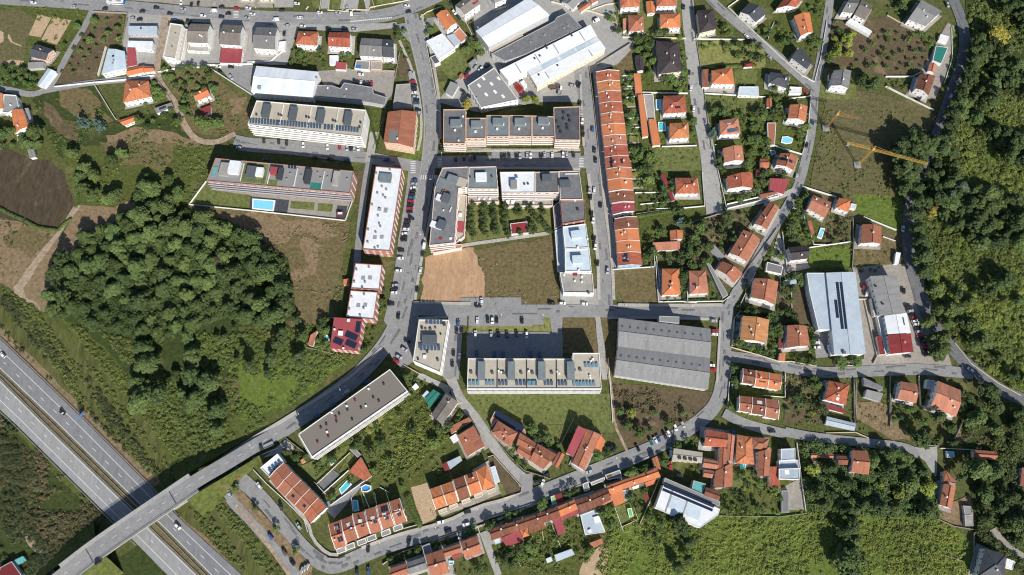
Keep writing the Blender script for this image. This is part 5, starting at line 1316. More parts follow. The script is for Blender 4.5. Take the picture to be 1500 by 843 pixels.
B('pale blue flat garage','0','1083,127 1111,127 1112,141 1081,140',3.2,'f','r_paleblue','w_white',GA,parapet=.2)
B('tall white-gabled orange house','0','1157,154 1183,156 1180,179 1154,174',7,'gb','r_orange','w_white',chim=1,floors=2)
B('orange house with blue roof panels','0','1054,177 1081,173 1085,196 1055,198',6.5,'ha','r_orange','w_white',floors=2,items=[SP(1073,192,8,2.6,.14,'x_blueroof'),SK(1067,184,2.5,2,'d_white')])
B('red slatted pergola roof by the kidney pool','0','1124,180 1137,180 1135,213 1125,213',2.8,'f','r_redbrown','w_white','canopy','pergola',parapet=.1)
B('narrow orange hut in the back garden','0','1123,145 1130,144 1131,158 1123,158',3,'gb','r_orange','w_white',SD_)
B('crimson canopy in the dry garden','0','1090,93 1103,90 1103,98 1089,99',2.6,'ha','r_dkred','w_white','canopy')
B('grey gabled house above the crane field','0','1221,104 1247,104 1243,130 1217,126',7.5,'gb','r_grey','w_white',chim=1,floors=2)
B('orange porch left of the grey gabled house','0','1214,108 1220,108 1219,117 1214,117',3,'ma','r_redbrown','w_white',SD_,pitch=.1)
B('left grey roof of the top right pair','0','1233,18 1244,-2 1260,-1 1250,20',6,'gb','r_grey','w_white',chim=1,floors=2)
B('right grey roof of the top right pair','0','1251,22 1262,1 1279,8 1267,30',6,'gb','r_greybrown','w_white',chim=1,floors=2)
B('string of white shed roofs by the orchard','0','1240,33 1246,27 1278,46 1274,52',2.8,'f','r_white','w_white',SD_,parapet=.1)
B('large pale grey gabled house near the hill road','0','1330,29 1350,0 1380,17 1356,39',6.5,'gb','r_fibre','w_white',chim=2,floors=2,pitch=.25)
B('green tarpaulin court roof','0','1371,67 1389,70 1379,94 1366,89',3,'f','r_green','w_white','canopy','court_canopy',parapet=.05)
B('white container pair above the green canopy','0','1378,50 1391,54 1387,63 1375,59',2.6,'f','r_white','w_white',SD_,parapet=.05)
B('brown-roofed house at the field wall corner','0','1347,110 1370,112 1360,140 1341,130',6.5,'gb','r_brown','w_white',chim=1,floors=2)
B('orange and white sheds below the green canopy','0','1362,92 1372,95 1369,108 1359,104',3,'gb','r_pinkish','w_white',SD_)
# --- right middle
B('orange house left of the wide street, upper','0','989,261 1021,261 1024,284 990,284',6,'ha','r_orange','w_white',chim=2,floors=2)
B('red slanting strip roof','0','967,257 973,256 989,294 984,295',2.8,'ma','r_dkred','w_white',SD_,pitch=.05)
B('orange house right of the wide street, upper','0','1059,218 1087,214 1090,236 1061,239',6.5,'gb','r_orange','w_white',chim=1,floors=2)
B('orange house right of the wide street, lower','0','1065,259 1102,253 1103,276 1067,277',6.5,'gb','r_orange','w_white',chim=1,floors=2)
B('orange house with two dark solar strips','0','1143,225 1169,229 1162,250 1137,242',6.5,'gb','r_redbrown','w_white',chim=1,floors=2,items=[SP(1147,235,2,8,.14,'x_solar'),SP(1151.5,236,2,8,.14,'x_solar')])
B('flat crimson roof by the narrow lane','0','1127,262 1156,263 1148,285 1127,279',3.6,'ma','r_crimson','w_white',GA,pitch=.05)
B('low brown roof along the narrow lane','0','1111,281 1127,281 1140,284 1114,292',3.4,'ga','r_brown','w_white',GA)
B('small square orange roof in the garden','0','1113,233 1126,233 1126,246 1113,247',3,'ga','r_orange','w_white',SD_)
B('small crimson hut in the garden','0','1108,249 1114,249 1114,258 1108,258',2.4,'ma','r_dkred','w_white',SD_,pitch=.1)
B('slanting brown and orange house by the lane','0','1127,297 1141,304 1123,337 1105,328',6,'gb','r_redbrown','w_white',chim=1,floors=2)
B('large brown gabled house by the lane','0','1089,337 1114,351 1094,384 1068,371',7,'gb','r_redbrown','w_white',chim=2,floors=2,pitch=.3)
B('brown-orange house next to the long grey canopy','0','1058,383 1088,401 1075,415 1049,394',5.5,'gb','r_redbrown','w_white',chim=1)
B('white lean-to behind the brown house','0','1046,359 1062,376 1054,381 1041,366',2.8,'ma','r_fibre','w_white',SD_,pitch=.06)
B('long grey diagonal canopy','0','1034,384 1041,388 1067,432 1059,437',2.8,'f','r_fibre','w_grey','canopy','long_canopy',parapet=.05)
B('left orange villa above the cross street','0','970,394 995,394 996,432 970,433',5.5,'hb','r_bright','w_white',chim=2,floors=2,items=[SK(980.5,414,1.8,1.4,'d_dark')])
B('right orange villa above the cross street','0','1009,397 1034,397 1038,430 1011,431',5.5,'hb','r_orange','w_white',chim=1,floors=2,items=[SK(1016,417,1.4,2.2,'d_dark')])
B('long low orange garage roof','0','956,356 996,354 996,366 956,368',3.2,'ma','r_pinkish','w_white',GA,pitch=.08)
B('small orange hut by the white patio','0','981,338 1000,338 1000,351 982,352',3,'gb','r_orange','w_white',SD_)
B('angled orange villa with white-tiled pool deck','0','1191,286 1218,297 1208,320 1183,306',6,'ga','r_orange','w_white',chim=2,floors=2)
B('orange strip roof beside the pool deck','0','1182,325 1187,324 1193,342 1188,345',2.8,'ma','r_orange','w_white',SD_,pitch=.08)
B('orange hipped house above the vegetable plot','0','1229,290 1246,294 1243,311 1225,305',5.5,'ha','r_bright','w_white',floors=2)
B('pale annex beside the orange hipped house','0','1247,298 1255,300 1253,307 1246,305',3,'f','r_paleblue','w_white',SD_,parapet=.1)
B('violet-slate roofed white house','0','1154,363 1184,360 1185,379 1159,382',7,'ga','r_darkbrown','w_white',chim=1,floors=2)
B('grey garage by the gravel drive','0','1124,384 1147,390 1145,402 1122,397',3.2,'f','r_grey','w_white',GA,parapet=.15)
B('brown gabled house on the vacant plot','0','1263,329 1291,333 1291,358 1261,357',6,'gb','r_redbrown','w_white',chim=1,floors=2)
B('narrow white shed at the hill road','0','1312,370 1319,371 1316,387 1310,387',2.6,'ma','r_white','w_white',SD_,pitch=.05)
B('red-brown house by the lane junction','0','1105,408 1140,413 1135,447 1100,436',6.5,'gb','r_redbrown','w_white',chim=1,floors=2)
B('tan-orange house above the lower lane','0','1088,463 1127,469 1122,503 1084,498',6.5,'gb','r_tan','w_white',chim=3,floors=2,pitch=.3)
B('red-brown house beside the blue warehouse','0','1153,477 1182,478 1186,507 1152,510',6.5,'gb','r_redbrown','w_white',chim=2,floors=2)
B('narrow crimson strip roof','0','1142,478 1147,478 1146,511 1141,511',3,'ma','r_dkred','w_white',SD_,pitch=.05)
B('tiny orange roof by the lower lane wall','0','1141,518 1150,518 1150,530 1140,529',3,'ma','r_orange','w_white',SD_,pitch=.1)
B('blue shed roof behind the allotment','0','1147,411 1166,409 1168,415 1150,418',2.6,'ma','r_bluegrey','w_blue',SD_,pitch=.08)
B('large pale blue warehouse with black solar strips','0','1210,400 1253,399 1268,519 1222,520',8,'gb','r_bluegrey','w_white',WH,pitch=.07,ridge=.5,floors=1,
  items=[SP(1227.5,433,1.9,21,.14,'x_solar',0),SP(1233,448,1.9,32,.14,'x_solar',0),SP(1227,453,1.9,13,.14,'x_solar',0)][:0]+[SP(1229.5,448,31,1.9,.14,'x_solar'),SP(1235,448,31,1.9,.14,'x_solar'),SP(1225,453,12,1.9,.14,'x_solar'),V(1235,517,1.6,1,'d_slategrey')])
B('lower bay of the pale blue warehouse','0','1182,400 1210,400 1220,484 1199,483 1186,429',7,'f','r_bluegrey','w_white',WH,parapet=.1,floors=1)
B('upper grey roof of the roadside workshop','0','1274,405 1313,404 1325,459 1289,463',7.5,'gb','r_fibre','w_white',WH,pitch=.1,floors=2,items=[V(1282,420,1,.8,'d_dark'),V(1292,446,1,.8,'d_dark')])
B('white roof bay of the roadside workshop','0','1295,463 1328,459 1334,488 1300,490',7.5,'gb','r_white','w_white',WH,pitch=.1,floors=2,items=[SK(1323,471,5,.8,'d_dark')])
B('red roof bay of the roadside workshop','0','1300,491 1334,489 1338,516 1304,519',7.5,'gb','r_dkred','w_white',WH,pitch=.1,floors=2,items=[V(1324,502,1.4,.6,'r_pinkish')])
B('narrow blue-grey side wing of the workshop','0','1285,464 1294,464 1302,518 1297,519',4,'f','r_bluegrey','w_white',SD_,parapet=.2)
B('narrow red side roof of the workshop','0','1283,493 1290,493 1298,519 1289,520',3.4,'ma','r_dkred','w_white',SD_,pitch=.06)
B('dark side wing of the grey workshop','0','1276,437 1285,436 1290,462 1281,464',4,'f','r_bitumen','w_white',SD_,parapet=.2)
for i,(s,mt) in enumerate((('1088,540 1107,543 1105,564 1087,561','r_brown'),('1107,543 1126,546 1124,569 1105,566','r_bright'),('1126,546 1145,550 1142,572 1124,569','r_bright'))):
    B(f'{["brown left","orange middle","orange right"][i]} house of the upper trio of row houses','0',s,7,'ga',mt,'w_white',chim=1,floors=2,pitch=.3,items=[SK(float(s.split(',')[0])+9,560,4,.8,'d_dark')],group='upper trio of row houses')
for i,(s,mt) in enumerate((('1083,580 1102,582 1100,605 1082,602','r_redbrown'),('1102,582 1121,584 1120,609 1100,606','r_brown'),('1121,584 1140,587 1140,615 1120,611','r_redbrown'))):
    B(f'{["left","middle","right"][i]} brown house of the lower trio of row houses','0',s,7,'ga',mt,'w_white',chim=1,floors=2,pitch=.3,items=[SK(1112,590,3,2,'d_white')] if i==1 else [],group='lower trio of row houses')
B('red pyramid-roofed house below the lower lane','0','1214,558 1244,564 1239,594 1208,586',7,'ha','r_orange','w_white',chim=2,floors=2,items=[SK(1226,585,1.6,1.6,'d_white')])
B('red veranda roof below the pyramid house','0','1206,592 1239,600 1237,606 1205,598',3,'ma','r_dkred','w_white','canopy','veranda_roof',pitch=.1)
B('long glass greenhouse roof','p','145,235 345,285 335,335 135,292',3.2,'ga','r_bluegrey','w_grey','greenhouse','greenhouse',pitch=.2,floors=0)
B('dark weathered shed by the pyramid house','0','1264,553 1293,567 1293,573 1266,565',3.5,'ma','r_bitumen','w_grey',SD_,pitch=.1)
B('grey gabled shed in the dry yard','0','1269,571 1293,577 1289,589 1266,582',3.5,'ma','r_fibre','w_grey',SD_,pitch=.12)
B('terracotta gabled house beside the white clutter','0','1319,559 1343,563 1342,591 1314,585',6,'ga','r_pinkish','w_white',chim=1,floors=2)
B('big terracotta house near the road fork','0','1373,558 1407,572 1400,611 1363,596',6.5,'ga','r_pinkish','w_white',chim=2,floors=2)
B('small slate lean-to beside the big terracotta house','0','1358,556 1370,558 1366,570 1356,568',3.5,'f','r_bluegrey','w_white',SD_,parapet=.2)
# --- bottom right
B('upper left red roof of the tiled cluster','0','1034,629 1067,635 1064,656 1031,654',6,'ga','r_orange','w_white',chim=1,floors=2)
B('narrow red linking roof of the tiled cluster','0','1067,635 1077,639 1073,676 1064,675',5,'gb','r_orange','w_white')
B('brown inner wing of the tiled cluster','0','1054,655 1065,658 1064,688 1052,688',5.5,'gb','r_redbrown','w_white')
B('low left wing of the tiled cluster','0','1031,672 1052,676 1052,688 1029,685',5,'ga','r_orange','w_white')
B('broad lower roof of the tiled cluster','0','1048,690 1073,678 1073,713 1045,715',5,'gb','r_redbrown','w_white',chim=1)
B('small lower left roof of the tiled cluster','0','1031,688 1046,690 1043,701 1030,699',4,'ga','r_orange','w_white')
B('bright hipped roof beside the tiled cluster','0','1080,637 1101,641 1105,681 1077,679',6.5,'hb','r_orange','w_white',chim=1,floors=2)
B('brownish hipped roof by the lower lane','0','1101,641 1127,643 1122,660 1104,657',6,'ha','r_redbrown','w_white',floors=2)
B('long brown gabled house above the small lawn','0','1110,662 1130,657 1126,698 1109,698',6,'gb','r_redbrown','w_white',floors=2,chim=1)
B('stepped orange roof beside the blue-grey house','0','1127,684 1139,684 1143,715 1127,713',4.5,'ma','r_orange','w_white',pitch=.1)
B('upper roof of the modern blue-grey house','0','1144,658 1165,657 1165,674 1144,675',6,'f','r_bluegrey','w_white',parapet=.3)
B('middle roof of the modern blue-grey house','0','1141,675 1169,674 1170,686 1142,686',5,'f','r_bluegrey','w_white',parapet=.3)
B('lower roof of the modern blue-grey house','0','1141,687 1172,686 1171,703 1141,702',7,'f','r_bluegrey','w_white',parapet=.3,items=[SK(1153,692,2.6,2.6,'d_white')])
B('grey slatted canopy by the gravel drive','0','1145,719 1156,719 1156,751 1145,751',2.8,'f','r_grey','w_grey','canopy','drive_canopy',parapet=.05)
B('white factory hall with three black solar strips','0','972,711 1055,746 1052,755 1025,774 960,744',8,'f','r_white','w_white',WH,parapet=.15,floors=1,items=[('solar_array',1009,727,31,1.5,.25,'x_solar',0),('solar_array',1007,732.5,31,1.5,.25,'x_solar',0),('gutter',980,735,.8,13,.2,'d_grey',0),('gutter',1003,746,.8,13,.2,'d_grey',0),('roof_sheet',992,740,9,7,.12,'r_paleblue',0),('roof_sheet',1015,750,9,7,.12,'r_paleblue',0)])
B('pale grey ribbed roof above the solar hall','0','974,700 1055,735 1054,742 972,709',6.5,'f','r_fibre','w_grey',WH,parapet=.1,floors=0)
B('turquoise flat roof beside the solar hall','0','1016,704 1034,709 1029,724 1013,719',6,'f','r_teal','w_grey',GA,parapet=.1,floors=0)
B('brown tiled roof beside the turquoise roof','0','1034,714 1055,721 1053,734 1031,726',7,'ga','r_brown','w_white',GA,floors=0)
B('long cream and grey roof above the factory yard','0','987,657 1029,663 1028,679 984,676',5,'ga','r_beige','w_cream',WH,pitch=.15,floors=1,items=[V(x,y,1.6,.8,'d_dark') for x,y in ((995,671),(1003,672),(1011,673),(1018,674))])
B('red-roofed farmhouse among the trees','p','316,468 425,474 434,636 312,620',6.5,'ga','r_redbrown','w_white',chim=1)
B('lower red roof joined to the farmhouse','p','215,505 300,507 305,570 225,568',5,'ga','r_brown','w_white')
B('narrow pink tiled shed left of the farmhouse','p','40,488 190,492 190,528 35,518',3,'ga','r_pinkish','w_grey',SD_)
B('long red-tiled shed above the gravel yard','0','1425,659 1460,662 1460,674 1426,672',3.6,'ga','r_redbrown','w_white',SD_)
B('long red-roofed cottage in the woods','0','1382,709 1400,712 1394,746 1376,740',5,'gb','r_redbrown','w_white',chim=1,floors=1)
B('pointed red upper wing of the woodland cottage','0','1382,690 1388,692 1401,706 1382,708',4.2,'gb','r_redbrown','w_white')
B('upper concrete tank roof by the cottage','0','1411,741 1423,742 1425,754 1413,753',2.6,'f','r_fibre','w_grey',SD_,parapet=.15)
B('lower concrete tank roof by the cottage','0','1413,754 1425,755 1426,771 1414,771',2.6,'f','r_concrete','w_grey',SD_,parapet=.15)
B('slate pyramid house in the bottom right corner','0','1443,803 1473,814 1471,848 1432,845',7,'ha','r_slate','w_white',chim=1,floors=2)
B('white annex of the bottom right slate house','0','1475,818 1488,823 1483,835 1473,832',3,'f','r_white','w_white',SD_,parapet=.1)
B('red roof cut by the right edge','0','1497,685 1520,690 1520,715 1494,712',5,'gb','r_redbrown','w_white')
patch('wedge_garden','c4','900,185 935,178 1082,352 1075,378 1000,402','m_soil',.3)
patch('wedge_lawn','c4','945,335 980,330 1005,400 985,405','m_lawn',.1)
patch('dry_front_yards','c4','620,480 745,440 955,355 975,385 640,515','m_gravel',.3)
B('long white roof beside the wedge-shaped garden','c4','912,238 940,228 968,318 940,330',3,'f','r_paleblue','w_white',SD_,parapet=.1)
# --- bottom centre
B('dark grey-brown gabled house by the narrow lane','h','345,110 462,192 308,405 205,310',7,'gb','r_greybrown','w_cream',chim=1,floors=2,pitch=.3)
B('green and grey striped shed roof','h','225,68 308,120 190,245 145,160',4,'gb','r_green','w_grey',SD_,pitch=.08)
B('small pale blue hut beside the striped shed','h','165,80 190,100 145,155 118,130',3,'ma','r_paleblue','w_white',SD_,pitch=.1)
B('small white hut in the vines','h','60,10 88,45 50,80 22,48',2.6,'ma','r_white','w_white',SD_,pitch=.1)
B('brown tiled roof behind the garden wall','h','380,425 560,335 595,362 395,495',4.5,'ma','r_redbrown','w_white',pitch=.08)
B('large square brown gabled house by the lane','h','455,512 610,415 715,610 550,708',6.5,'ga' if 0 else 'gb','r_redbrown','w_white',chim=1,floors=2,pitch=.28)
B('white square canopy beside the brown house','h','380,525 440,488 468,545 415,580',3,'f','r_white','w_white','canopy','white_canopy',parapet=.05)
B('pale blue shed roof','h','355,760 480,700 500,745 385,830',3,'ma','r_bluegrey','w_grey',SD_,pitch=.06)
B('red end of the pale blue shed roof','h','308,785 350,755 385,830 335,845',3,'ma','r_dkred','w_grey',SD_,pitch=.06)
B('tiled house with blue solar pool roof','i','60,235 250,350 175,490 -0,350',6.5,'ha','r_redbrown','w_cream',chim=2,floors=2,items=[SK(120,412,1.4,2,'d_dark')])
B('upper tiled wing with dark blue awning','i','30,150 320,320 325,370 225,320 60,220 0,300 -10,230',4,'f','r_pinkish','w_cream',parapet=.1,items=[('awning',165,245,20,4.6,.2,'x_solar',0)])
B('upper brown roof of the tiled lane houses','i','270,350 440,460 395,540 235,470',5.5,'ga','r_redbrown','w_cream',chim=1,floors=2)
B('long brown roof of the tiled lane houses','i','265,460 430,560 355,615 235,540',5.5,'ga','r_redbrown','w_cream',floors=2)
B('wide orange-brown roof of the tiled lane houses','i','440,455 620,560 490,700 360,615',6,'ga','r_redbrown','w_cream',chim=2,floors=2)
B('small gabled roof ending the tiled lane houses','i','640,530 695,560 630,690 575,650',4.5,'gb','r_redbrown','w_cream')
B('crimson-sided brown barn on the green field corner','i','820,290 925,330 960,385 780,590 705,545',7,'f','r_crimson','w_white',parapet=.05,floors=2) if 0 else None
B('crimson metal half of the big brown barn','i','820,288 898,325 778,582 708,543',6.5,'ma','r_crimson','w_white',pitch=.12)
B('brown tiled half of the big barn','i','905,318 1035,370 880,712 765,640',7,'gb','r_redbrown','w_white',chim=2,floors=2,pitch=.3)
B('bright orange annex of the big barn','i','1035,375 1080,430 1040,550 970,520',4,'ma','r_bright','w_white',SD_,pitch=.08)
# row houses bottom
for i,(s,mt) in enumerate((('5,557 75,532 106,680 45,697','r_orange'),('75,532 138,507 172,636 108,663','r_redbrown'),('140,497 205,485 240,608 175,636','r_redbrown'),('210,475 270,457 306,594 243,612','r_redbrown'),('275,450 337,434 376,564 310,589','r_redbrown'),('345,430 404,410 446,540 382,562','r_redbrown'))):
    x=float(s.split(',')[0])
    B(f'{ordinal(i+1)} house from the left in the lower street row','c4',s,7,'ga',mt,'w_white',chim=1,floors=2,pitch=.28,group='lower street row houses',
      items=[SK(x+45,535-i*18+40,2.4,1.8,'d_white'),SP(x+60,640-i*20-40,2.2,2.2)]+([SP(x+50,570,3,3),SP(x+70,640,3,3)] if i==0 else [])+([SP(x+45,470,4,3.4)] if i==4 else []))
for i,(s,mt) in enumerate((('572,360 635,338 672,452 608,475','r_orange'),('635,338 700,315 736,430 672,452','r_orange'),('703,307 766,285 803,400 738,424','r_brown'),('768,283 833,258 868,372 805,398','r_bright'),('834,257 893,222 938,345 870,371','r_bright'))):
    B(f'{["leftmost orange","second orange","dark brown middle","fourth orange","hipped rightmost orange"][i]} house of the five by the sandy plot','c4',s,7,'ga' if i<4 else 'ha',mt,'w_white',chim=0 if i!=3 else 1,floors=2,pitch=.28,group='five row houses by the sandy plot',items=[SP(798,285,2.4,2.6)] if i==3 else [])
for i,(s,mt) in enumerate((('590,295 675,210 722,262 635,358','r_redbrown'),('635,358 722,262 770,308 682,402','r_redbrown'),('682,402 770,308 820,358 735,450','r_redbrown'),('735,450 820,358 868,408 785,500','r_redbrown'),('785,500 868,408 915,465 825,552','r_orange'))):
    B(f'{["top","second","third","fourth","bright orange bottom"][i]} house of the diagonal five-house row','b4',s,7.5,'gb',mt,'w_white',chim=0,floors=2,pitch=.2,ridge=.5,group='diagonal five-house row',items=[SP(728,398,2,1.7)] if i==2 else ([SP(792,453,2,1.7)] if i==3 else []))
B('white flat-roofed end of the diagonal row','b4','540,240 638,160 672,203 590,290',7.5,'f','r_white','w_white',AP,floors=2,items=[SP(625,235,9,3,.2,'x_blueroof')])
B('orange corrugated roof above the turquoise pool','r','480,480 575,368 655,515 605,555',3.2,'ma','r_orange','w_white',GA,pitch=.06,floors=0)
B('small grey roof beside the corrugated orange roof','r','485,310 515,285 575,350 545,372',3,'f','r_fibre','w_grey',SD_,parapet=.1)
B('small pink shed beside the diagonal block','r','105,395 130,375 145,400 120,422',2.4,'ma','r_pinkish','w_pink',SD_,pitch=.1)
for i,(x,y) in enumerate(((75,706),(125,685),(190,660),(245,638),(325,608),(393,580))):
    B(f'{ordinal(i+1)} flat porch roof from the left, lower street row','c4',f'{x-28},{y-8} {x+22},{y-28} {x+30},{y+2} {x-20},{y+20}',3,'f','r_fibre','w_white','canopy','porch_roof',parapet=.15,group='flat porches of the lower street row')
for i,(x,y) in enumerate(((645,488),(705,462),(775,432),(845,400),(920,375))):
    B(f'{ordinal(i+1)} cream porch from the left, sandy plot houses','c4',f'{x-25},{y-8} {x+22},{y-26} {x+28},{y-4} {x-18},{y+14}',3,'f','r_beige','w_cream','canopy','porch_roof',parapet=.15,group='cream porches of the five houses')
# long terrace at the bottom
lt=[('j','110,492 270,440 303,530 130,600','r_brown'),('j','270,440 430,388 462,480 303,530','r_brown'),('j','430,388 600,330 632,428 462,480','r_brown'),('j','600,330 755,275 785,372 632,428','r_brown'),('j','755,275 920,208 945,300 785,372','r_bright'),
    ('k','148,538 310,483 345,605 190,660','r_brown'),('k','310,483 450,428 488,535 345,605','r_brown'),('k','445,405 605,345 632,425 475,480','r_bright'),('k','605,345 770,290 795,370 632,425','r_bright'),('k','770,290 920,232 957,318 795,370','r_bright')]
for i,(fr,s,mt) in enumerate(lt):
    B(f'{ordinal(i+1)} section from the left of the long bottom terrace',fr,s,5.5,'ga',mt,'w_white',chim=1,floors=1,pitch=.3,group='long bottom terrace',ridge=.42,under=False)
B('left red extension behind the long terrace','j','215,580 390,495 440,600 275,655',3.4,'ma','r_crimson','w_white',SD_,pitch=.05)
B('bright square extension behind the long terrace','j','395,485 460,465 490,550 425,572',3.8,'ha','r_bright','w_white',SD_)
B('brown porch behind the long terrace','j','478,470 625,425 645,480 490,530',3.6,'ma','r_brown','w_cream',SD_,pitch=.1)
B('pale blue lean-to at the terrace end','j','150,590 205,572 218,620 165,638',2.8,'f','r_paleblue','w_grey',SD_,parapet=.05)
B('long crimson extension behind the long terrace','j','705,385 790,365 838,520 762,548',3.4,'ma','r_crimson','w_white',SD_,pitch=.05)
B('crimson strip behind the orange terrace roof','j','790,358 945,295 960,345 805,400',3.4,'ma','r_crimson','w_white',SD_,pitch=.05)
B('grey flat extension with white patio','k','195,680 345,625 430,843 240,870',3.2,'f','r_bluegrey','w_white',SD_,parapet=.1,items=[V(285,830,1.5,.8,'d_white'),V(350,720,3,.8,'d_white')])
B('brown strip roof behind the long terrace','k','325,560 490,490 500,545 345,620',4,'ma','r_pinkish','w_white',SD_,pitch=.08)
B('salmon flat extension behind the long terrace','k','470,455 590,420 620,560 520,600',3.6,'ma','r_bright','w_white',SD_,pitch=.05)
B('white roof panel beside the salmon extension','k','585,450 640,438 665,530 610,545',3.4,'f','r_fibre','w_white',SD_,parapet=.05)
B('white strip canopy behind the long terrace','k','685,415 800,372 808,400 695,440',3,'f','r_white','w_white','canopy','strip_canopy',parapet=.05)
B('orange end extension of the long terrace','k','805,375 910,335 905,380 815,415',3.2,'ma','r_bright','w_white',SD_,pitch=.05)
B('orange gatehouse at the right terrace end','k','875,140 925,120 962,250 905,235',4.5,'gb','r_orange','w_white')
B('bright green tarpaulin box on the small lawn','k','640,620 680,610 702,690 660,705',2.2,'f','r_limegreen','d_white',SD_,parapet=.05)
B('crimson shed in the strip gardens','k','785,480 830,455 850,520 815,545',2.5,'ma','r_dkred','w_white',SD_,pitch=.06)
B('green and red twin shed by the street','j','690,180 785,150 805,225 708,258',3,'f','r_paintgreen','w_white',SD_,parapet=.05,items=[('red_sheet',773,195,4.5,5,.1,'r_dkred')])
B('grey flat garage by the street, left','k','215,385 268,362 285,440 235,455',3,'f','r_fibre','w_white',GA,parapet=.15)
B('grey flat garages by the street, middle','k','290,370 425,318 430,350 305,400',3,'f','r_concrete','w_white',GA,parapet=.15)
B('grey flat garages by the street, right','k','430,300 570,250 595,320 450,345',3,'f','r_fibre','w_white',GA,parapet=.15,items=[('dark_sheet',465,315,4,3,.1,'d_wood')])
B('blue-grey slatted shed in the bottom gardens','j','725,735 890,675 920,730 745,800',2.8,'ma','r_bluegrey','w_grey',SD_,pitch=.08)
B('small blue shed in the bottom gardens','j','645,770 695,750 710,790 660,815',2.4,'ma','r_paleblue','w_white',SD_,pitch=.08)
B('red shed by the sandy bottom plot','j','1060,620 1180,575 1190,625 1085,670',2.8,'ma','r_redbrown','w_white',SD_,pitch=.08)
# bottom row (frame l)
B('left brown house of the bottom edge row','l','225,700 405,640 440,760 260,830',6,'ga','r_redbrown','w_white',floors=2)
B('grey gabled house of the bottom edge row','l','418,635 605,570 650,700 445,765',6,'ga','r_grey','w_white',floors=2)
B('tall brown house of the bottom edge row','l','622,550 808,488 895,745 690,800',6.5,'ga','r_redbrown','w_white',chim=2,floors=2)
B('narrow brown house of the bottom edge row','l','812,488 1005,420 1025,520 840,575',5.5,'ga','r_redbrown','w_white',floors=2)
B('right orange-brown house of the bottom edge row','l','1012,405 1195,335 1252,525 1070,598',6.5,'ga','r_redbrown','w_white',chim=1,floors=2)
B('red lean-to in the bottom edge row','l','910,560 1025,525 1035,560 925,600',3,'ma','r_crimson','w_white',SD_,pitch=.05)
B('grey flat entrance roof on the lower street','l','582,455 668,420 698,520 612,550',3.5,'f','r_fibre','w_grey',SD_,parapet=.1)
B('rusty red roof in the bottom left corner','a4','0,800 65,765 122,843 60,900 -20,880',4,'f','r_dkred','w_grey',SD_,parapet=.05)
B('turquoise tarpaulin in the bottom left trees','a4','78,760 130,735 150,760 95,790',2.2,'ma','r_teal','w_grey','canopy','tarpaulin',pitch=.05)
for i,q in enumerate(('405,-20 432,-20 430,12 402,12','475,-20 486,-20 482,14 470,14','505,-20 530,-20 524,14 498,14','530,-20 545,-20 541,14 536,14')): patch('driveway','0',q,'m_concrete',.1)
B('cream house front cut by the top edge, left','0','380,-24 398,-24 398,-4 378,-4',6,'ha','r_fibre','w_cream',floors=2)
B('cream house front cut by the top edge, right','0','352,-24 370,-24 368,-5 350,-5',6,'ha','r_orange','w_cream',floors=2)
index_blocks()
for q in ('300,60 280,85','410,-10 395,85','480,-10 470,90','610,-10 590,90','700,85 640,90 600,105','760,-20 800,90 700,88','860,70 830,-20'): gwall('n',q,'w_cream',1.1)
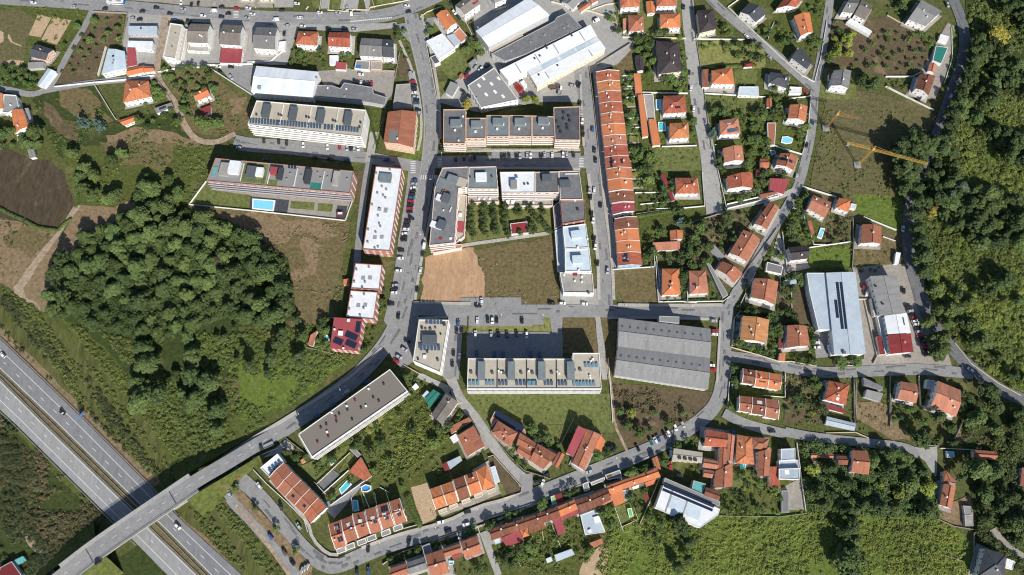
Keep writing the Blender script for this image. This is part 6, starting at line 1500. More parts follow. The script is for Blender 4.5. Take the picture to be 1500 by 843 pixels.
# white party walls between row houses and on their fronts are part of each wall; courtyard and yard walls follow
# ================================================================= WALLS
for a in (('a1','535,480 655,675','w_white',2),('a1','535,470 700,455 870,430','w_white',2),('a1','310,492 535,468','w_white',1.6),('a1','525,70 720,80 690,255','w_stone',1.6),('a1','600,268 555,430','w_white',2),
 ('a1','880,440 970,580','w_stone',1.6),('a1','890,410 1020,385 1150,382','w_white',1.6),('b1','240,372 500,365','w_white',1.8),('b1','270,392 520,552','w_white',1.8),('b1','470,355 600,350 668,295','w_white',1.6),
 ('b2','145,385 480,418 1020,475','w_white',1.4),('b2','240,255 145,385','w_white',1.4),('b2','1060,365 1022,470','w_white',1.4),
 ('c1','135,400 380,405','w_stone',1.8),('c1','0,60 130,70 150,55 230,62 240,45 420,12 470,0','w_cream',1),('c1','520,100 560,70 640,40','w_cream',1),('c1','545,215 580,380 620,600','w_white',1.4),('c1','730,40 810,200','w_white',1.8),
 ('c1','405,300 380,440','w_stone',1.6),('c1','330,620 255,843','w_stone',1.2),
 ('d1','335,15 450,45 560,70 650,100 735,215 1090,222','w_cream',1.8),('d1','560,60 640,30 720,20','w_cream',1.2),('d1','590,370 780,250','w_stone',1.8),('d1','548,380 575,600 600,843','w_stone',1.4),
 ('d1','735,430 795,430','w_white',1.6),('d1','740,490 800,490','w_white',1.6),('d1','745,555 815,545','w_white',1.6),('d1','765,670 840,665','w_white',1.6),('d1','765,722 845,720','w_white',1.6),('d1','905,240 920,440','w_cream',1.6),('d1','845,525 1100,530','w_white',1.8),('d1','955,828 1150,822','w_white',1.6),
 ('e1','405,45 610,240 740,360 820,430 890,465','w_white',1.4),('e1','890,465 925,330 960,120','w_white',1.4),('e1','215,225 500,228','w_white',1.6),('e1','205,10 230,240 255,400 275,540 315,843','w_stone',1.4),('e1','275,530 615,550','w_white',1.6),('e1','870,545 855,720 830,843','w_white',1.6),
 ('e1','745,560 870,545','w_white',1.6),('e1','405,45 470,0','w_white',1.4),('e1','630,230 640,180 665,130','w_white',1.4),
 ('e2','0,410 130,408 275,395','w_white',1.6),('e2','190,490 400,425','w_stone',2),('e2','260,205 275,395','w_white',1.6),('e2','400,410 690,340','w_white',2),('e2','400,385 580,345','w_white',2),('e2','320,60 350,200 395,400','w_white',1.6),
 ('e2','820,285 1010,345','w_white',2),('e2','820,430 885,612 950,612','w_white',2),('e2','860,628 1090,595','w_white',1.8),('e2','1105,460 1110,600 1100,750','w_stone',1.6),('e2','770,405 825,430','w_white',1.8),('e2','680,520 520,740 450,843','w_stone',1.4),
 ('e2','640,50 820,105','w_white',1.8),('e2','850,0 822,100','w_white',1.6),('e2','710,540 735,740','w_white',1.6),
 ('d2','805,320 960,318','w_white',1.6),('d2','810,440 1040,405','w_stone',1.6),('d2','835,385 1000,370','w_white',1.6),('d2','680,750 910,735','w_white',1.6),('d2','920,650 945,843','w_white',1.6),('d2','912,660 912,735','w_white',1.6),
 ('d3','920,-60 935,160 970,165','w_white',1.4),('d3','935,165 1070,162 1150,170','w_white',1.4),('d3','1090,0 1100,160','w_white',1.4),('d3','655,480 680,843','w_white',1.2),('d3','705,250 760,240','w_stone',1),
 ('e3','160,165 380,160 420,130','w_white',1.4),('e3','475,215 440,260 425,420 600,470 690,500 760,500 900,525','w_cream',1.8),('e3','700,0 700,120','w_stone',1.4),('e3','760,80 765,250','w_white',1.2),('e3','470,190 560,0','w_white',1.4),
 ('e3','725,565 725,700 600,690','w_white',1.8),('e3','430,520 412,620 405,740','w_white',1.6),('e3','1000,500 1010,525 1150,520','w_cream',1.4),('e3','1110,590 1115,843','w_stone',1.6),
 ('f1','370,435 520,435 565,410','w_white',1.6),('f1','370,490 640,625','w_white',1.6),('f1','380,90 550,185','w_cream',1),('f1','740,160 745,330 700,470','w_white',1),('f2','245,455 430,530','w_white',1.6),('f2','355,565 425,590','w_white',1.2),
 ('f3','110,150 150,150 260,150','w_cream',1.6),('f3','250,160 320,470 300,510','w_cream',1.6),('f3','760,395 850,510 1000,620 1130,690','w_cream',.9),('f3','555,580 565,745 640,780','w_cream',1.6),('f3','395,580 390,800','w_stone',1.6),('f3','190,590 205,843','w_stone',1.6),
 ('p','1080,255 1000,420','w_stone',2),('p','780,430 910,440','w_stone',1.6),('p','920,455 1150,465','w_white',1.4),('p','580,140 575,310','w_stone',1.6),('p','340,0 345,330','w_stone',1.6),('p','135,350 340,345 430,385','w_cream',1),
 ('q','295,455 300,500 400,545 520,565','w_stone',1.2),('q','520,585 600,595 650,660','w_cream',1.6),('q','520,590 520,843','w_stone',1.6),('q','340,720 480,765','w_stone',1),
 ('e4','275,500 360,510 700,515 845,495','w_stone',1.4),('e4','790,100 840,480','w_white',1.6),('e4','105,0 105,120','w_stone',1.2),
 ('c4','310,780 400,720 520,680','w_stone',1.6),('c4','890,580 890,530 1150,440','w_white',1.2),('c4','900,180 930,170 1090,350 1085,380 990,410','w_cream',1.6),('c4','0,745 70,750 100,740','w_stone',1.4),('c4','430,580 520,555','w_white',1.4),
 ('i','0,370 155,560 310,710 560,790','w_stone',1.6),('i','650,470 780,220','w_cream',1.6),('i','760,640 870,715','w_white',1.4),('r','340,740 655,515','w_white',1.8),('r','230,580 490,335','w_cream',1.6),('r','215,560 300,650','w_white',1.8),('r','280,650 480,470','w_white',1.6),
 ('r','590,640 640,760','w_white',1.6),('r','500,680 515,790','w_white',1.6),('r','680,640 695,730','w_white',1.4),('r','720,600 790,640','w_white',1.4),
 ('k','670,530 740,720 590,790','w_cream',1.4),('k','960,290 850,560 740,800','w_cream',1.4),('k','520,610 600,830','w_white',1.4),('k','345,625 430,843','w_white',1.2),('j','225,395 80,425 90,480','w_cream',1.2),('j','340,640 350,730 410,843','w_cream',1),('j','690,410 790,670','w_cream',1),('j','515,550 540,620','w_cream',1),('j','610,510 630,630','w_cream',1),
 ('l','160,655 260,575 380,510 580,445','w_cream',1.4),('l','700,395 1190,225','w_cream',1.2),('l','1195,230 1225,320','w_white',1.2),('b4','500,190 640,130','w_white',1.6),('b4','505,250 580,330 690,430 790,530 810,600','w_white',1.2),('b4','690,75 830,185','w_stone',1.6),
 ('b3','870,300 920,255 960,255','w_white',1.4),('b3','800,420 950,455','w_stone',1.2),('c3','430,520 530,575','w_cream',1.4),('c2','640,230 640,90','w_white',.4)):
    gwall(a[0],a[1],a[2],a[3])
resolve_walls()
# ================================================================= POOLS
pool('b2','500,352 628,362 618,423 498,410','wide light blue pool on the brown deck below the terraced block',rimw=.8)
pool('0','960,147 967.5,147 969,162 960.5,162','pale turquoise pool beside the turret villa'); pool('0','963.5,180 974,180 975.5,193 964.5,193','deep turquoise pool beside the pyramid-roofed villa','x_poolturq')
pool('e1','710,772 740,770 770,782 765,806 735,812 703,803','kidney-shaped blue pool by the red pergola'); pool('e2','925,515 950,520 930,580 905,570','blue pool on the white deck of the angled villa','x_pool')
pool('r','470,545 505,578 425,658 405,615','turquoise pool between the long driveway and the garden','x_poolturq'); pool('r','575,600 610,578 655,590 655,620 620,640 582,635','oval bright blue pool above the lower street row','x_poolblue',h=1)
pool('r','508,700 550,700 562,780 520,790','rectangular turquoise pool above the lower street row','x_poolturq'); pool('r','335,405 370,380 388,400 345,435','small oval turquoise pool in the narrow garden','x_poolturq',rimw=.3,h=.8)
pool('c3','-15,358 0,350 12,362 12,380 -2,390 -15,380','round pool in the garden of the red-roofed house','x_bluglass' if 0 else 'x_pool',rimw=.3,h=.9)
pool('e2','640,85 665,82 672,100 650,110','small round blue paddling pool by the white garage drive','x_poolblue',h=.7,rimw=.2); pool('e3','425,628 455,625 462,655 432,662','round blue trampoline-like pool left of the lower trio','x_poolblue',h=.8,rimw=.3)
pool('e4','470,215 500,215 502,242 475,245','round green garden pool below the hipped roof','x_poolturq',h=.8,rimw=.2); pool('l','880,610 940,612 935,650 885,655','small blue pool behind the bottom edge row','x_pool',h=.8,rimw=.3)
pool('q','350,90 395,92 398,125 352,128','round pale tank beside the walled yard','x_pool',h=1,rimw=.3)
# ================================================================= CRANES
def crane(fr,base,hgt,jx,jy,cx,cy,label,cm='d_yellow'):
    b=W(fp(fr,*base)); r=empty('tower_crane',(b[0],b[1],0)); tag(r,label,'crane'); z=hgt
    def lat(p,q,w,name,seg=1.6):
        m=MB(); p=Vector(p); q=Vector(q); d=(q-p); L=d.length; d.normalize(); u=d.cross(Vector((0,0,1)))
        if u.length<.1: u=Vector((1,0,0))
        u.normalize(); v=d.cross(u); cs=[u*w/2+v*w/2,-u*w/2+v*w/2,-u*w/2-v*w/2,u*w/2-v*w/2]
        for c in cs: m.bar(p+c,q+c,.16)
        n=int(L/seg)
        for i in range(n):
            a=p+d*(L*i/n); b2=p+d*(L*(i+1)/n)
            for j in range(4): m.bar(a+cs[j],b2+cs[(j+1)%4],.08)
        return m.build(name,cm,r)
    m=MB(); m.box(0,0,0,4.6,4.6,1.0); m.build('footing','m_concrete' if 0 else 'd_grey',r)
    lat((0,0,1),(0,0,z),1.3,'mast')
    e=W(fp(fr,jx,jy),z); c=W(fp(fr,cx,cy),z); E=Vector((e[0]-b[0],e[1]-b[1],z)); C=Vector((c[0]-b[0],c[1]-b[1],z))
    lat((0,0,z),E,1.1,'jib'); lat((0,0,z),C,1.1,'counter_jib')
    m=MB(); m.box(C.x*.93,C.y*.93,z-1.8,1.6,2.6,1.8,math.atan2(C.y,C.x)); m.build('counterweight','d_grey',r)
    m=MB(); m.box(0,0,z-.2,1.7,1.7,1.9); m.build('cab','d_yellow',r)
    m=MB(); m.bar((0,0,z),(0,0,z+4),.5); m.bar((0,0,z+4),E*.6+Vector((0,0,z*.4)),.1); m.bar((0,0,z+4),C*.9+Vector((0,0,z*.1)),.1); m.build('apex','d_yellow',r)
crane('f2',(212,162),23,612,155,155,35,'tall yellow tower crane with long jib reaching towards the hill road')
crane('e1',(955,722),19,1140,664,1022,634,'smaller weathered yellow tower crane near the grey gabled house','d_rust')
# ================================================================= VEHICLES
ZV=APZ[0]+.01
def C_(fr,s,a,place,group=None): cars(fr,s,a,place,group,ZV)
AV='driving on the avenue along the top'
C_('m','80,75,k 395,98,k 515,68,k 630,118,k 740,80,s 1000,95,wV 908,136,w 1122,118,k 1325,122,w 1280,155,s,10','h',AV)
C_('n','25,170,wV 75,90,k 225,150,w 392,108,w 545,113,s 1130,52,w,10 1145,102,k,10','h',AV)
C_('m','725,20,w,80 810,40,k,75 868,30,k,80 1065,62,k 1195,75,r 1290,72,w 1065,145,k','h','parked beside the avenue near the top')
C_('m','310,157,s 372,167,k','h','parked in the concrete yard by the avenue'); C_('m','680,178,b 787,180,k','h','parked on the gravel verge of the avenue')
C_('n','200,32,w 628,62,s,80 117,220,s 250,225,w 470,245,k 605,245,k 688,250,s 95,285,k,80','h','parked on the verge opposite the avenue houses')
C_('a1','188,17,w 415,38,s','h','on the left part of the avenue, moving')
C_('b1','305,375,w,-10 378,378,k 378,435,s,120 310,405,k,150','h','parked in the lot left of the white warehouse')
C_('c1','150,463,k 168,465,k 187,468,w 207,472,k 228,472,k 247,472,r','v','parked in the row by the long low grey roof'); C_('c1','185,420,w','h','parked alone in the gravel lot')
C_('c1','477,460,r 485,480,k 485,500,k 488,522,w 492,547,s 498,560,k 500,580,b 508,620,k 510,635,s 470,410,s','h','parked beside main street near the concrete slab')
C_('b1','562,790,k 646,795,k 690,803,k 783,815,w 920,825,w 988,828,r 1030,832,s 1050,832,k 1070,835,s 1092,832,w',88,'parked below the white apartment slab')
C_('b2','422,65,s 845,120,k 935,128,k 1030,135,b 575,130,b',-6,'parked in the shade of the pool block'); C_('c2','330,128,b','h','parked in the shade of the long white roof')
C_('c2','488,250,b 485,268,s 482,290,w 478,308,k 475,327,k 472,345,b 468,365,r 466,383,k 463,405,r 460,425,k 470,460,k,-30 450,478,k 445,500,k 440,522,w 434,547,w 430,565,k 428,583,k 413,642,k 408,685,w 398,755,w',3,'parked in the main street bays')
C_('c3','380,70,s 378,88,k 372,112,w 357,176,k',3,'parked in the lower main street bays')
C_('c2','543,610,wV 535,658,k 522,752,w','80','parked at the right kerb of main street'); C_('c3','503,92,k 398,243,k','82','driving on main street')
C_('c3','448,385,k,-20 430,430,s,-30 400,472,s,-25 385,495,r,-30','h','parked at the bend by the tan corner block'); C_('b3','1025,670,sV 950,745,b 860,805,b','33','parked in the shade of the diagonal block'); C_('c3','105,668,s 225,610,b 30,745,b','33','parked in the shade along the bend')
C_('c3','865,158,w,v 845,187,k,h','h','stopped on the cross street near the bare plot'); C_('c3','840,268,w 900,265,k 925,268,w 950,265,k 1092,268,k','v','parked in the upper bays of the lot')
C_('c3','830,343,w 918,347,s 958,343,k 1008,348,k 1062,343,k 1118,348,w','v','parked below the yellow grass strip'); C_('c3','835,455,b 935,458,b 985,460,b 1140,458,b 1190,458,b','v','parked in the shade of the long tan block')
C_('c3','733,280,b 753,322,k 725,328,k 707,450,k 740,470,w 700,510,k','86','parked in the side street by the tan corner block'); C_('d3','338,172,k 397,172,w 522,175,w','h','parked along the cross street below the shopfront')
C_('d3','205,160,w 215,160,w 235,160,s','v','parked in the trailer row by the wasteland') if 0 else None
C_('d2','58,110,k 77,108,k 100,112,k 140,108,k 160,112,s 200,105,s 220,108,w 278,108,k 298,105,s 341,105,w 402,103,w 422,103,s 462,103,k','v','parked in the sunlit bays of the parking street')
C_('c2','720,125,k 765,120,k 800,120,g 825,120,k','v','parked in the shade in the parking street'); C_('d2','578,78,k 585,135,k 577,303,w 550,305,s 557,340,k 613,385,k','86','parked on the upper side street')
C_('d2','563,435,k 571,472,w 578,575,k 583,620,w 596,712,k 652,755,s','84','parked on the lower side street'); C_('d1','498,580,k 503,640,s 510,680,w 512,720,k 515,755,k 568,725,b','86','parked beside the dark end building')
C_('d1','455,483,s 492,478,kV,75 587,118,wV,20','h','standing in the factory yard'); C_('c2','636,68,k','v','parked by the peach-fronted left end section')
C_('c1','760,515,k,-35 790,540,k,-35 860,388,w,35 895,372,k,35 820,370,k,50 790,400,k,50 780,430,r,50','h','parked beside the tapering factory roof'); C_('c1','710,70,w,130 738,100,k,130 690,15,k,120 710,-10,k,120','h','parked by the grey gabled house with red corner')
C_('e1','160,42,k 190,408,k 200,495,w 215,612,w',84,'parked on the wide right-hand street'); C_('e1','545,235,k,130 512,205,w,130 642,325,s,130 840,515,r,130','h','parked along the diagonal street'); C_('e1','865,712,s 850,815,k','80','driving on the narrow right-hand lane')
C_('f1','722,28,s,115 740,543,w,70 560,560,k,60','h','driving on the hill road'); C_('f2','470,518,w','v','parked at the hill road by the field'); C_('e2','793,225,s','70','driving down the narrow lane bend')
C_('f3','502,190,k 512,215,s 522,235,k 530,250,r 537,272,w 545,290,w 553,308,k 560,330,s 567,350,r 572,372,k 582,390,k 592,415,r 598,435,k 605,460,k','10','parked in the row by the roadside workshop')
C_('f3','475,100,k,v 495,468,k','h','parked alone near the roadside workshop'); C_('f3','850,545,w','-40','driving on the hill road near the fork'); C_('f3','250,75,r,80 268,115,wV,75','v','parked between the warehouse and the workshop')
C_('e3','328,270,s 333,325,r 333,345,w 315,520,w 321,545,r','h','parked at the right end of the hangar'); C_('e3','910,365,k 905,392,w 910,420,w 908,315,k,v 975,410,wV,v','h','parked in the blue warehouse yard'); C_('e3','505,50,k','55','driving up the lane')
C_('g','522,400,k,115 660,340,t,115 705,320,w,115 735,300,b,115 805,275,k,115 840,248,w,115 910,185,w,115 985,155,s,115','v','parked along the lower street bend'); C_('g','865,425,w,85 860,460,w,85 855,580,r,85 945,680,k,-25 235,390,k,20 280,410,k,60','v','parked around the cream factory roof')
C_('b4','358,200,k 302,345,s','33','driving near the bridge end'); C_('b4','412,283,r,115 535,340,w,125 657,460,k,110 758,568,s,125','v','parked or driving beside the diagonal five-house row')
C_('b4','600,628,b,125 678,715,n,120 722,772,k,125 368,385,s,115','v','parked on the service lane by the motorway'); C_('b4','78,570,w','-45','driving on the motorway below the bridge')
C_('a3','15,462,w 350,785,k','-45','driving on the upper motorway carriageway')
C_('c4','633,545,w,10 785,488,k,10 778,558,w,12 677,597,k,15 458,653,k,75 228,695,k,85 165,828,k,95 230,820,b,95 745,620,w,80','h','parked or driving on the lower street')
C_('d4','258,315,k,20 287,325,w,70 308,280,k,10 550,262,s,15','h','standing near the lower lane junction'); C_('e4','655,35,k 430,38,b,-5','h','parked along the lower right lane')
p_=P(*fp('a4',555,768),9.6); car(p_[0],p_[1],9.63,math.radians(33),'k','hat','driving over the motorway bridge','cars driving over the motorway bridge')
# bus, lorries
def bus(fr,x,y,ang,label):
    w=W(fp(fr,x,y)); r=empty('bus',(w[0],w[1],ZV),math.radians(ang)); tag(r,label,'bus'); m=MB(); m.box(0,0,.45,12.4,2.55,2.5,0,0,.985); m.build('body','d_white',r)
    m=MB(); m.box(0,0,2.93,11.9,2.2,.12); m.build('roof','r_white',r); m=MB(); m.box(0,0,1.5,11.6,2.6,.95,0,0,.99); m.build('window_glass','x_glass',r); m=MB(); m.box(5.7,0,.6,1.25,2.62,2.2,0,0,.96); m.build('front','d_blue',r)
    for hx,ml in ((3.4,'d_grey'),(-3.2,'d_grey')): m=MB(); m.box(hx,0,3.03,2.1,1.7,.28); m.build('roof_unit',ml,r)
    m=MB(); m.box(1.4,.2,3.05,1.5,.5,.05); m.build('roof_marking','d_red',r)
    for sx in (-3.9,3.9):
        for sy in (-1.15,1.15): o=inst('wheel',CARM[('w',)],r,(sx,sy,.45)); o.scale=(1.4,1.4,1.4)
bus('m',185,38,-2,'white city bus with blue front on the avenue')
def lorry(fr,x,y,ang,label,cabm='d_white',bed='d_grey',boxed=False,L=7.5):
    w=W(fp(fr,x,y)); r=empty('lorry',(w[0],w[1],ZV),math.radians(ang)); tag(r,label,'lorry'); m=MB(); m.box(L/2-1,0,.5,2,2.4,2.1,0,0,.92); m.build('cab',cabm,r)
    m=MB(); m.box(L/2-.6,0,1.5,1.3,2.25,.75,0,0,.95); m.build('window_glass','x_glass',r); m=MB()
    if boxed: m.box(-1.2,0,.9,L-2.4,2.45,2.3)
    else:
        m.box(-1.2,0,.85,L-2.4,2.4,.18)
        for yy in (-1.15,1.15): m.box(-1.2,yy,1.03,L-2.4,.1,.5)
        m.box(-1.2-(L-2.4)/2,0,1.03,.1,2.3,.5)
    m.build('load_bed',bed,r)
    for sx in (-L*.32,L*.36):
        for sy in (-1.05,1.05): o=inst('wheel',CARM[('w',)],r,(sx,sy,.42)); o.scale=(1.3,1.3,1.3)
lorry('n',702,136,180,'flatbed lorry with white cab on the avenue',L=8); lorry('d1',355,503,0,'dark flatbed lorry in the factory yard','d_slategrey','d_wood'); lorry('d1',383,520,80,'white-cabbed small lorry in the factory yard',L=6.5)
lorry('b4',583,118,205,'open lorry with pale bed by the walled corner garden','d_dark','d_grey',L=8.5); lorry('e3',975,440,95,'white box lorry beside the blue warehouse','d_white','r_white',True,7); lorry('g',600,-200,0,'x') if 0 else None
# trailers row, road sign, bins
w=None
for i,(x,y,a) in enumerate(((780,812,35),(795,803,35),(810,795,35))):
    p=W(fp('b4',x,y)); m=MB(); m.box(0,0,.4,3.6,1.5,1.1,0,0,.92); r=empty('recycling_container',(p[0],p[1],ZV),math.radians(70)); m.build('body','d_white',r); m=MB(); m.box(0,0,1.5,3.3,1.3,.12); m.build('lid','d_grey',r); m=MB(); m.box(0,0,0,3.4,1.3,.42); m.build('base','d_slategrey',r)
    tag(r,['leftmost','middle','rightmost'][i]+' white recycling container at the planted strip tip','container','recycling containers')
p=W(fp('a3',470,805)); r=empty('motorway_sign',(p[0],p[1],0),math.radians(-48)); tag(r,'blue motorway sign standing beside the upper carriageway','road sign'); m=MB(); m.box(0,0,2.2,.12,3.6,2.4); m.build('panel','d_blue',r)
for yy in (-1.3,1.3): m=MB(); m.cyl(0,yy,0,.09,4.6,6); m.build('post','d_steel',r)
# playground frame, wrecks and white bundles seen on the plots
p=W(fp('b2',993,440)); r=empty('climbing_frame',(p[0],p[1],.3)); tag(r,'red and white climbing frame on the dark playground','play equipment'); m=MB()
for a,b in (((-2,-1,0),(-2,-1,2)),((2,-1,0),(2,-1,2)),((-2,1,0),(-2,1,2)),((2,1,0),(2,1,2)),((-2,-1,2),(2,-1,2)),((-2,1,2),(2,1,2)),((-2,-1,2),(-2,1,2)),((2,-1,2),(2,1,2))): m.bar(a,b,.2)
m.build('frame','d_red',r); m=MB(); m.box(0,0,1.7,3,1.6,.15); m.build('platform','d_white',r)
# street lamps
for fr,l,place in (('0',((320,13,-90),(380,18,-90),(470,35,90),(540,33,90)),'along the avenue'),('0',((640,110,180),(645,170,180),(636,270,180),(622,350,180),(610,420,180)),'along main street'),
  ('0',((700,446,-90),(770,444,-90),(915,448,-90),(1010,449,-90)),'along the cross street'),('0',((876,150,180),(885,230,180),(893,320,180),(900,400,180)),'along the side street'),
  ('0',((370,650,-60),(300,694,-60),(440,605,-60),(500,570,-60)),'along the diagonal road'),('0',((560,790,-90),(640,768,-90),(700,742,-90),(830,695,-80),(900,668,-80)),'along the lower street'),
  ('0',((1018,60,0),(1026,140,0),(1040,220,0),(1056,290,0)),'along the wide right-hand street'),('0',((735,470,90),(795,470,90)),'in the cross street parking lot')):
    for x,y,a in l: lamp(fr,x,y,a,place)
# ================================================================= VEGETATION
WL='broad green tree in the dense wood beside the motorway meadow'; WG='trees of the dense wood beside the motorway meadow'
HL='broad green tree on the wooded hillside along the right edge'; HG='trees of the wooded hillside'
scatter('0','75,458 92,395 118,362 150,342 190,315 235,300 300,325 345,338 398,372 422,400 430,455 395,478 330,468 290,480 235,500 200,490 130,475',['wood','wood','wood','tall','wood'],8.3,WL,WG,rmin=0)
scatter('0','195,505 280,490 300,520 330,600 325,640 275,650 220,610 200,560',['wood','tall','wood','wood'],10.5,'green tree in the thinner southern part of the motorway wood','trees of the thinner southern wood',prob=4,rmin=0,thr=-.1)
trees('b3','660,330,7 655,365,8 600,480,8 480,520,9 430,410,4 285,355,4 325,360,4 380,300,3 400,480,4 575,565,5 755,470,8 770,350,7 740,255,6 760,500,7 640,400,8','tall',None,'isolated dark tree standing on the meadow east of the wood','isolated meadow trees')
trees('b2','330,690,11','bare',11,'bare grey leafless tree at the northern edge of the wood','bare trees')
trees('a2','470,170 400,90 620,130 520,215 520,330 600,350 640,330 470,290 440,230 680,90','wood',8.5,'rounded tree at the edge of the ploughed field','trees by the ploughed field')
trees('a2','830,290,12 790,330,10 860,310,9 940,240,7 1000,320,10 960,350,9 820,220,5','wood',None,'rounded tree at the north corner of the wood','trees north of the wood')
scatter('f1','860,-60 1250,-60 1250,843 1150,850 700,843 640,700 720,580 800,400 850,280 800,90',['wood','tall','tall','wood'],7.2,HL,HG,rmin=0.3,prob=5,thr=.06)
scatter('f2','560,0 1200,0 1200,620 1000,640 700,600 560,560 480,360 430,200',['wood','tall','tall','wood'],7.4,HL,HG,rmin=0.3,prob=11,thr=-.08)
scatter('f3','560,0 1000,60 1150,200 1150,640 1000,560 850,400 800,440 640,260',['wood','wood','tall'],8.5,HL,HG,rmin=.3,prob=7,thr=.0)
trees('f1','868,285,10 866,345,10 850,400,10 826,455,10 798,520,10 770,585,10 745,650,10 640,800,11 565,800,12 740,700,10 715,765,10 690,830,10 880,230,9','tall',None,'tall dark tree overhanging the upper bend of the hill road','trees overhanging the hill road')
trees('f2','470,60,13 440,130,14 460,190,13 500,240,13 520,100,13 530,170,13 560,40,12 560,110,12 500,20,12 440,60,10 480,290,11 540,300,11 545,370,11 540,440,11 550,520,11 560,600,11 575,680,11 590,760,11','tall',None,'tall dark tree along the middle bend of the hill road','trees along the middle hill road')
trees('f1','985,215,15','yellow',15,'large yellow-leaved tree on the hillside near the top','yellow trees'); trees('f2','640,420,8','yellow',8,'small yellow-leaved tree beside the curve of the hill road','yellow trees')
trees('f2','740,350,10 790,290,10','pale',None,'pale silvery tree in the hillside wood','pale hillside trees')
scatter('0','1180,645 1215,680 1280,655 1345,668 1372,700 1368,752 1290,745 1235,748 1190,740',['wood','wood','bright','tall'],8.6,'green tree in the wood around the red-roofed farmhouse','trees around the farmhouse',rmin=3.6)
scatter('0','1400,690 1440,680 1500,720 1500,800 1460,800 1430,770 1428,720 1400,700',['tall','wood','wood'],8.6,'dark tree in the wood right of the woodland cottage','trees right of the woodland cottage',rmin=3)
scatter('0','1405,580 1440,565 1500,605 1500,640 1420,630',['tall','wood','wood'],8.6,'green tree in the wood below the hill road fork','trees below the hill road fork',rmin=2.5)
scatter('0','1300,600 1345,600 1365,610 1395,630 1390,650 1320,645',['wood','tall','garden'],7.5,'green tree in the gully below the terracotta houses','gully trees',rmin=3)
scatter('f3','560,240 620,250 700,470 620,460',['wood','bright'],6,'leafy tree between the car row and the hill road','trees behind the car row',rmin=.5)
scatter('d3','700,780 1080,780 1100,1060 950,1060 800,980',['garden','dark','bright'],7,'leafy tree on the brown plot by the lower street bend','trees of the brown plot',rmin=1,keep=.5)
trees('a1','460,685,9 555,700,9','conifer',None,'blue-green conifer in the meadow below the villa','meadow conifers'); trees('e1','325,740,8','conifer',8,'blue-green conifer beside the solar-panelled house'); trees('d2','1065,470,7','conifer',7,'blue-green conifer in the back gardens above the orange garage')
trees('b1','250,715,12 310,700,9 205,690,8 120,620,7 290,505,6','garden',None,'spreading garden tree around the small orange cottage','cottage trees')
B2=B; 
B('small orange cottage with white yard','b1','170,525 240,488 262,540 185,570',5,'ga','r_bright','w_white',chim=1)
B('dark red shed below the small orange cottage','b1','205,615 262,592 265,628 222,652',2.8,'ma','r_dkred','w_white',SD_,pitch=.06)
trees('f1','300,480,12 240,450,9','tall',None,'large dark tree beside the grey gabled house','trees by the grey gabled house')
trees('d1','195,555,6 245,560,7','bright',None,'light green tree behind the peach-fronted block','yard trees'); trees('c1','785,585,6','yellow',6,'yellow-green tree at the left corner of the factory roof'); trees('c1','845,270,8 810,250,8 780,290,7 860,300,6','garden',None,'green tree at the corner of the factory lawn','factory lawn trees')
OCL='clipped dark tree in the courtyard garden rows'
trees('c2','815,385 880,385 930,390 810,430 880,410 935,440 808,465 875,450 940,475 812,500 885,480 945,510 810,535 880,515 950,540 820,560 885,545 1000,395 1000,430 1000,465 1000,500 1015,550 1070,400 1075,435 1135,395','orchard',5.4,OCL,'courtyard garden trees')
trees('d2','140,400 150,430 215,410 225,430 245,455 265,475 280,400 290,430 290,490 305,510 230,500 240,530 320,530 160,545 215,520','orchard',5,OCL,'courtyard garden trees')
trees('b4','515,465 632,580 742,705 405,360','dark',4.5,'dark round tree on the planted strip of the service lane','planted strip trees')
scatter('f1','300,170 560,200 600,330 560,410 330,400 180,390 250,280 300,230',['fruit'],5.6,'small fruit tree in the brown orchard above the field','orchard trees',keep=.8)
scatter('f1','60,130 180,130 180,330 60,340',['garden','bright'],7,'green tree in the scrubby plot beside the lane','scrubby plot trees',keep=.6)
scatter('a1','360,260 560,230 540,420 350,440',['fruit'],6,'small fruit tree on the brown plot beside the lane','brown plot fruit trees',keep=.8); scatter('a1','440,140 690,110 690,250 450,250',['garden','fruit'],6.5,'green tree on the upper brown plot','upper brown plot trees',keep=.8)
scatter('a1','0,380 160,390 230,500 60,520 0,470',['garden','dark'],4.6,'dense green tree in the left-edge allotment','allotment trees',rmin=1); scatter('a1','0,700 80,760 250,720 260,820 200,843 0,843',['garden','wood'],6,'green tree below the steep orange house','trees below the orange house',rmin=1)
scatter('b1','0,400 260,395 300,560 130,560 20,520',['garden','dark','fruit'],4.8,'green tree in the orchard left of the cottage','cottage orchard trees',rmin=1); scatter('b1','20,560 150,580 140,740 80,700',['garden'],5,'green tree along the curving track','track trees')
scatter('a1','880,430 960,570 900,590 860,500',['garden','bush'],4,'garden tree beside the big orange villa','villa garden trees'); scatter('a1','800,590 1000,640 980,740 640,720',['garden','bush','dark'],5.5,'tree in the scrub below the orange garage','scrub trees',keep=.7)
n_=len(BLD)
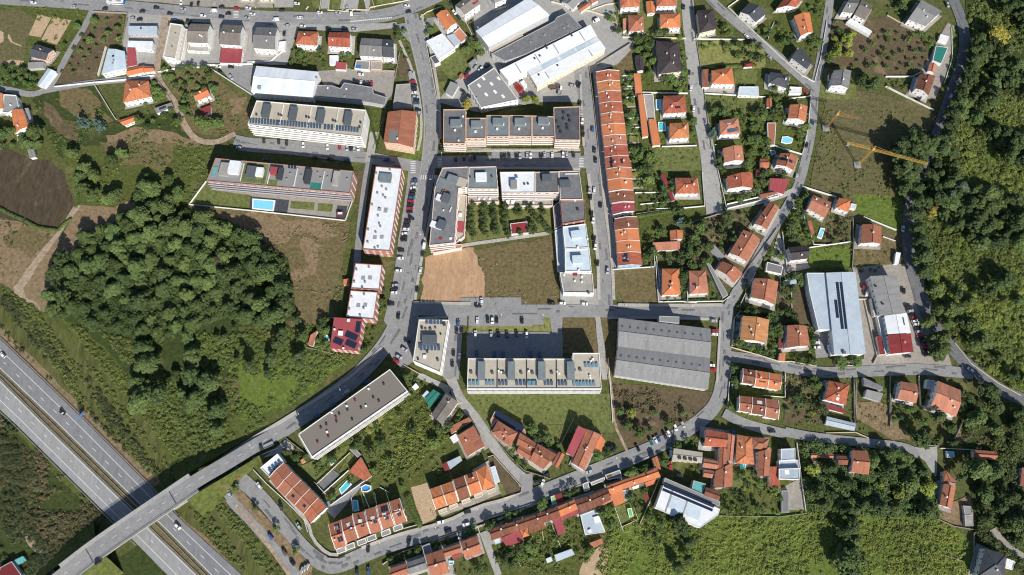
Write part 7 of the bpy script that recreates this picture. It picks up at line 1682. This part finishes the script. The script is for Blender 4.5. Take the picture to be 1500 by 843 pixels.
GAR=[('b1','715,272 905,290 905,390 715,385',3.2),('b1','985,310 1070,320 1060,350 1000,350',3),('c1','385,150 430,150 440,230 390,240',3.5),('c1','540,110 610,180 560,205',3.5),('c1','310,330 460,260 470,310 400,400 300,380',3.6),
 ('d1','640,60 735,100 740,210 680,180',3.4),('d1','850,170 925,190 990,200 900,215 740,215',3.2),('d1','800,230 915,240 905,440 850,420',3),('d1','1055,240 1110,320 1110,500 960,470 1010,420',3.2),('d1','1000,420 1110,380 1110,530 1000,520',3.6),
 ('d1','740,430 795,430 840,780 760,780',3.2),('d2','780,80 900,80 930,240 800,220',3.0),('d2','810,230 950,240 960,300 810,310',3.0),('d2','830,330 1000,320 1020,400 840,420',3.1),('d2','1040,420 1150,520 1150,700 1080,690 1060,560',3.0),('d2','860,520 990,530 900,600 850,590',3),('d2','850,610 910,620 900,730 850,720',2.6),('d2','960,640 1080,640 1090,720 960,700',3.6),
 ('e1','0,0 20,0 30,60 0,60',3),('e1','335,100 420,150 420,210 340,200',3),('e1','245,235 340,240 330,290 250,280',3.2),('e1','350,240 560,250 600,330 560,370 460,340 380,290',3.4),('e1','560,130 640,180 640,280 560,180',3),('e1','680,130 770,200 900,210 920,250 880,330 800,230 700,270',3.2),('e1','830,50 960,0 960,120 880,100',3.3),('e1','620,490 750,470 740,590 640,610',3),('e1','615,600 750,620 740,680 620,680',3),('e1','300,640 480,640 620,600 620,680 480,690',3.2),('e1','480,690 630,690 630,843 490,800',3),('e1','190,640 240,660 240,800 200,780',2.8),('e1','130,160 160,500 110,520 140,400',3),('e1','680,690 850,700 830,843 790,843 800,750',3.2),
 ('e2','500,30 630,50 630,230 500,200',3.0),('e2','580,180 720,230 640,240 600,300 560,230',2.8),('e2','320,60 370,70 390,330 370,330',2.8),('e2','400,320 560,310 560,345 400,380',2.8),('e2','200,490 440,450 620,400 560,500 480,520 410,650 300,640 220,560',3.6),('e2','140,560 280,610 310,720 260,760 170,740',3.2),('e2','500,480 590,540 590,570 510,510',2.8),('e2','740,430 820,430 880,600 740,600 700,520',3.6),('e2','790,310 850,310 830,400 780,390',3.0),('e2','970,460 1090,460 1090,590 980,600',2.8),('e2','720,770 860,780 860,843 700,843',2.8),('e2','600,600 700,590 700,690 610,700',3),('e2','0,220 110,240 110,380 0,380',3),
 ('e3','500,60 540,0 550,40 520,160',2.8),('e3','470,200 700,240 700,300 500,230',2.6),('e3','430,260 470,260 460,400 440,400',2.6),('e3','440,400 600,410 690,440 690,490 600,460',2.6),('e3','640,250 700,300 680,430 640,420',2.6),('e3','700,60 770,60 770,300 700,260',3.0),('e3','860,300 900,340 890,510 770,500 860,470',2.8),('e3','130,10 170,20 170,150 60,150',3),('e3','290,60 380,140 280,150',3.2),('e3','720,580 950,600 940,780 820,843 730,800',3.4),('e3','410,520 460,530 440,720 420,600',2.8),('e3','400,740 470,800 470,843 380,800',2.8),('e3','840,580 940,600 940,843 860,843',3.6),('e3','1010,490 1140,480 1140,515 1020,520',2.6),
 ('f1','120,180 60,370 0,380 10,250',3.4),('f1','390,440 500,440 480,520 380,490',3.2),('f1','380,0 540,0 480,110 360,80',3.6),('f1','550,180 640,240 600,280',3.4),
 ('p','590,150 720,400 900,480 780,420 640,280',3.8),('p','590,0 630,0 620,130 580,130',3),('p','1000,20 1090,60 1080,150 1000,200',3.4),('p','780,30 860,170 790,170',3),
 ('c3','440,570 560,590 620,640 520,720 400,700',3.2),('c3','300,110 330,110 320,230 290,230',3),('c3','215,310 270,320 240,450 200,440',3.2),('b3','880,270 930,260 930,430 840,410',2.8),
 ('h','0,60 140,160 200,330 290,430 240,600 150,640 0,640',7),('h','300,400 450,340 370,560 250,560',3.6),('h','440,220 560,260 570,330 470,400',3.4),('h','620,590 720,620 700,700 600,720',3),
 ('i','100,430 250,430 230,560 350,650 300,700 180,560',3.0),('i','320,240 420,320 640,470 600,520 450,440 330,350',3.6),('i','640,600 760,660 800,760 650,750',3.2),('i','950,520 1160,520 1100,640 900,690',3.4),
 ('j','90,420 210,390 225,440 110,470',2.6),('j','225,350 600,230 620,280 250,420',2.8),('j','600,190 690,180 700,260 620,260',2.6),('j','800,140 1000,60 1000,130 820,190',2.8),('j','160,650 500,590 560,700 640,640 700,700 400,843 200,843',3.2),('j','640,430 700,420 760,600 640,640',3),('j','790,560 1000,560 1060,700 930,720',3.2),('j','830,420 980,370 1010,540 850,520',3.2),
 ('k','600,260 860,180 880,230 620,320',2.8),('k','650,480 790,430 820,540 730,700',3),('k','360,600 500,600 570,800 420,800',3.4),('l','250,590 560,470 590,500 260,650',2.8),('l','680,420 900,350 930,400 700,490',2.6),('l','1290,170 1430,140 1450,180 1300,230',2.6),('l','1090,240 1190,230 1200,300 1060,330',2.8),('l','1050,620 1250,560 1330,760 900,772',3.2),
 ('r','0,330 100,300 180,400 110,430',2.8),('r','200,430 420,300 330,440 240,520',3),('r','470,170 600,180 560,330 500,280',3.4),('r','540,200 948,0 948,640 720,600 640,400',7.5),('r','320,660 380,640 350,730',2.4),('r','500,500 540,520 480,570',2.4),
 ('e4','100,120 280,60 260,110 110,120',2.8),('e4','190,240 270,240 330,340 280,330',2.6),('e4','430,230 640,260 640,350 440,340',3.4),('e4','370,360 700,360 690,490 380,500',3.6),('e4','830,70 1100,60 1000,170 880,150',3.4),('d4','900,420 1000,380 920,640 850,640',3)]
for i,(fr,s,sp) in enumerate(GAR): scatter(fr,s,['bush','garden','bush','bushb','fruit','dark','bush'],sp,keep=.62,rmin=.9)
# hedges: one leafy object each
def hedge(fr,s,w=1.1,h=1.5,label='clipped green hedge',mat='l_garden',place=None):
    ln=densify([(p[0],p[1],0) for p in wline(fr,s)],.7); v=leaves([(p[0],p[1],h*.5) for p in ln],[w*.6]*len(ln),60,.34,h/w*.8,.4,np.random.RandomState(int(abs(ln[0][0])*10)))
    o=bpy.data.objects.new('hedge',quadmesh('hedge',v,mat)); link(o); c=ln[len(ln)//2]; later(o,label,'hedge',place or 'by the '+near(c[0],c[1]),c[0],c[1],'garden hedges')
hedge('e1','340,380 460,375 560,372',1.6,2.2); hedge('c1','225,620 285,843',1.4,1.6); hedge('c1','330,620 285,843',1.2,1.6); hedge('d2','820,455 1040,415',2.2,2.4); hedge('c4','450,400 515,560',3.4,1.6); hedge('b2','170,385 480,415',.8,1.2); hedge('e3','460,190 640,240',2,2); hedge('d1','1040,60 1080,210',1.2,1.6)
for q in ('-10,400 60,440 130,470','150,480 220,515 320,530','400,470 360,500 330,530','420,240 440,340 430,400'): hedge('a2',q,1.8,1.8,'ragged green hedge',place='at the edge of the ploughed field')
hedge('c3','790,250 785,350',1,1); hedge('c2','780,75 1290,70',1.6,.9); hedge('d2','0,72 350,75',1.6,.9); hedge('a1','700,95 685,255',1.4,1.8); hedge('e3','160,155 370,155',1,1.4); hedge('r','240,560 480,340',1,1.4)
# ground cover nobody could count
scrub('scrub','0','0,420 60,455 80,470 200,500 235,560 300,650 340,640 262,700 225,700 130,610','l_scrub',.55,'low green scrub in rows on the motorway bank',cover=(-.02,1),stretch=(-.80,.16),seed=3)
scrub('scrub','0','0,425 60,465 200,640 240,700 225,702 130,608 0,488','l_scrubdark',.5,'dark bushy rows along the motorway bank',r=(.7,1.5),cover=(.12,1),stretch=(-.80,.14),seed=8)
scrub('scrub','0','270,490 500,475 520,520 410,605 300,675 330,600','l_scrub',.5,'green scrub across the meadow east of the wood',cover=(-.18,1),seed=5,r=(.5,1.5))
scrub('scrub','0','72,458 92,395 118,362 150,342 190,312 235,298 300,322 345,335 398,368 424,396 432,457 395,480 330,465 290,480 235,500 195,492 130,475','l_wood',.14,'leafy undergrowth filling the gaps of the motorway wood',cover=(-.6,1),seed=6,r=(1.6,3.2),hgt=2.6,n=13,leaf=.65)
scrub('scrub','0','20,150 60,140 130,150 200,190 300,210 300,250 200,300 130,300 100,240 50,180','l_scrub',.16,'patchy scrub on the meadow above the wood',cover=(.1,1),seed=12)
scrub('scrub','0','0,610 20,625 100,705 155,758 110,800 95,828 60,800 0,720','l_scrubbrown',.6,'brown and green scrub left of the motorway',cover=(-.15,1),seed=9,r=(.6,1.5))
scrub('scrub','0','0,615 50,650 60,760 110,830 60,843 0,843','l_scrubdark',.35,'dark bushes in the bottom left corner',cover=(.0,1),seed=10,r=(1,2.2))
scrub('scrub','0','262,750 335,725 440,843 355,843','l_scrub',.5,'yellow-green scrub between motorway and service lane',cover=(0,1),stretch=(-.8,.15),seed=14)
scrub('scrub','0','330,722 345,735 445,843 425,843','l_scrubbrown',.6,'dry brown scrub beside the service lane',cover=(-.1,1),seed=15)
scrub('scrub','0','1345,215 1385,150 1425,0 1500,0 1500,600 1440,560 1360,440 1335,330','l_scrub',.2,'green undergrowth covering the hillside',cover=(-.3,1),seed=16,r=(.8,2.2),hgt=.8,n=13,leaf=.6)
scrub('scrub','0','1440,180 1500,150 1500,330 1450,300','l_scrubbright',.25,'bright green scrub in the hillside clearing',cover=(-.1,1),seed=17,r=(.7,1.6),hgt=.5)
scrub('scrub','0','1375,400 1500,350 1500,580 1440,530 1390,470','l_scrubbright',.25,'bright green scrub on the lower hillside',cover=(-.1,1),seed=18,r=(.7,1.6),hgt=.5)
scrub('scrub','0','895,780 955,745 1030,778 1060,748 1230,752 1236,843 870,843','l_scrubbright',.42,'dense bright green brambles filling the bottom field',cover=(-.3,1),seed=19,r=(.6,1.6),hgt=.45,n=12)
scrub('scrub','0','1238,752 1365,757 1424,792 1424,843 1238,843','l_scrubbright',.42,'dense green brambles in the bottom right field',cover=(-.3,1),seed=20,r=(.6,1.6),hgt=.45,n=12)
scrub('scrub','0','895,780 955,745 1030,778 1060,748 1365,757 1424,792 1424,843 870,843','l_scrub',.12,'darker bushes mixed into the bottom brambles',cover=(.22,1),seed=21,r=(.8,1.9))
scatter('0','1226,745 1244,745 1246,843 1228,843',['tall','wood'],6.5,'tall dark tree in the row dividing the two bottom fields','tree row between the bottom fields',rmin=.5)
scatter('0','985,765 1000,770 1010,800 1000,843 990,830',['tall'],7,'dark tree standing alone in the left part of the bottom field','bottom field trees',rmin=.5,keep=.5)
scrub('scrub','0','1175,640 1290,650 1345,668 1375,760 1235,752 1180,745','l_wood',.2,'undergrowth around the farmhouse wood',cover=(-.4,1),seed=22,r=(1.3,2.8),hgt=2.0,n=13,leaf=.62)
scrub('scrub','0','1400,580 1500,600 1500,843 1430,790 1428,690','l_wood',.2,'undergrowth of the lower right wood',cover=(-.3,1),seed=23,r=(1.3,2.8),hgt=2.0,n=13,leaf=.62)
scrub('scrub','0','1210,150 1365,165 1330,215 1325,330 1190,275','l_scrub',.16,'tufts of grass on the crane field',cover=(.15,1),seed=24,r=(.4,1.0))
scrub('scrub','0','897,560 1046,577 1040,605 985,632 905,655','l_scrubbrown',.35,'weeds on the brown plot by the hangar',cover=(.0,1),seed=25)
scrub('scrub','0','530,610 640,575 668,640 650,700 600,712 540,690','l_scrub',.5,'vegetable rows and vines of the allotment',cover=(.08,1),stretch=(.65,.35),seed=26)
scrub('scrub','0','540,600 640,575 660,640 600,690','l_scrubbright',.3,'pale green vine rows of the allotment',cover=(.05,1),stretch=(.65,.4),seed=27)
scrub('scrub','0','700,370 815,350 820,440 715,438','l_scrubdry',.12,'dry weeds on the wasteland beside the orange plot',cover=(.15,1),seed=28,r=(.3,.8))
scrub('scrub','0','280,310 520,330 500,460 440,480 420,400','l_scrubdry',.14,'dry weeds on the meadow right of the wood',cover=(.1,1),seed=29,r=(.3,.9))
scrub('scrub','0','0,325 50,330 80,340 20,415 0,410','l_scrubdark',.15,'scattered weeds on the dry field',cover=(.15,1),seed=30,r=(.4,.9))
scrub('scrub','0','720,810 890,740 920,700 940,700 890,800 840,843 720,843','l_scrub',.3,'kitchen garden plants behind the long terrace',cover=(.0,1),seed=31)
scrub('scrub','0','1100,95 1190,130 1180,250 1060,300 1040,150','l_scrub',.10,'garden plants among the right-hand villas',cover=(.1,1),seed=32)
scrub('scrub','0','1080,230 1300,230 1300,460 1100,400','l_scrub',.07,'garden plants between lane and field',cover=(.1,1),seed=33)
scrub('scrub','p','1080,260 1500,310 1500,450 1240,440 1010,415','l_scrubbrown',.3,'dry brown brush on the slope',cover=(-.1,1),seed=34)
scrub('scrub','0','190,492 270,490 330,560 345,640 280,680 215,620','l_scrub',.3,'green undergrowth in the southern part of the wood',cover=(-.3,1),seed=61,r=(.6,1.4))
scrub('scrub','0','110,180 300,215 340,215 310,260 275,300 230,300 205,240','l_scrub',.2,'green scrub on the meadow left of the pool block',cover=(.02,1),seed=41)
scrub('scrub','0','30,0 130,15 100,75 80,120 40,105 20,60','l_scrub',.12,'green growth around the tan plots',cover=(.05,1),seed=42)
scrub('scrub','0','685,585 890,580 893,655 840,640 790,640 740,620','l_scrub',.05,'taller grass on the field below the tan block',cover=(.2,1),seed=43,r=(.3,.8))
scrub('scrub','0','240,105 360,140 360,165 340,205 300,190 260,150','l_scrub',.16,'weeds around the small orange cottage',cover=(.0,1),seed=44)
scrub('scrub','0','930,60 1010,60 1045,330 960,380 925,200','l_scrub',.10,'garden plants behind the long terrace of row houses',cover=(.0,1),seed=45,r=(.4,1.1))
scrub('scrub','0','1075,530 1350,560 1340,640 1150,625 1070,600','l_scrub',.10,'garden plants below the lower lane',cover=(.0,1),seed=46,r=(.4,1.1))
scrub('scrub','0','1425,40 1500,20 1500,600 1440,560 1360,440 1345,260','l_scrubbright',.16,'bright creeper patches between the hillside trees',cover=(.08,1),seed=51,r=(1,2.4),hgt=1.6)
flush_trees()
resolve()
# ================================================================= CAMERA, LIGHT
cam=bpy.data.cameras.new('camera'); cam.sensor_width=36; cam.lens=36*F/1500; cam.clip_start=1; cam.clip_end=9000
co=bpy.data.objects.new('camera',cam); COL.objects.link(co); co.location=(0,0,HC); co.rotation_euler=(T,0,0); scn.camera=co
SUN=Vector((.385,-.92,0)).normalized(); EL=math.radians(35); SD=Vector((SUN.x*math.cos(EL),SUN.y*math.cos(EL),math.sin(EL)))
su=bpy.data.lights.new('sun','SUN'); su.energy=4.9; su.angle=math.radians(.5); su.color=(1,.955,.88)
so=bpy.data.objects.new('sun',su); COL.objects.link(so); so.rotation_euler=(-SD).to_track_quat('-Z','Y').to_euler()
wd=bpy.data.worlds.new('World'); scn.world=wd; wd.use_nodes=True; n=wd.node_tree; bg=n.nodes['Background']
sk=n.nodes.new('ShaderNodeTexSky'); sk.sky_type='NISHITA'; sk.sun_disc=False; sk.sun_elevation=EL; sk.sun_rotation=math.atan2(SD.x,SD.y)
n.links.new(sk.outputs[0],bg.inputs[0]); sk.ozone_density=3; bg.inputs[1].default_value=.082
scn.view_settings.view_transform='Standard'; scn.view_settings.look='None'; scn.view_settings.exposure=.28; scn.view_settings.gamma=1; scn.view_settings.use_curve_mapping=False
scn.render.engine='CYCLES'; scn.cycles.filter_width=1.15; scn.cycles.max_bounces=4; scn.cycles.diffuse_bounces=2; scn.cycles.glossy_bounces=2; scn.cycles.transparent_max_bounces=4
print('objects',len(bpy.data.objects),'zlayer',ZL[0],APZ[0],CNT)
